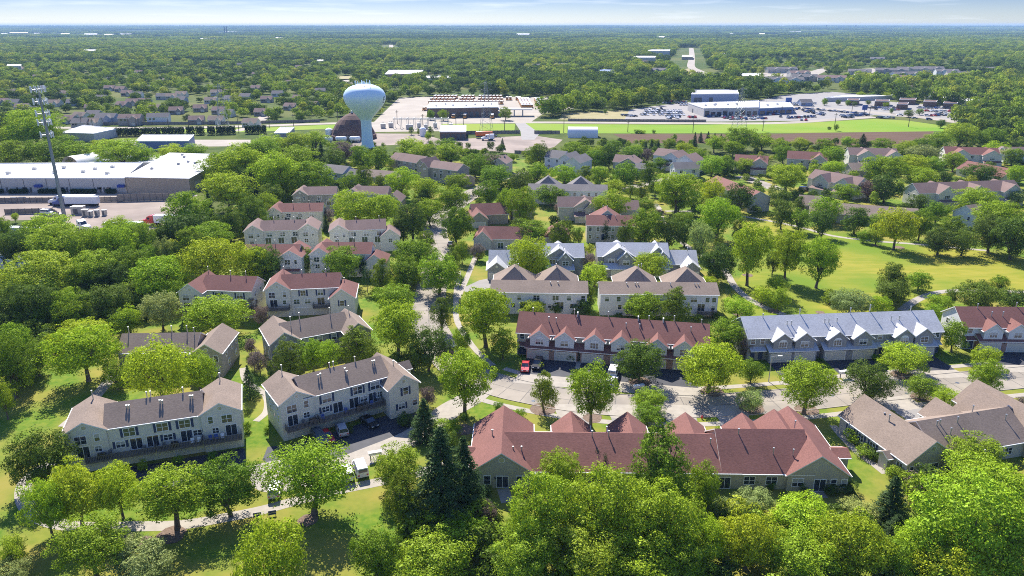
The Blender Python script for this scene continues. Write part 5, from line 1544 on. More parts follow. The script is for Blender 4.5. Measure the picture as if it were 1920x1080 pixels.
# stacks far away
for px in (422, 426): 
    X, Y = P(px, 66); h = 62
    r = empty('chimney_stack', (X, Y, 0), 0, 'tall dark chimney stack far away near the horizon, one of a pair', 'chimney stack', 'pair of far stacks')
    mb = MB(); mb.cyl((0, 0, 0), (0, 0, h), 4.5, 3.0, 12); mb.build('stack', ['darkmetal'], r)
for px, py in ((1516, 50), (1568, 50.5)):
    X, Y = 0, 0
    Zd = 9500; X, Y = (px - 960) / FPX * Zd, Zd
    r = empty('far_water_tower', (X, Y, 0), 0, 'tiny water tower rising from the far woods on the horizon', 'water tower', 'tiny towers on the horizon')
    mb = MB(); mb.cyl((0, 0, 0), (0, 0, 52), 3.5, 3, 10); mb.build('pedestal', ['tilt'], r)
    mb = MB(); mb.lathe([(3, 50), (11, 58), (12, 62), (8, 68), (.1, 70)], 16); mb.build('tank', ['tilt'], r)
# substation
X0, Y0 = P(775, 240)
r = empty('substation', (X0, Y0, 0), 0, 'small fenced electrical substation of grey steel frames right of the water tower', 'substation')
mb = MB()
for i in range(9):
    x = -14 + i * 5
    for y in (-4, 4): mb.box(x - .15, x + .15, y - .15, y + .15, 0, 7.5)
    mb.box(x - .12, x + .12, -4, 4, 7.2, 7.5)
for y in (-4, 0, 4): mb.box(-14, 26, y - .12, y + .12, 6.6, 6.9)
mb.build('steel_frame', ['metal'], r)
for x, y, w in ((-22, -1, 3.4), (-17, 3, 3), (-2, -6, 5), (28, -3, 3), (10, -5, 2.4), (4, 2, 2.5), (16, 2, 2.5)):
    mb = MB(); mb.box(x - w / 2, x + w / 2, y - 1.2, y + 1.2, .3, 3.4); mb.cyl((x - .6, y, 3.4), (x - .6, y, 4.8), .2, .15, 6); mb.cyl((x + .6, y, 3.4), (x + .6, y, 4.8), .2, .15, 6)
    mb.build('transformer', ['metal'], r)
landmark('the substation', X0, Y0, 10)
# upright white tanks and long tanks by the dome
for px, py, h_, rr in ((618, 260, 6, 2.4), (793, 255, 5, 2.2)):
    X, Y = P(px, py); o = empty('storage_tank', (X, Y, 0), 0, 'upright white tank ' + ('left of the brown dome' if px < 700 else 'right of the substation'), 'tank')
    mb = MB(); mb.cyl((0, 0, 0), (0, 0, h_), rr, rr, 18); mb.build('tank_shell', ['whitepaint'], o)
    mb = MB(); mb.lathe([(rr, h_), (rr * .6, h_ + .8), (.02, h_ + 1.1)], 18); mb.build('tank_top', ['whitepaint'], o)
for px, w_ in ((614, 'leftmost'), (640, 'middle'), (666, 'rightmost')):
    X, Y = P(px, 267 if px > 620 else 268); o = empty('long_tank', (X, Y, 0), 0, w_ + ' of three long white tanks lying before the brown dome', 'tank', 'long white tanks')
    mb = MB(); mb.lathe([(.02, -3.6), (1.0, -3.4), (1.5, -2.8), (1.5, 2.8), (1.0, 3.4), (.02, 3.6)], 14)
    mb.v = [(z, y, x + 2.4) for x, y, z in mb.v]; mb.build('tank_shell', ['whitepaint'], o, smooth=True)
    mb = MB()
    for x in (-2.2, 2.2): mb.box(x - .3, x + .3, -1.2, 1.2, 0, 1.4)
    mb.build('cradle', ['metal'], o)
# tall blue sign and bench, mailboxes, hydrant
def pylon_sign(px, b_, t_, w, label):
    X, Y = P(px, b_); h = z_at(Y, t_)
    r = empty('pole_sign', (X, Y, 0), 0, label, 'sign')
    mb = MB(); mb.cyl((0, 0, 0), (0, 0, h), .3, .3, 8); mb.build('post', ['metal'], r)
    mb = MB(); mb.box(-w / 2, w / 2, -.5, .5, h - w * .95, h); mb.build('sign_panel', ['bluepaint'], r)
pylon_sign(1477, 203, 183, 5.2, 'blue square dealership sign on a tall pole above the showroom')
pylon_sign(1620, 213, 197, 4.2, 'blue square sign on a pole among the parked cars further right')
def mailbox(px, py, label, group=None):
    X, Y = P(px, py)
    r = empty('mailbox_cluster', (X, Y, 0), .3, label, 'mailbox', group)
    mb = MB(); mb.box(-.9, -.75, -.07, .07, 0, 1.1); mb.box(.75, .9, -.07, .07, 0, 1.1); mb.build('post', ['deckwood'], r)
    mb = MB(); mb.box(-1.1, 1.1, -.3, .3, 1.1, 1.55); mb.box(-1.2, 1.2, -.4, .4, 1.55, 1.65); mb.build('box', ['membrane'], r)
mailbox(704, 862, 'white mailbox cluster on wooden posts beside the concrete lane')
mailbox(1197, 735, 'white mailbox cluster in the shade of the dark round street tree')
mailbox(1581, 708, 'white mailbox cluster in the grass strip before the blue grey roofed row')
X, Y = P(1316, 786)
r = empty('fire_hydrant', (X, Y, 0), 0, 'red fire hydrant in the grass patch behind the long ranch', 'fire hydrant')
mb = MB(); mb.cyl((0, 0, 0), (0, 0, .6), .14, .13, 10); mb.cyl((0, 0, .6), (0, 0, .75), .18, .1, 10); mb.build('barrel', ['redpaint'], r)
mb = MB(); mb.cyl((-.25, 0, .45), (.25, 0, .45), .08, .08, 8); mb.build('outlet', ['redpaint'], r)
for px, py, lb in ((511, 968, 'dark wooden bench frame standing beside the footpath'), (483, 972, 'dark sign post beside the footpath, cut by tree shade')):
    X, Y = P(px, py); r = empty('park_bench', (X, Y, 0), .3, lb, 'bench')
    mb = MB(); mb.box(-.6, .6, -.22, .22, .42, .47); mb.build('seat', ['darkmetal'], r)
    mb = MB(); mb.box(-.6, .6, .2, .25, .5, .9); mb.build('backrest', ['darkmetal'], r)
    for x in (-.5, .5): mb = MB(); mb.box(x - .04, x + .04, -.2, .2, 0, .42); mb.build('leg', ['darkmetal'], r)

# ------------------------------------------------------------------ things on the decks
def deck_chair(h, x, y, z, col, where, rz):
    X, Y = h.world(x, y)
    r = empty('deck_chair', (X, Y, z), h.ang + rz, col + ' chair on the deck of ' + where, 'chair', 'chairs on the decks')
    m_ = {'blue': 'bluepaint', 'white': 'trim', 'dark': 'darkmetal'}[col]
    mb = MB(); mb.box(-.3, .3, -.3, .3, .38, .44); mb.build('seat', [m_], r)
    mb = MB(); mb.hexa([(-.3, .24, .44), (.3, .24, .44), (.3, .3, .44), (-.3, .3, .44)], [(-.3, .4, 1.0), (.3, .4, 1.0), (.3, .46, 1.0), (-.3, .46, 1.0)]); mb.build('backrest', [m_], r)
    for a in (-.26, .26):
        for b in (-.26, .26):
            mb = MB(); mb.box(a - .03, a + .03, b - .03, b + .03, 0, .38); mb.build('leg', [m_], r)
def grill(h, x, y, z, where):
    X, Y = h.world(x, y)
    r = empty('barbecue', (X, Y, z), h.ang, 'black covered barbecue on the deck of ' + where, 'barbecue', 'barbecues on the decks')
    mb = MB(); mb.hexa([(-.75, -.35, 0), (.75, -.35, 0), (.75, .35, 0), (-.75, .35, 0)], [(-.55, -.28, 1.05), (.55, -.28, 1.05), (.55, .28, 1.05), (-.55, .28, 1.05)]); mb.build('cover', ['blackpaint'], r)
for x, c_ in ((5.6, 'white'), (6.6, 'white'), (8.6, 'blue'), (9.6, 'blue'), (10.6, 'white'), (-2.0, 'dark'), (.9, 'dark')): deck_chair(B1, x, -5.2, 2.6, c_, 'the lower left townhouse', RND.uniform(-.5, .5))
for x, c_ in ((-5.6, 'blue'), (-1.0, 'blue'), (2.2, 'dark'), (4.2, 'blue'), (5.6, 'dark'), (-9.2, 'dark')): deck_chair(B2, x, -5.1, 2.6, c_, 'the townhouse by the parked cars', RND.uniform(-.5, .5))
for x in (-8.6, 2.8): grill(B1, x, -5.3, 2.6, 'the lower left townhouse')
for x in (-7.6, 1.6): grill(B2, x, -5.2, 2.6, 'the townhouse by the parked cars')
# ------------------------------------------------------------------ vehicles
def car_meshes(kind):
    """Profile (x along the car, z), cabin profile, half width."""
    if kind == 'sedan':
        body = [(-2.25, .35), (2.3, .35), (2.32, .62), (2.2, .78), (1.0, .93), (-1.45, .98), (-2.2, .95), (-2.3, .6)]
        cab = [(-1.75, .95), (.95, .92), (.15, 1.42), (-1.0, 1.44)]; w = .9
    elif kind == 'suv':
        body = [(-2.3, .4), (2.3, .4), (2.32, .8), (2.15, 1.0), (1.0, 1.12), (-2.3, 1.14), (-2.35, .7)]
        cab = [(-2.25, 1.12), (1.0, 1.1), (.35, 1.72), (-2.05, 1.74)]; w = .95
    elif kind == 'pickup':
        body = [(-2.8, .5), (2.8, .5), (2.82, .9), (2.6, 1.08), (1.5, 1.16), (-2.8, 1.16)]
        cab = [(-.7, 1.15), (1.5, 1.15), (.85, 1.8), (-.55, 1.82)]; w = 1.0
    else:
        body = [(-2.6, .4), (2.5, .4), (2.55, .8), (2.35, 1.1), (1.4, 1.22), (-2.6, 1.22)]
        cab = [(-2.6, 1.2), (1.5, 1.2), (.7, 2.0), (-2.5, 2.05)]; w = 1.0
    return body, cab, w
def extr(mb, prof, w0, w1, mi=0, top=None):
    n = len(prof)
    L = [(x, -(w0 if z < prof[0][1] + .3 else w1), z) for x, z in prof]
    R_ = [(x, -y, z) for x, y, z in L]
    mb.face([tuple(p) for p in L], mi); mb.face(list(reversed(R_)), mi)
    for i in range(n):
        j = (i + 1) % n
        mb.face([L[j], L[i], R_[i], R_[j]], mi)
PAINTS = {'white': 'whitepaint', 'silver': 'silverpaint', 'black': 'blackpaint', 'red': 'redpaint', 'blue': 'bluepaint', 'dark grey': 'greypaint', 'yellow': 'busyellow', 'orange': 'orange'}
def shade_cab(mb, cab, w, paint=0, glass=1):
    (x0, z0), (x1, z1), (x2, z2), (x3, z3) = cab
    wt_ = w * .78
    A = [(x0, -w * .95, z0), (x1, -w * .95, z1), (x1, w * .95, z1), (x0, w * .95, z0)]
    B = [(x3, -wt_, z3), (x2, -wt_, z2), (x2, wt_, z2), (x3, wt_, z3)]
    for i in range(4):
        j = (i + 1) % 4
        mb.face([A[i], A[j], B[j], B[i]], glass)
    return A, B
def vehicle(kind, color, at, ang, label, group=None, cat='car', name=None):
    body, cab, w = car_meshes(kind)
    nm = name or {'sedan': 'parked_car', 'suv': 'parked_car', 'pickup': 'pickup_truck', 'van': 'van'}[kind]
    r = empty(nm, (at[0], at[1], .05), ang, label, cat, group)
    pm = PAINTS[color]
    mb = MB(); extr(mb, body, w, w * .97); 
    bo = mb.build('body', [pm], r)
    mb = MB(); A, B = shade_cab(mb, cab, w); mb.build('windows', ['glass', 'glass'], r)
    if kind == 'van':                      # solid panels behind the front doors
        mb = MB(); (xa, _), (xb, _), (_, zt) = cab[0], cab[1], cab[3]
        mb.hexa([(xa - .03, -w * .97, 1.2), (.35, -w * .97, 1.2), (.35, w * .97, 1.2), (xa - .03, w * .97, 1.2)], [(cab[3][0] - .03, -w * .81, zt + .02), (.2, -w * .81, zt + .02), (.2, w * .81, zt + .02), (cab[3][0] - .03, w * .81, zt + .02)])
        o = mb.build('side_panel', [pm], r)
        mb = MB(); mb.box(xa - .12, xa - .02, -w * .72, w * .72, 1.38, 1.86)
        for sg in (-1, 1): mb.hexa([(xa + .3, sg * w * .93 - .06, 1.36), (.1, sg * w * .93 - .06, 1.36), (.1, sg * w * .93 + .06, 1.36), (xa + .3, sg * w * .93 + .06, 1.36)], [(xa + .3, sg * w * .865 - .06, 1.82), (.05, sg * w * .865 - .06, 1.82), (.05, sg * w * .865 + .06, 1.82), (xa + .3, sg * w * .865 + .06, 1.82)])
        mb.build('side_window', ['glass'], o)
    mb = MB(); mb.face([(x, y, z + .012) for x, y, z in B]); 
    mb.box(B[0][0] + .02, B[1][0] - .02, -w * .76, w * .76, cab[3][1] - .04, cab[3][1] + .03)
    for i in range(4): mb.cyl(A[i], B[i], .06, .05, 5)
    xm = (A[0][0] + A[1][0]) / 2 - .1
    for sg in (-1, 1): mb.cyl((xm, sg * w * .95, cab[0][1]), (xm + .05, sg * w * .78, cab[3][1]), .06, .05, 5)
    mb.build('roof', [pm], r)
    for x in (body[0][0] + .85, body[1][0] - .9):
        for sg in (-1, 1):
            mb = MB(); mb.cyl((x, sg * (w - .2), .34), (x, sg * (w + .02), .34), .34, .34, 14); o = mb.build('wheel', ['tyre'], r)
            mb = MB(); mb.cyl((x, sg * (w + .015), .34), (x, sg * (w + .035), .34), .2, .2, 10); mb.build('rim', ['metal'], o)
    for sg in (-1, 1):
        mb = MB(); xx = body[1][0]; mb.box(xx - .12, xx + .03, sg * w * .62 - .2, sg * w * .62 + .2, body[2][1] - .08, body[2][1] + .08); mb.build('headlight', ['lampglass'], r)
        mb = MB(); xx = body[0][0]; mb.box(xx - .07, xx + .1, sg * w * .72 - .14, sg * w * .72 + .14, .72, .92); mb.build('tail_light', ['redpaint'], r)
    return r
D = math.radians
LANE = B2.ang
vehicle('sedan', 'red', P(612, 823), B2.ang - D(90), 'bright red sedan parked on black asphalt before the cream row')
vehicle('suv', 'silver', P(641, 811), B2.ang + D(80), 'silver estate car parked right of the red sedan')
vehicle('suv', 'dark grey', P(600, 826), B2.ang - D(90), 'dark grey car tucked under the deck left of the red sedan')
vehicle('sedan', 'black', P(693, 796), B2.ang - D(84), 'black sedan parked alone on the black asphalt')
vehicle('van', 'white', P(676, 884), D(112), 'white van parked at the grass edge of the concrete lane')
vehicle('suv', 'white', P(651, 893), D(112), 'white car half under the big bright tree by the lane')
vehicle('suv', 'white', P(640, 896), D(112), 'white car deepest under the big bright tree')
vehicle('suv', 'silver', P(517, 924), D(100), 'silver car at the left end of the lane parking')
vehicle('sedan', 'red', P(589, 905), D(110), 'orange red car glimpsed through the big bright tree', None)
vehicle('sedan', 'red', P(985, 692), R3.ang - D(84), 'red car on the driveway at the left end of the red roofed row')
vehicle('suv', 'black', P(1008, 688), R3.ang - D(92), 'black car on the driveway beside the red one')
vehicle('van', 'white', P(1150, 702), R3.ang + D(85), 'white van on the driveway close to the garage doors')
vehicle('suv', 'white', P(1146, 721), R3.ang + D(78), 'white car parked behind the white van on the driveway', None)
vehicle('pickup', 'black', P(848, 662), D(-42), 'black pickup truck parked on the curving street')
vehicle('sedan', 'dark grey', P(846, 460), D(80), 'dark car parked on the upper street')
vehicle('van', 'black', P(1508, 358), D(20), 'black van parked before the mauve house with white gables', None)
vehicle('pickup', 'white', P(1520, 355), D(10), 'white pickup beside the black van')
vehicle('sedan', 'dark grey', P(1405, 338), D(0), 'dark car in the drive of the red brown hipped house')
vehicle('sedan', 'silver', P(1790, 606 + 52), D(90), 'dark car at the drive of the red roofed house at the right edge') if False else None
vehicle('van', 'white', P(90, 402), D(-8), 'white delivery van inside the board fence by the cell tower')
vehicle('suv', 'dark grey', P(30, 378), D(0), 'dark car parked along the yard fence at the left edge')
vehicle('suv', 'black', P(45, 377.5), D(0), 'black car parked along the yard fence right of a dark one')

def semi(px, py, ang, cabcol, label, trailer='white', L=13.5, cab=True, trail=True, stripe=None):
    X, Y = P(px, py)
    r = empty('semi_truck' if cab else 'semi_trailer', (X, Y, 0), ang, label, 'truck' if cab else 'trailer')
    if trail:
        mb = MB(); mb.box(-L, 0, -1.28, 1.28, 1.15, 4.05); mb.build('trailer_box', [PAINTS[trailer]], r)
        mb = MB(); mb.box(-L + .3, -.3, -.5, .5, .85, 1.15); mb.box(-.9, -.75, -1.0, 1.0, .1, 1.1) if not cab else None; mb.build('chassis', ['darkmetal'], r)
        for x in (-L + 1.2, -L + 2.5):
            for sg in (-1, 1):
                mb = MB(); mb.cyl((x, sg * .75, .52), (x, sg * 1.25, .52), .52, .52, 12); mb.build('wheel', ['tyre'], r)
    if cab:
        mb = MB()
        pr = [(-.6, .9), (5.4, .9), (5.5, 1.7), (4.9, 2.1), (3.3, 2.3), (2.6, 3.5), (1.4, 3.9), (.6, 3.9), (.6, 1.3), (-.6, 1.25)]
        extr(mb, pr, 1.2, 1.2); mb.build('cab', [PAINTS[cabcol]], r)
        mb = MB(); mb.face([(3.32, -1.05, 2.36), (3.32, 1.05, 2.36), (2.64, .95, 3.44), (2.64, -.95, 3.44)])
        for sg in (-1, 1): mb.box(1.7, 2.5, sg * 1.21 - .01, sg * 1.21 + .01, 2.4, 3.2)
        mb.build('windows', ['glass'], r)
        for x in (4.4, .4, -.9):
            for sg in (-1, 1):
                mb = MB(); mb.cyl((x, sg * .75, .52), (x, sg * 1.25, .52), .52, .52, 12); mb.build('wheel', ['tyre'], r)
        mb = MB()
        for sg in (-1, 1): mb.cyl((.3, sg * .9, 1.2), (.3, sg * .9, 4.3), .1, .1, 8)
        mb.build('exhaust_stack', ['metal'], r)
    return r
semi(126, 386, D(180), 'blue', 'blue cab semi truck with a long white trailer in the gravel yard')
semi(118, 383, D(180), 'white', 'white cab semi truck parked behind the blue one', L=14)
semi(150, 430, D(-30), 'white', 'white semi tractor without trailer below the cell tower', trail=False)
semi(293, 422, D(178), 'red', 'red cab semi truck with white trailer half hidden by trees')
semi(270, 436, D(2), 'white', 'white trailer lying just below the red cab truck', cab=False)
for i, px in enumerate((186, 198)): semi(px, 315, D(-112), 'blue', ('left' if i == 0 else 'right') + ' of two blue cab trucks beside the arched shelter')
for i, px in enumerate((211, 222, 232)): semi(px, 312, D(-112), 'white', ('left', 'middle', 'right')[i] + ' of three white trailers parked beside the blue trucks', cab=False)
semi(258, 321, D(178), 'white', 'long white trailer before the low white wing', cab=False)
semi(262, 319, D(180), 'white', 'second long white trailer close behind the first before the low wing', cab=False)
semi(142, 319, D(180), 'white', 'white trailer in front of the arched shelter', cab=False, L=10)
for i, (px, py) in enumerate(((12, 508), (30, 504), (8, 497), (45, 497))): semi(px, py, D(20), 'white', ('white flatbed truck at the left edge of the lower scrap yard', 'white truck second from the left edge in the lower scrap yard', 'white truck behind the flatbed at the left edge', 'white truck deepest in the lower scrap yard')[i], L=6.5)
semi(20, 445, D(170), 'white', 'white trailer behind trees at the left edge', cab=False, L=14)
semi(918, 263, D(185), 'white', 'white tanker cab truck in the gravel yard by the white roofed shed', L=3)
X, Y = P(908, 259)
r = empty('tank_trailer', (X, Y, 0), .05, 'orange tank trailer in the gravel yard by the white roofed shed', 'trailer')
mb = MB(); mb.lathe([(.02, -6), (1.3, -5.8), (1.6, -5), (1.6, 5), (1.3, 5.8), (.02, 6)], 14); mb.v = [(z, y, x + 3) for x, y, z in mb.v]; mb.build('tank_shell', ['orange'], r, smooth=True)
mb = MB(); mb.box(-5.5, 5.5, -.9, .9, .7, 1.4); mb.build('chassis', ['darkmetal'], r)
vehicle('van', 'black', P(925, 257), 0, 'black van right of the orange tank trailer')

# small vehicles far away: one mesh each, shared by the copies
def far_car_mesh(kind, paint):
    body, cab, w = car_meshes(kind)
    mb = MB(); extr(mb, body, w, w * .97, 0); A, B = shade_cab(mb, cab, w, 0, 1)
    mb.face([(x, y, z + .01) for x, y, z in B], 0)
    for x in (body[0][0] + .85, body[1][0] - .9):
        for sg in (-1, 1): mb.cyl((x, sg * (w - .2), .34), (x, sg * (w + .02), .34), .34, .34, 8, 2)
    return mb.mesh('car_body', [paint, 'glass', 'tyre'])
FAR = {(k, c): far_car_mesh(k, PAINTS[c]) for k in ('sedan', 'suv', 'pickup') for c in ('white', 'silver', 'black', 'red', 'blue', 'dark grey')}
NCAR = [0]
def far_car(x, y, ang, where, kind=None, color=None):
    if NCAR[0] >= 272: return
    NCAR[0] += 1
    kind = kind or RND.choice(('sedan', 'sedan', 'suv', 'suv', 'pickup'))
    color = color or RND.choice(('white', 'white', 'white', 'silver', 'silver', 'black', 'dark grey', 'blue', 'red') if RND.random() < .85 else ('red', 'blue'))
    o = bpy.data.objects.new('parked_car', FAR[(kind, color)])
    o.location = (x, y, .05); o.rotation_euler = (0, 0, ang)
    COL.objects.link(o)
    tag(o, 'tiny ' + color + ' ' + {'sedan': 'saloon', 'suv': 'tall car', 'pickup': 'pickup'}[kind] + ' ' + where, 'car', 'cars parked ' + where)
def car_row(p0, p1, n, where, ang=90, jit=.12, kinds=None, colors=None):
    a, b = P(*p0), P(*p1)
    for i in range(n):
        if RND.random() < .1: continue
        t = (i + .5) / n
        far_car(a[0] + (b[0] - a[0]) * t, a[1] + (b[1] - a[1]) * t + RND.uniform(-.5, .5), D(ang) + RND.uniform(-jit, jit), where, RND.choice(kinds) if kinds else None, RND.choice(colors) if colors else None)
W1 = 'in the car lot left of the white dealership'
for y, x0, x1, n in ((205, 1215, 1242, 6), (209, 1208, 1278, 14), (212.5, 1205, 1280, 14), (216, 1200, 1284, 15), (220, 1248, 1276, 6), (222.5, 1250, 1272, 5)):
    car_row((x0, y), (x1, y), n, W1, -80, kinds=('suv', 'sedan'), colors=('white', 'white', 'white', 'silver', 'black', 'dark grey'))
car_row((1165, 217), (1195, 219), 4, 'on the vacant lot beside the tall trees', 30)
car_row((1290, 221), (1306, 221), 3, W1, 90)
for y, x0, x1, n in ((191, 1245, 1290, 8), (194, 1240, 1288, 8), (197.5, 1262, 1290, 5)): car_row((x0, y), (x1, y), n, 'behind the car lot left of the blue service hall', 70)
W2 = 'in the display rows before the white dealership'
for y, x0, x1, n in ((219.3, 1326, 1345, 4), (220, 1352, 1424, 15), (222, 1356, 1422, 13), (224, 1362, 1416, 11), (223, 1425, 1438, 3)):
    car_row((x0, y), (x1, y), n, W2, 80, .5)
W3 = 'in the rows before the blue fronted showroom'
for p0, p1, n in (((1443, 216), (1462, 214), 4), ((1456, 219), (1500, 222), 3), ((1475, 222), (1530, 219.5), 9), ((1498, 226), (1515, 226.3), 2), ((1486, 207), (1500, 204), 3)): car_row(p0, p1, n, W3, 70, .4)
W4 = 'in the long blue rows right of the showroom'
for p0, p1, n in (((1505, 204), (1625, 215), 22), ((1503, 207), (1545, 214), 9), ((1508, 210), (1545, 217), 8), ((1575, 218), (1625, 217), 12), ((1580, 221), (1600, 221), 4), ((1645, 221.5), (1676, 222), 7)):
    car_row(p0, p1, n, W4, 100, .2, colors=('blue', 'dark grey', 'black', 'white', 'silver'))
W5 = 'in the crowded lot across the wide road'
for p0, p1, n in (((1625, 203), (1700, 203), 11), ((1640, 206), (1690, 207), 8), ((1720, 203), (1780, 204), 8), ((1735, 209), (1800, 210), 8), ((1735, 218), (1795, 216), 9), ((1780, 207), (1830, 210), 7), ((1752, 214), (1815, 213), 8)): car_row(p0, p1, n, W5, 30, 1.2)
car_row((1460, 193), (1530, 195), 14, 'in the pale rows behind the showroom', 90, .1, colors=('white', 'silver'))
car_row((1465, 197), (1525, 198.5), 12, 'in the pale rows behind the showroom', 90, .1, colors=('white', 'silver'))
for x, y in ((1715, 222.5), (1742, 225), (1687, 217)): far_car(*P(x, y), D(-10), 'driving on the wide far road')
W6 = 'in the car yard behind the long warehouse'
for y, x0, x1, n in ((311.5, 0, 86, 12), (315, 2, 95, 12), (318.5, 0, 100, 11)): car_row((x0, y), (x1, y), n, W6, 80, .3, colors=('white', 'silver', 'dark grey', 'black', 'blue'))
for x, y in ((772, 209), (768, 214), (764, 219)): far_car(*P(x, y), D(10), 'on the pale yard left of the bus depot', 'sedan', 'dark grey')
car_row((318, 261), (345, 263), 3, 'by the blue walled shed', 0); car_row((392, 264), (440, 263), 5, 'by the blue walled shed', 20)
for x, y in ((1548, 137), (1552, 141), (1557, 145), (1562, 138), (1446, 151), (1460, 137), (1468, 134)): far_car(*P(x, y), D(60), 'by the distant apartment blocks')
# buses
def bus_mesh(nose=True):
    mb = MB()
    pr = [(-5.6, .6), (5.2, .6), (5.3, 1.5), (4.2, 1.75), (3.9, 2.95), (3.6, 3.1), (-5.4, 3.1), (-5.6, 2.9)]
    extr(mb, pr, 1.22, 1.22, 0)
    mb.box(-5.4, 3.6, -1.15, 1.15, 3.1, 3.2, 1)
    for sg in (-1, 1): mb.box(-5.1, 3.4, sg * 1.225 - .01, sg * 1.225 + .01, 1.9, 2.7, 2)
    mb.box(4.0, 4.12, -1.0, 1.0, 1.9, 2.8, 2); mb.box(-5.64, -5.58, -.9, .9, 1.9, 2.7, 2)
    for x in (-3.4, 3.9):
        for sg in (-1, 1): mb.cyl((x, sg * .9, .5), (x, sg * 1.24, .5), .5, .5, 10, 3)
    return mb.mesh('bus_body', ['busyellow', 'whitepaint', 'glass', 'tyre'])
BUS = bus_mesh()
def bus(x, y, ang, label):
    o = bpy.data.objects.new('school_bus', BUS); o.location = (x, y, .05); o.rotation_euler = (0, 0, ang); COL.objects.link(o)
    tag(o, label, 'bus', 'school buses parked at the depot')
for y, x0, x1, n in ((184.6, 813, 942, 20), (189.6, 806, 944, 20), (195.0, 803, 944, 20)):
    a, b = P(x0, y), P(x1, y)
    for i in range(n):
        if i in (7, 12) and y < 190: continue
        t = (i + .5) / n
        bus(a[0] + (b[0] - a[0]) * t, a[1] + (b[1] - a[1]) * t, D(-94) + RND.uniform(-.03, .03), 'yellow school bus with white roof in the packed rows behind the depot')
for px, py in ((851, 221), (872, 221.2), (923, 221.5)): bus(*P(px, py), D(-92), 'yellow school bus standing nose out before the depot bay doors')
bus(*P(797, 207), D(-100), 'yellow school bus alone at the left end of the depot')
for px in (951, 957, 969, 974): bus(*P(px, 187.5), D(-90), 'yellow school bus by the back hedge right of the packed rows')
for (p0, p1, n) in (((980, 203), (972, 188), 9), ((985.5, 203), (977.5, 188), 9), ((991, 203), (983, 188), 9), ((997, 203), (988.5, 188), 9), ((1012, 203), (1003, 188), 8), ((1018, 202), (1009, 188), 8), ((1024, 201), (1014, 188), 8), ((1060, 196), (1054, 190), 4), ((1066, 196), (1059, 190), 4), ((1072, 195), (1064, 190), 4)):
    a, b = P(*p0), P(*p1)
    k = max(1, int(math.hypot(b[0] - a[0], b[1] - a[1]) / 12.2))
    for i in range(k):
        t = (i + .5) / k
        bus(a[0] + (b[0] - a[0]) * t, a[1] + (b[1] - a[1]) * t, math.atan2(b[1] - a[1], b[0] - a[0]), 'yellow school bus with white roof in the tight columns right of the depot')
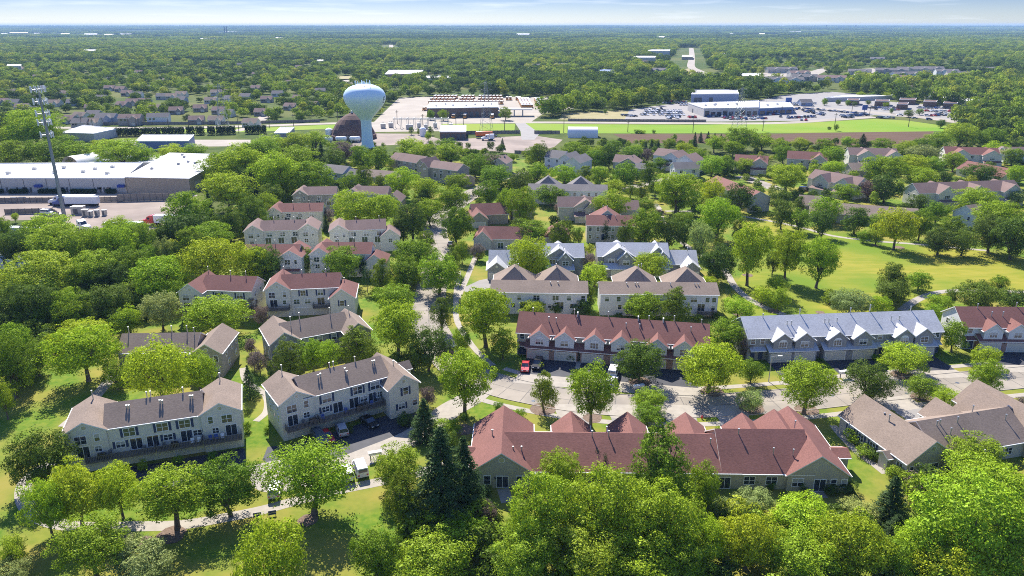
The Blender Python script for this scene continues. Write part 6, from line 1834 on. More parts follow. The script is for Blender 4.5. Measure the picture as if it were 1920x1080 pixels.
# ------------------------------------------------------------------ trees
NPR = np.random.default_rng(5)
def crown_points(kind, R, H, cb, nleaf, rng, size, fine=1.0):
    """Leaf centres and outward normals for a crown of radius R, tree height H, crown base cb*H (metres)."""
    z0, z1 = cb * H, H
    zc, b = (z0 + z1) / 2, (z1 - z0) / 2
    P_, N_ = [], []
    if kind in ('spruce',):
        nl = 15
        for l in range(nl):
            t = l / (nl - 1)
            z = z0 + (z1 - z0) * t
            rad = R * (1 - t) ** .85 * (1 + .16 * rng.uniform(-1, 1)) + .12 * R * (t < .97) * .3
            nb = max(4, int(13 * (1 - t) + 3))
            a0 = rng.uniform(0, 6.3)
            per = max(4, int(nleaf / nl / nb * (1.9 - 1.5 * t)))
            for k in range(nb):
                a = a0 + 2 * math.pi * k / nb + rng.uniform(-.15, .15)
                L = rad * rng.uniform(.75, 1.12)
                s = np.sqrt(rng.uniform(0.03, 1, per))
                x = L * s * math.cos(a) + rng.normal(0, .10 * R * .6, per) * s
                y = L * s * math.sin(a) + rng.normal(0, .10 * R * .6, per) * s
                zz = z - s * L * .32 + rng.normal(0, .03 * H * .5, per) + .10 * L * s ** 3
                P_.append(np.stack([x, y, zz], 1))
                n = np.stack([np.full(per, math.cos(a) * .5), np.full(per, math.sin(a) * .5), np.full(per, .8)], 1)
                N_.append(n)
    else:
        ph = rng.uniform(0, 6.28, 4)
        ncl = {'columnar': 26, 'airy': 44, 'oval': 46, 'conic': 46, 'round': 46, 'wide': 54, 'vase': 44}[kind]
        ncl = int(ncl * fine ** 2)
        cs = []
        tries = 0
        while len(cs) < ncl and tries < 9000:
            tries += 1
            d = rng.normal(size=3); d /= np.linalg.norm(d)
            rr = rng.uniform(.45, .86 + .06 * (fine > 1)) if rng.random() < .85 else rng.uniform(.1, .5)
            p = d * rr
            t = (p[2] + 1) / 2
            if kind == 'conic':
                lim = .98 * (1 - t) ** .62 * min(1, (t + .08) / .25) + .05
            elif kind == 'oval':
                lim = (1 - abs(2 * t - .86) ** 2.2) ** .5 if abs(2 * t - .86) < 1 else .05
            elif kind == 'vase':
                lim = min(1, .35 + t * 1.3) * (1 - max(0, t - .62) ** 2 * 4.2)
            elif kind == 'wide':
                lim = (1 - max(0, (t - .35) / .68) ** 2) ** .5 if t < 1 else .05
            elif kind == 'columnar':
                lim = (1 - abs(2 * t - .7) ** 3) ** .5 if abs(2 * t - .7) < 1 else .1
            else:
                lim = 1
            q = math.hypot(p[0], p[1])
            az = math.atan2(p[1], p[0])
            if kind not in ('columnar',):
                lim *= 1 + .17 * math.sin(2 * az + ph[0]) + .13 * math.sin(3 * az + ph[1] + 2.5 * p[2]) + .10 * math.sin(5 * az + ph[2])
            if q > lim * .80: continue
            cs.append((p, lim))
        per = nleaf // max(1, len(cs))
        for p, lim in cs:
            cr = R * rng.uniform(.20, .36) * (1.1 if kind in ('airy', 'vase') else 1.0)
            cr /= fine ** .8
            if kind == 'columnar': cr = R * .5
            if kind == 'conic': cr *= (1.15 - .5 * (p[2] + 1) / 2)
            c = np.array([p[0] * R, p[1] * R, zc + p[2] * b])
            m = int(per * rng.uniform(.6, 1.4))
            d = rng.normal(size=(m, 3)); d /= np.linalg.norm(d, axis=1)[:, None]
            # leaves mostly on the outer, upper side of every clump
            out = np.array([p[0], p[1], p[2] * .7 + .35]); out /= (np.linalg.norm(out) + 1e-6)
            w = d @ out
            d = d[(w > -.35) | (rng.random(m) < .25)]
            m = len(d)
            sq = {'airy': .62, 'vase': .7, 'wide': .66}.get(kind, .85)
            rad = cr * rng.uniform(.70, 1.08, m) ** 1.0
            spray = rng.random(m) < .10
            rad[spray] *= rng.uniform(1.1, 1.5, spray.sum())
            q = c + d * rad[:, None] * np.array([1, 1, sq])
            P_.append(q); N_.append(d * .8 + out * .5)
    P_ = np.concatenate(P_); N_ = np.concatenate(N_)
    return P_, N_

def leaf_mesh(name, P_, N_, size, rng, mat='leaf', scale=(1, 1, 1), drop=0.0):
    n = len(P_)
    N_ = N_ + rng.normal(0, .55, (n, 3))
    N_ /= np.linalg.norm(N_, axis=1)[:, None] + 1e-9
    a = np.cross(N_, rng.normal(size=(n, 3))); a /= np.linalg.norm(a, axis=1)[:, None] + 1e-9
    b = np.cross(N_, a)
    s = size * (.48 + 1.0 * rng.random(n) ** 1.5)[:, None]
    la, lb = a * s, b * s * rng.uniform(.45, .8, n)[:, None]
    bend = N_ * s * rng.uniform(-.25, .1, n)[:, None]
    V = np.stack([P_ - la, P_ - lb * .9 + bend * .2, P_ + la + bend, P_ + lb * .9 + bend * .2], 1).reshape(-1, 3) * np.array(scale)
    me = bpy.data.meshes.new(name)
    me.vertices.add(n * 4); me.vertices.foreach_set('co', V.astype(np.float32).ravel())
    me.loops.add(n * 4); me.loops.foreach_set('vertex_index', np.arange(n * 4, dtype=np.int32))
    me.polygons.add(n); me.polygons.foreach_set('loop_start', np.arange(0, n * 4, 4, dtype=np.int32))
    me.polygons.foreach_set('loop_total', np.full(n, 4, dtype=np.int32))
    me.materials.append(M[mat] if isinstance(mat, str) else mat)
    me.update(calc_edges=True)
    return me

def trunk_mesh(name, kind, R, H, cb, rng, scale):
    mb = MB()
    r0 = .030 * H if kind not in ('columnar',) else .015 * H
    zt = cb * H
    if kind in ('spruce', 'columnar'):
        mb.cyl((0, 0, 0), (0, 0, H * .9), r0 * .75, r0 * .12, 7, 0, False)
    else:
        fork = zt + .08 * H
        lean = Vector((rng.uniform(-.03, .03) * H, rng.uniform(-.03, .03) * H, fork))
        mb.cyl((0, 0, -.02 * H), (0, 0, .05 * H), r0 * 1.35, r0, 8, 0, False)
        mb.cyl((0, 0, .05 * H), lean, r0, r0 * .8, 8, 0, False)
        nb = 7
        for k in range(nb):
            a = 2 * math.pi * k / nb + rng.uniform(-.3, .3)
            e = rng.uniform(.45, .85)
            mid = lean + Vector((math.cos(a) * R * .33 * e, math.sin(a) * R * .33 * e, (H - fork) * rng.uniform(.22, .36)))
            end = lean + Vector((math.cos(a) * R * .72 * e, math.sin(a) * R * .72 * e, (H - fork) * rng.uniform(.5, .82)))
            mb.cyl(lean, mid, r0 * .55, r0 * .38, 6, 0, False)
            mb.cyl(mid, end, r0 * .38, r0 * .1, 5, 0, False)
            for q in range(2):
                tip = mid + Vector((rng.uniform(-.3, .3) * R, rng.uniform(-.3, .3) * R, rng.uniform(.1, .25) * (H - fork)))
                mb.cyl(mid, tip, r0 * .25, r0 * .07, 4, 0, False)
        mb.cyl(lean, lean + Vector((0, 0, (H - fork) * .7)), r0 * .6, r0 * .12, 6, 0, False)
    mb.v = [(x * scale[0], y * scale[1], z * scale[2]) for x, y, z in mb.v]
    return mb.mesh(name, ['bark'])

# kind: shape, typical height / radius, crown base, leaves, leaf size / R, colours, object name, spoken name
KINDS = {
    'L': ('wide', 2.0, .15, 11500, .039, [(0.301, 0.400, 0.019), (0.345, 0.420, 0.020), (0.265, 0.381, 0.019)], 'locust_tree', 'yellow green spreading'),
    'T': ('vase', 2.35, .16, 12500, .038, [(0.256, 0.362, 0.017), (0.295, 0.388, 0.019), (0.228, 0.337, 0.017)], 'elm_tree', 'bright green vase shaped'),
    'W': ('round', 2.3, .08, 14500, .036, [(0.265, 0.369, 0.020), (0.301, 0.388, 0.027), (0.234, 0.337, 0.020)], 'cottonwood_tree', 'large leafy'),
    'M': ('round', 2.2, .08, 12500, .039, [(0.188, 0.282, 0.015), (0.220, 0.317, 0.017), (0.158, 0.248, 0.015)], 'maple_tree', 'mid green rounded'),
    'D': ('round', 2.1, .06, 12500, .039, [(0.095, 0.155, 0.019), (0.112, 0.171, 0.019), (0.130, 0.180, 0.023)], 'maple_tree', 'dark green dense'),
    'P': ('conic', 2.7, .10, 12000, .040, [(0.146, 0.210, 0.015), (0.173, 0.240, 0.017), (0.127, 0.188, 0.019)], 'linden_tree', 'conical dense'),
    'Y': ('oval', 2.6, .12, 8500, .045, [(.20, .23, .055), (.19, .22, .045)], 'linden_tree', 'cream edged oval'),
    'S': ('spruce', 3.3, .03, 12000, .042, [(0.055, 0.101, 0.029), (0.067, 0.117, 0.032)], 'spruce_tree', 'dark layered'),
    'A': ('columnar', 6.5, .03, 3600, .085, [(.032, .070, .018), (.038, .080, .020)], 'arborvitae', 'narrow dark'),
    'G': ('round', 2.0, .14, 12500, .039, [(0.295, 0.350, 0.092), (0.272, 0.329, 0.097)], 'maple_tree', 'silvery green'),
    'C': ('round', 1.9, .10, 9500, .040, [(.21, .165, .135), (.23, .185, .155), (.18, .13, .11)], 'crabapple_tree', 'greyish purple'),
    'B': ('round', 1.5, .0, 3600, .062, [(0.131, 0.234, 0.019), (0.221, 0.327, 0.021), (0.086, 0.145, 0.021)], 'shrub', 'clipped'),
}
VAR = {}
def variants(k, n=3, hd=False):
    shape, asp, cb, nl, ls, cols, nm, sp = KINDS[k]
    out = []
    for i in range(n):
        if hd: nl, ls = KINDS[k][3] * 2, KINDS[k][4] * .78
        rng = np.random.default_rng(100 + ord(k) * 7 + i)
        R = 1.0; H = asp
        sc = (1.0, 1.0, 1.0 / H)
        P_, N_ = crown_points(shape, R, H, cb, nl, rng, ls, 1.0 if k == 'A' else (2.1 if hd else 1.45))
        ext = np.percentile(np.hypot(P_[:, 0], P_[:, 1]), 97)
        P_[:, :2] /= max(ext, .2)
        top = np.percentile(P_[:, 2], 99.5)
        P_[:, 2] = P_[:, 2] * H / top
        cm = leaf_mesh('crown', P_, N_, ls, rng, 'leaf', sc)
        tm = trunk_mesh('trunk', shape, R, H, cb, rng, sc)
        out.append((cm, tm))
    return out
for k in KINDS: VAR[k] = variants(k, 2 if k in 'ABYG' else (5 if k in 'MTD' else 4))

VARH = {k: variants(k, 3, True) for k in 'LTWMDPGS'}
TREES = []          # everything planted by hand
def plant(k, x, y, R, Ht, pixw):
    shape, asp, cb, nl, ls, cols, nm, sp = KINDS[k]
    cm, tm = RND.choice(VARH[k] if pixw > 62 and k in VARH else VAR[k])
    root = empty(nm, (x, y, 0), RND.uniform(0, 6.28))
    e_ = RND.uniform(.90, 1.10)
    root.scale = (R * e_, R / e_, Ht)
    c = RND.choice(cols)
    f = RND.uniform(.86, 1.14)
    o = bpy.data.objects.new('crown', cm); o.parent = root; COL.objects.link(o)
    o.color = (c[0] * f * RND.uniform(.92, 1.08), c[1] * f, c[2] * f, 1)
    if k != 'B':
        t = bpy.data.objects.new('trunk', tm); t.parent = root; COL.objects.link(t)
    root['category'] = {'S': 'spruce', 'A': 'arborvitae', 'B': 'shrub'}.get(k, 'tree')
    TREES.append([root, k, x, y, R, Ht, pixw])

def plant_px(k, cx, cy, w, h):
    """Crown seen in the photo: centre and size in photo pixels."""
    shape, asp, cb, nl, ls, cols, nm, sp = KINDS[k]
    R, Ht = 4, 9
    for _ in range(6):
        zc = (1 + cb) / 2 * Ht
        Zc = depth(cy, zc); s = FPX / Zc
        X, Y = P(cx, cy, zc)
        th = math.atan2(CAM_H - zc, math.hypot(X, Y))
        R = max(.4, w / 2 / s)
        hv = h / 2 / s
        b = math.sqrt(max((hv ** 2 - (R * math.sin(th)) ** 2), (.45 * R) ** 2)) / math.cos(th)
        Ht = 2 * b / (1 - cb)
        lo, hi = asp * .62 * R, asp * 1.5 * R
        Ht = max(lo, min(hi, Ht))
    plant(k, X, Y, R, Ht * (.92 if cy < 420 else 1), w)

# crowns read off the photo in sixteen tiles, each enlarged four times: kind, centre x, y, width, height
TILES = {
(0, 270): 'M 80 70 300 200;M 330 60 300 180;M 560 60 260 160;W 900 60 300 190;L 1080 90 200 120;L 1280 50 200 100;L 1440 40 180 90;T 1780 140 380 280;M 1640 170 280 220;T 1700 330 380 250;S 1570 480 140 270;D 1830 270 200 200;S 1890 300 120 230;M 1400 500 330 300;D 1400 640 340 220;P 1710 570 240 270;P 1880 500 240 300;T 1560 700 320 180;P 1430 780 200 250;L 1590 890 440 310;L 1880 900 240 230;Y 1225 820 140 220;D 1320 850 160 200;T 880 610 180 120;T 1000 650 220 130;P 1200 680 180 180;T 360 650 340 150;W 440 770 440 270;M 640 800 300 290;T 850 760 300 280;M 1050 730 230 230;W 720 950 320 260;W 300 990 500 260;M 950 920 280 240;L 1190 1000 400 280;D 120 770 240 230;T 30 630 110 150;D 860 1010 240 210;W 560 1010 260 200;M 1120 860 190 190;D 60 820 140 200;T 110 545 50 60',
(480, 270): 'M 40 40 260 150;S 430 70 90 160;S 490 60 90 160;T 300 110 330 170;Y 390 80 130 110;D 590 110 190 170;M 780 80 150 160;M 910 110 220 190;C 660 50 200 140;T 130 200 350 290;M 400 240 330 240;D 80 180 260 220;M 230 325 130 120;D 110 380 200 180;P 30 480 180 230;T 90 430 150 150;L 200 525 230 140;P 805 235 130 210;M 720 290 190 170;P 930 275 90 120;T 1095 270 230 200;M 1510 290 200 150;T 1280 330 220 180;P 1260 400 140 130;M 1460 415 250 220;M 1740 355 180 190;T 740 470 340 270;T 960 480 270 240;P 1170 545 220 290;M 1300 500 200 190;M 1500 610 240 250;P 1280 715 140 160;M 1190 840 330 240;M 640 900 290 240;M 380 875 180 180;D 60 900 270 250;P 930 975 160 210;M 1110 965 250 210;M 1370 975 330 270;P 1480 855 130 190;M 1545 805 120 150;A 800 920 60 160;A 830 1010 70 180;L 1040 1050 160 110;C 1660 805 110 110;C 540 535 100 120;S 525 590 70 130;M 1640 150 210 170;T 1240 60 210 120;M 1460 60 210 140;M 1800 240 270 170;D 1750 130 180 150;M 1880 430 150 210;D 1100 620 160 200;C 1780 530 110 70',
(960, 270): 'P 210 60 160 190;M 470 50 210 150;P 510 50 80 110;M 620 100 180 140;D 730 80 150 180;M 900 70 180 110;C 1010 80 110 100;M 1120 140 140 90;T 180 220 210 180;D 60 280 180 210;T 390 220 200 150;P 545 220 120 130;M 660 230 150 150;M 850 220 220 190;P 1040 215 150 190;T 1390 85 170 120;T 1500 155 210 160;M 1600 155 190 140;M 1750 155 160 110;M 1870 135 130 120;C 370 475 110 120;T 80 450 270 300;M 290 375 240 120;T 740 445 290 230;T 760 315 170 110;P 890 345 100 100;P 970 355 120 150;P 1075 305 100 150;P 1130 315 120 160;M 1000 455 180 120;T 1240 335 330 270;M 1250 440 170 120;M 1350 440 110 90;L 1500 335 190 200;D 1710 395 230 230;T 1550 525 300 290;M 1010 625 300 270;P 840 660 110 200;D 1180 660 220 230;D 1300 665 190 190;G 1420 705 190 230;M 1280 560 170 110;P 380 665 210 230;M 130 660 270 140;D 50 640 180 170;M 500 690 80 120;A 700 660 50 170;T 130 860 310 310;M 150 930 260 200;C 570 885 120 140;C 1250 895 110 100;T 1040 915 300 200;L 620 975 240 160;A 575 1030 50 110;D 1550 895 290 270;T 1790 800 310 390;P 1710 650 120 190;L 1480 1040 140 100;C 1100 515 100 60',
(1440, 270): 'M 120 70 160 140;T 480 75 190 140;P 270 95 110 110;M 360 125 160 100;T 500 175 190 120;M 840 65 150 80;G 1160 65 250 130;T 1400 115 160 140;M 1840 85 180 130;T 1860 225 150 160;D 1600 215 250 120;T 810 165 210 190;T 940 175 250 210;T 1080 155 270 150;M 1240 155 170 140;T 1140 240 270 160;D 1320 245 160 80;T 150 235 330 210;D 890 315 240 240;C 760 335 160 150;T 590 355 220 130;D 90 400 180 190;D 110 515 190 230;P 230 445 110 130;L 440 470 230 190;M 240 560 190 180;D 410 600 190 190;D 660 560 220 210;M 820 575 180 120;L 970 620 310 270;M 1150 595 210 230;D 1140 435 170 130;A 1200 365 40 70;A 1280 355 50 110;M 1270 505 200 170;T 1560 415 310 140;D 1290 725 250 200;D 1470 730 210 200;M 1380 600 180 130;T 1720 535 350 250;D 1680 670 310 270;D 1850 700 310 310;G 1870 395 140 110;M 720 690 110 90;M 815 695 130 110;T 150 815 270 330;T 390 865 310 330;M 30 740 100 110;P 940 1015 250 240;M 1140 1025 210 120;M 1740 1045 140 120;P 1620 1065 120 90;L 70 1050 160 130;D 40 890 120 160',
(0, 540): 'D 300 130 350 320;M 520 150 270 270;D 130 110 290 270;M 540 215 230 230;P 660 195 130 230;D 780 125 330 270;G 880 70 200 160;L 960 230 190 190;M 950 255 230 170;G 1200 160 270 250;M 60 570 330 450;D 240 490 180 240;M 90 450 330 350;M 265 520 250 250;D 130 620 310 250;T 20 815 180 330;L 600 335 370 150;L 620 475 470 370;M 860 645 210 210;L 1190 615 490 450;L 1480 610 290 290;L 1610 200 450 260;C 1890 135 110 140;C 1880 435 90 130;C 1900 545 90 130;S 1865 700 110 230;M 1290 50 210 210;D 990 50 190 170;M 400 60 260 200',
(480, 540): 'M 1040 75 290 170;T 1050 295 430 380;P 1385 195 170 230;D 1290 455 290 310;P 770 435 300 290;P 230 520 250 280;M 420 500 220 230;T 540 500 200 220;A 650 375 70 170;D 1070 545 190 140;T 1560 690 440 420;M 1540 400 150 210;T 1720 190 410 390;M 1850 410 220 220;C 40 205 110 210;C 20 545 130 190;C 1290 815 140 140;S 1260 980 190 300;M 1420 1050 220 160;D 1180 545 160 150',
(960, 540): 'P 240 745 200 310;T 600 775 370 410;D 960 555 340 290;L 1490 575 480 370;M 1800 625 190 170;M 1030 845 260 140;M 1020 955 240 170;G 1790 835 200 160;D 540 145 150 120;M 1000 135 300 210;P 1220 125 250 260;M 1620 355 310 240;L 160 155 210 80;M 160 75 190 130;P 590 65 90 150;C 1750 445 110 150;L 1700 145 260 150;P 330 145 90 90;L 1880 50 160 120',
(1440, 540): 'M 80 75 170 160;G 620 105 300 190;L 840 135 170 150;D 940 35 290 170;M 470 65 140 100;M 1280 115 200 100;P 1370 65 120 140;D 1590 65 340 190;D 1840 85 210 150;M 1260 195 140 150;M 1400 355 220 220;T 300 725 430 360;D 760 705 340 280;L 1030 520 360 190;M 1150 745 220 170;L 1330 815 240 130;L 1630 505 200 150;M 1650 655 250 240;C 1900 875 110 120',
(0, 810): 'D 300 205 410 420;L 560 430 440 440;L 340 560 320 400;L 880 430 330 360;T 1290 480 560 450;M 1700 420 470 430;T 680 870 540 440;G 1050 960 470 340;T 90 900 220 230;G 60 1060 300 200',
(480, 810): 'T 410 330 640 520;L 110 960 560 600;M 1060 285 390 350;P 1120 490 330 430;S 1390 360 440 760;M 1400 690 430 330;M 900 920 370 380;M 1350 960 580 400;C 1710 625 190 190;S 1560 330 300 560;M 1600 760 260 260;D 1440 100 180 300',
(960, 810): 'W 230 640 560 640;W 700 600 600 660;W 1120 690 580 600;W 480 900 620 540;W 900 960 640 520;M 1250 960 480 420;M 380 310 330 330;A 585 240 55 170;A 640 230 60 190;A 690 260 55 200;A 615 280 50 130;P 1130 260 480 640;M 1430 430 270 370;G 1600 620 290 210;G 1820 530 290 190;L 1480 800 280 320;L 1780 780 430 430;W 60 960 460 460',
(1440, 810): 'L 290 660 540 400;L 620 830 560 500;M 260 960 540 420;M 1550 190 450 320;L 1650 390 620 300;W 1530 700 800 760;L 1180 850 420 360;S 930 530 250 400;C 1150 420 270 180;G 690 600 280 180;W 1850 800 480 560;S 960 740 200 260;M 900 960 380 340;L 1400 980 520 420',
}
for (ox, oy), txt in TILES.items():
    for it in txt.split(';'):
        k, a, b, w, h_ = it.split()
        g_ = {(0, 270): 1.12, (480, 270): 1.08, (960, 270): 1.02, (1440, 270): 1.0}.get((ox, oy), 1.04)
        if k == 'S' and oy > 500: w = float(w) * 1.35
        plant_px(k, ox + float(a) / 4, oy + float(b) / 4, float(w) / 4 * g_, float(h_) / 4 * g_)
# big trees left of the cell tower and by the yards, conifers before the ploughed field, street trees at the depot
for k, x, y, w, h_ in (('W', 62, 236, 110, 62), ('T', 25, 250, 50, 40), ('D', 100, 252, 40, 30), ('M', 120, 268, 50, 34), ('L', 190, 272, 50, 22), ('T', 232, 276, 36, 28),
                       ('S', 1303, 262, 16, 32), ('S', 1314, 256, 12, 20), ('S', 1328, 255, 14, 20), ('S', 1340, 257, 12, 18), ('S', 1352, 258, 12, 16), ('S', 1211, 273, 12, 18), ('S', 1222, 270, 14, 22), ('S', 1234, 272, 10, 16),
                       ('M', 807, 214, 17, 18), ('M', 831, 214, 20, 20), ('M', 948, 211, 26, 24), ('P', 771, 244, 10, 14), ('P', 785, 246, 8, 12), ('P', 807, 244, 14, 16), ('L', 803, 254, 14, 16), ('D', 1765, 231, 18, 16), ('S', 1618, 262, 26, 26), ('M', 1135, 208, 8, 9), ('S', 942, 268, 12, 20), ('M', 1568, 238, 10, 12), ('B', 1555, 240, 8, 6), ('B', 1196, 246, 16, 8), ('B', 1205, 247, 14, 6), ('B', 1226, 246, 8, 7), ('W', 505, 268, 62, 40), ('T', 552, 266, 60, 40), ('W', 592, 260, 50, 36), ('M', 640, 276, 44, 26), ('T', 770, 274, 60, 28), ('M', 838, 274, 54, 28), ('T', 470, 282, 56, 36),
                       ('T', 1190, 282, 36, 26), ('M', 1150, 272, 34, 22), ('M', 1255, 268, 30, 20), ('T', 1285, 278, 40, 26), ('T', 1375, 276, 44, 26), ('M', 1462, 272, 40, 28), ('T', 1500, 268, 36, 24), ('M', 1545, 270, 36, 26), ('T', 1590, 264, 30, 20), ('M', 1655, 270, 40, 22), ('T', 1700, 276, 46, 26), ('M', 1730, 270, 40, 28), ('T', 1120, 284, 36, 26), ('M', 1000, 284, 30, 22),
                       ('M', 1547, 190, 14, 13), ('D', 1572, 191, 12, 10), ('M', 1590, 192, 12, 10), ('D', 1602, 194, 10, 9), ('M', 1672, 207, 9, 10), ('D', 1705, 212, 22, 9), ('M', 1725, 209, 16, 11), ('D', 1628, 192, 12, 8), ('M', 1662, 196, 14, 9), ('L', 1615, 176, 16, 10), ('M', 1640, 177, 18, 12), ('L', 1660, 177, 22, 12), ('M', 1690, 180, 28, 10),
                       ('M', 1390, 258, 70, 36), ('L', 1430, 262, 50, 30), ('T', 1340, 266, 40, 30), ('W', 1800, 250, 70, 40), ('M', 1860, 256, 60, 40), ('L', 1870, 276, 50, 24), ('M', 1762, 262, 50, 34)):
    plant_px(k, x, y, w, h_)
# foundation shrubs
for x, y, w, h_ in ((1071, 669, 18, 16), (1092, 670, 12, 14), (1380, 893, 30, 22), (1360, 905, 20, 16), (1408, 897, 40, 26), (1446, 910, 18, 18), (1508, 918, 18, 24), (1560, 917, 36, 20), (1590, 912, 42, 28), (910, 920, 28, 24), (760, 786, 36, 26), (1605, 818, 44, 30), (1622, 845, 40, 22), (1640, 852, 34, 24),
                    (1682, 885, 44, 28), (1720, 890, 30, 20), (1350, 805, 20, 12), (1012, 828, 12, 8), (975, 776, 26, 20), (268, 872, 20, 22), (333, 862, 22, 18), (398, 855, 20, 18), (462, 800, 18, 20), (462, 770, 14, 14), (500, 805, 12, 18), (655, 804, 16, 18), (506, 700, 10, 10), (1508, 658, 12, 10), (1540, 676, 14, 10), (1642, 670, 14, 12), (1762, 656, 14, 12),
                    (925, 702, 20, 14), (935, 760, 22, 16), (870, 780, 24, 16), (1340, 590, 22, 14), (1160, 592, 18, 12), (1310, 596, 20, 14), (1080, 588, 18, 14), (1880, 786, 24, 16), (1868, 764, 20, 14)):
    plant_px('B', x, y, w, h_)
# clipped hedges along the long warehouse and the dark hedge rows by the far left field
def hedge(p0, p1, h_, w_, label, group=None, dens=1.0, name='hedge'):
    a, b = P(*p0), P(*p1)
    L = math.hypot(b[0] - a[0], b[1] - a[1]); ang = math.atan2(b[1] - a[1], b[0] - a[0])
    o_ = empty(name, ((a[0] + b[0]) / 2, (a[1] + b[1]) / 2, 0), ang, label, 'hedge', group)
    n = int(L * 230 * dens)
    rng = np.random.default_rng(int(L * 10))
    P_ = np.stack([rng.uniform(-L / 2, L / 2, n), rng.uniform(-w_ / 2, w_ / 2, n), rng.uniform(0, 1, n) ** .6 * h_ * (1 + .12 * np.sin(np.arange(n) * .01))], 1)
    N_ = np.stack([rng.normal(0, .3, n), np.sign(P_[:, 1]) * .6, np.full(n, .7)], 1)
    me = leaf_mesh('foliage', P_, N_, .42, rng)
    o = bpy.data.objects.new('foliage', me); o.parent = o_; o.color = (.022, .05, .014, 1); COL.objects.link(o)
for i, (x0, x1) in enumerate(((-6, 6), (19, 33), (35, 52), (74, 108), (110, 122), (134, 153), (155, 180), (200, 217))):
    hedge((x0, 362.5), (x1, 362.5), 1.7, 1.8, 'clipped dark hedge at the foot of the long warehouse wall', 'hedges along the long warehouse')
for x0, x1 in ((218, 262), (264, 302), (304, 346), (350, 366), (368, 384), (390, 404), (406, 442), (460, 486), (484, 500)):
    hedge((x0, 256 - (x0 - 218) * .02), (x1, 256 - (x1 - 218) * .02), 5.2, 3.5, 'tall dark hedge row below the bright field on the far left', 'dark hedge rows by the far left field', .8)
# ------------------------------------------------------------------ the woods beyond (uncountable)
M['woodleaf'] = leafmat('wood leaves', False, [(0.050, 0.089, 0.016), (0.118, 0.184, 0.018), (0.080, 0.131, 0.016), (0.165, 0.226, 0.022), (0.059, 0.099, 0.020), (0.135, 0.199, 0.020), (0.065, 0.105, 0.022)], trans=.2)
M['woodlight'] = leafmat('light wood leaves', False, [(0.191, 0.282, 0.022), (0.294, 0.373, 0.027), (0.228, 0.308, 0.024), (0.368, 0.393, 0.036), (0.169, 0.249, 0.020), (0.265, 0.354, 0.027)], trans=.2)
src = bpy.data.collections.new('wood sources')
def far_tree(i):
    rng = np.random.default_rng(900 + i)
    shape = ('round', 'round', 'vase', 'wide', 'oval', 'conic', 'round')[i]
    H = (2.1, 1.9, 2.2, 1.8, 2.3, 2.6, 2.0)[i]
    P_, N_ = crown_points(shape, 1, H, .12, 1500, rng, .1)
    P_[:, :2] /= np.percentile(np.hypot(P_[:, 0], P_[:, 1]), 96)
    me = leaf_mesh('wood_tree', P_, N_, .105, rng, 'woodleaf' if i < 4 else 'woodlight')
    o = bpy.data.objects.new('wood_tree_%d' % i, me); src.objects.link(o)
for i in range(7): far_tree(i)
def scatter(name, pts, scl, rot, idx, coll, label=None, cat=None):
    me = bpy.data.meshes.new(name)
    me.from_pydata([tuple(p) for p in pts], [], [])
    a = me.attributes.new('scl', 'FLOAT_VECTOR', 'POINT'); a.data.foreach_set('vector', np.asarray(scl, np.float32).ravel())
    a = me.attributes.new('rotz', 'FLOAT_VECTOR', 'POINT'); a.data.foreach_set('vector', np.asarray(rot, np.float32).ravel())
    a = me.attributes.new('idx', 'INT', 'POINT'); a.data.foreach_set('value', np.asarray(idx, np.int32))
    o = bpy.data.objects.new(name, me); COL.objects.link(o)
    o['kind'] = 'stuff'
    if label: o['label'] = label; o['category'] = cat
    g = bpy.data.node_groups.new(name, 'GeometryNodeTree')
    g.interface.new_socket('Geometry', in_out='INPUT', socket_type='NodeSocketGeometry')
    g.interface.new_socket('Geometry', in_out='OUTPUT', socket_type='NodeSocketGeometry')
    N = g.nodes; gi = N.new('NodeGroupInput'); go = N.new('NodeGroupOutput')
    ci = N.new('GeometryNodeCollectionInfo'); ci.inputs['Collection'].default_value = coll
    ci.inputs['Separate Children'].default_value = True; ci.inputs['Reset Children'].default_value = True
    ip = N.new('GeometryNodeInstanceOnPoints'); ip.inputs['Pick Instance'].default_value = True
    def attr(nm, t):
        q = N.new('GeometryNodeInputNamedAttribute'); q.data_type = t; q.inputs['Name'].default_value = nm
        return [s for s in q.outputs if s.enabled and s.name == 'Attribute'][0]
    L = g.links.new
    L(gi.outputs[0], ip.inputs['Points']); L(ci.outputs[0], ip.inputs['Instance'])
    L(attr('idx', 'INT'), ip.inputs['Instance Index'])
    L(attr('rotz', 'FLOAT_VECTOR'), ip.inputs['Rotation']); L(attr('scl', 'FLOAT_VECTOR'), ip.inputs['Scale'])
    L(ip.outputs[0], go.inputs[0])
    m = o.modifiers.new('scatter', 'NODES'); m.node_group = g
    return o
# the estate itself and the open land around it stay free of them
keep_out([P(*q) for q in [(-60, 1100), (-60, 285), (60, 268), (108, 262), (112, 234), (640, 228), (1640, 215), (1760, 224), (1810, 246), (1830, 262), (1990, 268), (1990, 1100)]])
keep_out([P(*q) for q in [(-60, 285), (-60, 310), (240, 300), (430, 290), (430, 268), (250, 268), (110, 262)]])
keep_out([P(*q) for q in [(560, 252), (735, 246), (835, 246), (835, 270), (735, 278), (560, 272)]])
def grid_pts(y0, y1, step, widen, seed):
    rng = np.random.default_rng(seed)
    ys = np.arange(y0, y1, step)
    out = []
    for y in ys:
        hw = y * widen + 60
        xs = np.arange(-hw, hw, step)
        out.append(np.stack([xs + rng.uniform(-.45, .45, len(xs)) * step, np.full(len(xs), y) + rng.uniform(-.45, .45, len(xs)) * step], 1))
    return np.concatenate(out), rng
def smooth_noise(x, y, f):
    return (np.sin(x * f + 1.3 * np.sin(y * f * .7)) + np.sin(y * f * 1.3 + 1.7 * np.sin(x * f * .6 + 2)) + np.sin((x + y) * f * .53 + 4)) / 3
allp, alls, allr, alli = [], [], [], []
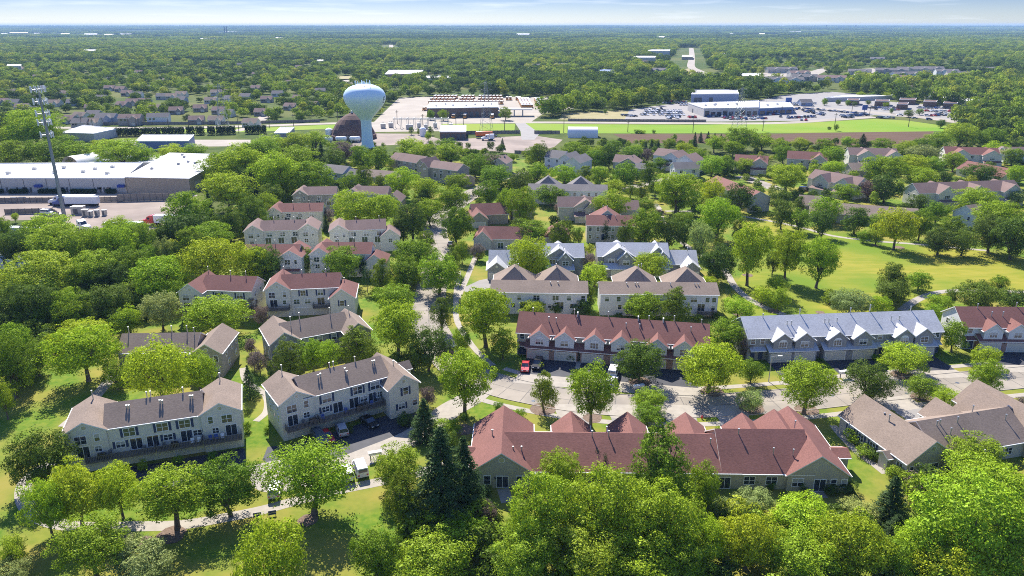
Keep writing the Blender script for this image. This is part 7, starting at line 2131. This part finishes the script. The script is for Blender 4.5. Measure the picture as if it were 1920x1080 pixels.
for (y0, y1, step, seed) in ((150, 560, 9.5, 1), (560, 1100, 11.5, 2), (1100, 1900, 14.5, 3), (1900, 3400, 19.0, 4)):
    pts, rng = grid_pts(y0, y1, step, .80, seed)
    x, y = pts[:, 0], pts[:, 1]
    keep = np.ones(len(x), bool)
    for poly in KEEP_OUT:
        lo, hi = poly.min(0) - 1, poly.max(0) + 1
        m = (x > lo[0]) & (x < hi[0]) & (y > lo[1]) & (y < hi[1])
        if m.any():
            ii = np.where(m)[0]
            keep[ii[in_poly(x[ii], y[ii], poly)]] = False
    dens = .84 + .22 * smooth_noise(x, y, .012)
    sub = (x < -30) & (y > 560) & (y < 1500)          # houses and gardens on the left
    dens = np.where(sub, .60 + .18 * smooth_noise(x, y, .02), dens)
    apt = in_poly(x, y, np.array([P(*q) for q in [(1380, 156), (1380, 118), (1560, 104), (1830, 112), (1840, 148), (1640, 158)]]))
    dens = np.where(apt, .34, dens)
    keep &= rng.random(len(x)) < dens
    n = keep.sum(); x, y = x[keep], y[keep]
    R = step * rng.uniform(.36, .74, n)  * (1 + .15 * smooth_noise(x, y, .03))
    Hh = R * rng.uniform(.85, 1.2, n)
    Hh = np.minimum(Hh, 7.4)
    low = (sub | apt)[keep]
    R = np.where(low, R * .85, R); Hh = np.where(low, Hh * .68, Hh)
    allp.append(np.stack([x, y, np.zeros(n)], 1)); alls.append(np.stack([R, R, Hh], 1))
    allr.append(np.stack([np.zeros(n), np.zeros(n), rng.uniform(0, 6.28, n)], 1)); lt = rng.random(n) < .40 + .42 * smooth_noise(x + 300, y, .0105)
    alli.append(np.where(lt, rng.integers(4, 7, n), rng.integers(0, 4, n)))
scatter('woods', np.concatenate(allp), np.concatenate(alls), np.concatenate(allr), np.concatenate(alli), src, 'dense woods and garden trees filling the plain beyond the estate', 'woods')
# bushes and saplings that fill the ground below the big trees
BRUSH = [[(-60, 640), (-60, 470), (100, 440), (330, 440), (430, 420), (470, 340), (430, 300), (600, 290), (600, 330), (520, 380), (470, 440), (345, 500), (325, 600), (200, 620), (150, 660), (60, 690)],
         [(700, 1100), (730, 1010), (910, 950), (1340, 950), (1500, 960), (1640, 990), (1700, 940), (1780, 900), (1990, 890), (1990, 1150), (700, 1150)],
         [(1760, 240), (1990, 240), (1990, 300), (1800, 268)]]
GARDEN = np.array([P(*q) for q in [(420, 300), (640, 262), (1180, 264), (1760, 270), (1990, 300), (1990, 460), (1640, 440), (1380, 400), (1350, 520), (900, 560), (700, 560), (440, 560), (470, 430), (520, 380)]])
pts, rng = grid_pts(75, 560, 3.6, .85, 77)
x, y = pts[:, 0], pts[:, 1]
keep = np.zeros(len(x), bool)
for b_ in BRUSH: keep |= in_poly(x, y, np.array([P(*q) for q in b_]))
gard = in_poly(x, y, GARDEN) & (rng.random(len(x)) < .17) & ~keep
keep |= gard
for poly in KEEP_OUT:
    if np.ptp(poly[:, 0]) < 400: keep &= ~in_poly(x, y, poly)
x, y = x[keep], y[keep]; n = len(x)
R = rng.uniform(1.0, 2.6, n); Hh = R * rng.uniform(.7, 1.2, n)
scatter('undergrowth', np.stack([x, y, np.zeros(n)], 1), np.stack([R, R, Hh], 1), np.stack([np.zeros(n), np.zeros(n), rng.uniform(0, 6.28, n)], 1), rng.integers(0, 7, n), src, 'tangled bushes filling the ground beneath the big trees', 'undergrowth')
# far canopy: groves of coarse crowns out to the horizon
src2 = bpy.data.collections.new('grove sources')
for i in range(4):
    rng = np.random.default_rng(300 + i)
    PP, NN = [], []
    for k in range(34):
        cx, cy = rng.uniform(-42, 42, 2)
        r = rng.uniform(5, 9); hh = rng.uniform(8, 13)
        m = 90
        d = rng.normal(size=(m, 3)); d /= np.linalg.norm(d, axis=1)[:, None]; d[:, 2] = np.abs(d[:, 2])
        q = d * np.array([r, r, hh * .55]) * rng.uniform(.75, 1.05, (m, 1)) + np.array([cx, cy, hh * .45])
        PP.append(q); NN.append(d)
    me = leaf_mesh('grove', np.concatenate(PP), np.concatenate(NN), 1.9, rng, 'woodleaf' if i < 2 else 'woodlight')
    o = bpy.data.objects.new('grove_%d' % i, me); src2.objects.link(o)
allp, alls, allr, alli = [], [], [], []
HILL = lambda x, y: np.interp(y, [0, 7500, 9000, 9300, 10300, 11800, 12100, 12800, 14300, 14500], [0, 0, 20, 14, 8, 36, 28, 20, 52, 50])
for (y0, y1, step, seed) in ((3300, 6500, 62, 11), (6500, 14200, 92, 12)):
    pts, rng = grid_pts(y0, y1, step, .80, seed)
    x, y = pts[:, 0], pts[:, 1]
    keep = rng.random(len(x)) < .88 + .25 * smooth_noise(x, y, .0022)
    for poly in KEEP_OUT:
        lo, hi = poly.min(0) - 40, poly.max(0) + 40
        m = (x > lo[0]) & (x < hi[0]) & (y > lo[1] - 40) & (y < hi[1]) & (y0 > 0)
        if poly.min() < -9e3: continue
        if m.any() and poly[:, 1].min() > 2800: keep[m] = False
    x, y = x[keep], y[keep]; n = len(x)
    s_ = step / 62 * rng.uniform(.85, 1.2, n)
    allp.append(np.stack([x, y, HILL(x, y) * .9], 1)); alls.append(np.stack([s_, s_, np.minimum(s_, 1.15)], 1))
    allr.append(np.stack([np.zeros(n), np.zeros(n), rng.uniform(0, 6.28, n)], 1)); alli.append(np.where(rng.random(n) < .4 + .5 * smooth_noise(x, y, .0031), rng.integers(2, 4, n), rng.integers(0, 2, n)))
scatter('far_woods', np.concatenate(allp), np.concatenate(alls), np.concatenate(allr), np.concatenate(alli), src2, 'hazy blue green woods reaching to the horizon', 'woods')

# ------------------------------------------------------------------ haze
hz = MB(); hz.box(-15000, 15000, -90, 14800, -1.2, 82.0)
m, nt, out = newmat('haze')
pv = nt.nodes.new('ShaderNodeVolumePrincipled')
pv.inputs['Color'].default_value = (0.42, 0.66, 1.0, 1)
pv.inputs['Density'].default_value = 6.5e-5
pv.inputs['Anisotropy'].default_value = 0.0
nt.links.new(pv.outputs[0], out.inputs['Volume'])
o = hz.build('haze', [m]); o['kind'] = 'stuff'
# ------------------------------------------------------------------ which tree is which
ORD = ['', 'second', 'third', 'fourth', 'fifth', 'sixth', 'seventh', 'eighth', 'ninth', 'tenth', 'eleventh', 'twelfth']
def nearest_land(x, y):
    best = None
    for ph, lx, ly, r in LAND:
        d = math.hypot(lx - x, ly - y) - r * .6
        if best is None or d < best[0]: best = (d, ph, lx, ly, r)
    return best
pend = {}
for t in TREES:
    root, k, x, y, R, Ht, pw = t
    d, ph, lx, ly, r = nearest_land(x, y)
    px, py = pix(x, y); qx, qy = pix(lx, ly)
    dx, dy = x - lx, y - ly
    if abs(dx) > abs(dy) * .9: rel = 'left of' if dx < 0 else 'right of'
    else: rel = 'in front of' if dy < 0 else 'behind'
    size = ''
    if k not in 'AB': size = 'big ' if R > 5.4 else ('small ' if R < 2.4 else '')
    noun = {'S': 'spruce', 'A': 'evergreen', 'B': 'shrub'}.get(k, 'tree')
    lab = (size + KINDS[k][7] + ' ' + noun + ' ' + rel + ' ' + ph).replace('large leafy', 'leafy')
    root['group'] = {'S': 'spruces among the houses and yards', 'A': 'narrow evergreens by the houses', 'B': 'shrubs round the houses'}.get(k, 'trees of the estate and its edges')
    pend.setdefault(lab, []).append((px, root))
for lab, lst in pend.items():
    lst.sort(key=lambda q: q[0])
    n = len(lst)
    for i, (px, root) in enumerate(lst):
        if n == 1: root['label'] = lab
        elif i == 0: root['label'] = 'leftmost ' + lab
        elif i == n - 1: root['label'] = 'rightmost ' + lab
        else: root['label'] = ORD[min(i, 11)] + ' from left ' + lab
# the same for other repeats that carry one label: number them from the left where they can be told apart
same = {}
for o in bpy.data.objects:
    if o.parent is None and 'label' in o.keys() and o.get('category') in ('house', 'apartment block', 'utility pole', 'hedge', 'commercial building', 'equipment cabinet', 'street lamp', 'chimney stack', 'water tower', 'chair', 'barbecue', 'shop') and o.users_collection:
        same.setdefault(o['label'], []).append((pix(o.location.x, o.location.y)[0], o))
BIG = ['leftmost'] + [s_ + ' from left' for s_ in ORD[1:]]
TENS = ['thirteenth', 'fourteenth', 'fifteenth', 'sixteenth', 'seventeenth', 'eighteenth', 'nineteenth', 'twentieth', 'twenty first', 'twenty second', 'twenty third', 'twenty fourth', 'twenty fifth', 'twenty sixth', 'twenty seventh', 'twenty eighth', 'twenty ninth', 'thirtieth', 'thirty first', 'thirty second', 'thirty third', 'thirty fourth']
BIG += [t + ' from left' for t in TENS]
for lab, lst in same.items():
    if len(lst) < 2: continue
    lst.sort(key=lambda q: q[0])
    for i, (px, o) in enumerate(lst):
        w = BIG[i] if i < len(lst) - 1 else 'rightmost'
        o['label'] = w + ' ' + lab
for t in TREES:
    r_ = t[0]
    if len(r_['label'].split()) > 16: r_['label'] = r_['label'].replace(' vase shaped', '').replace(' spreading', '')
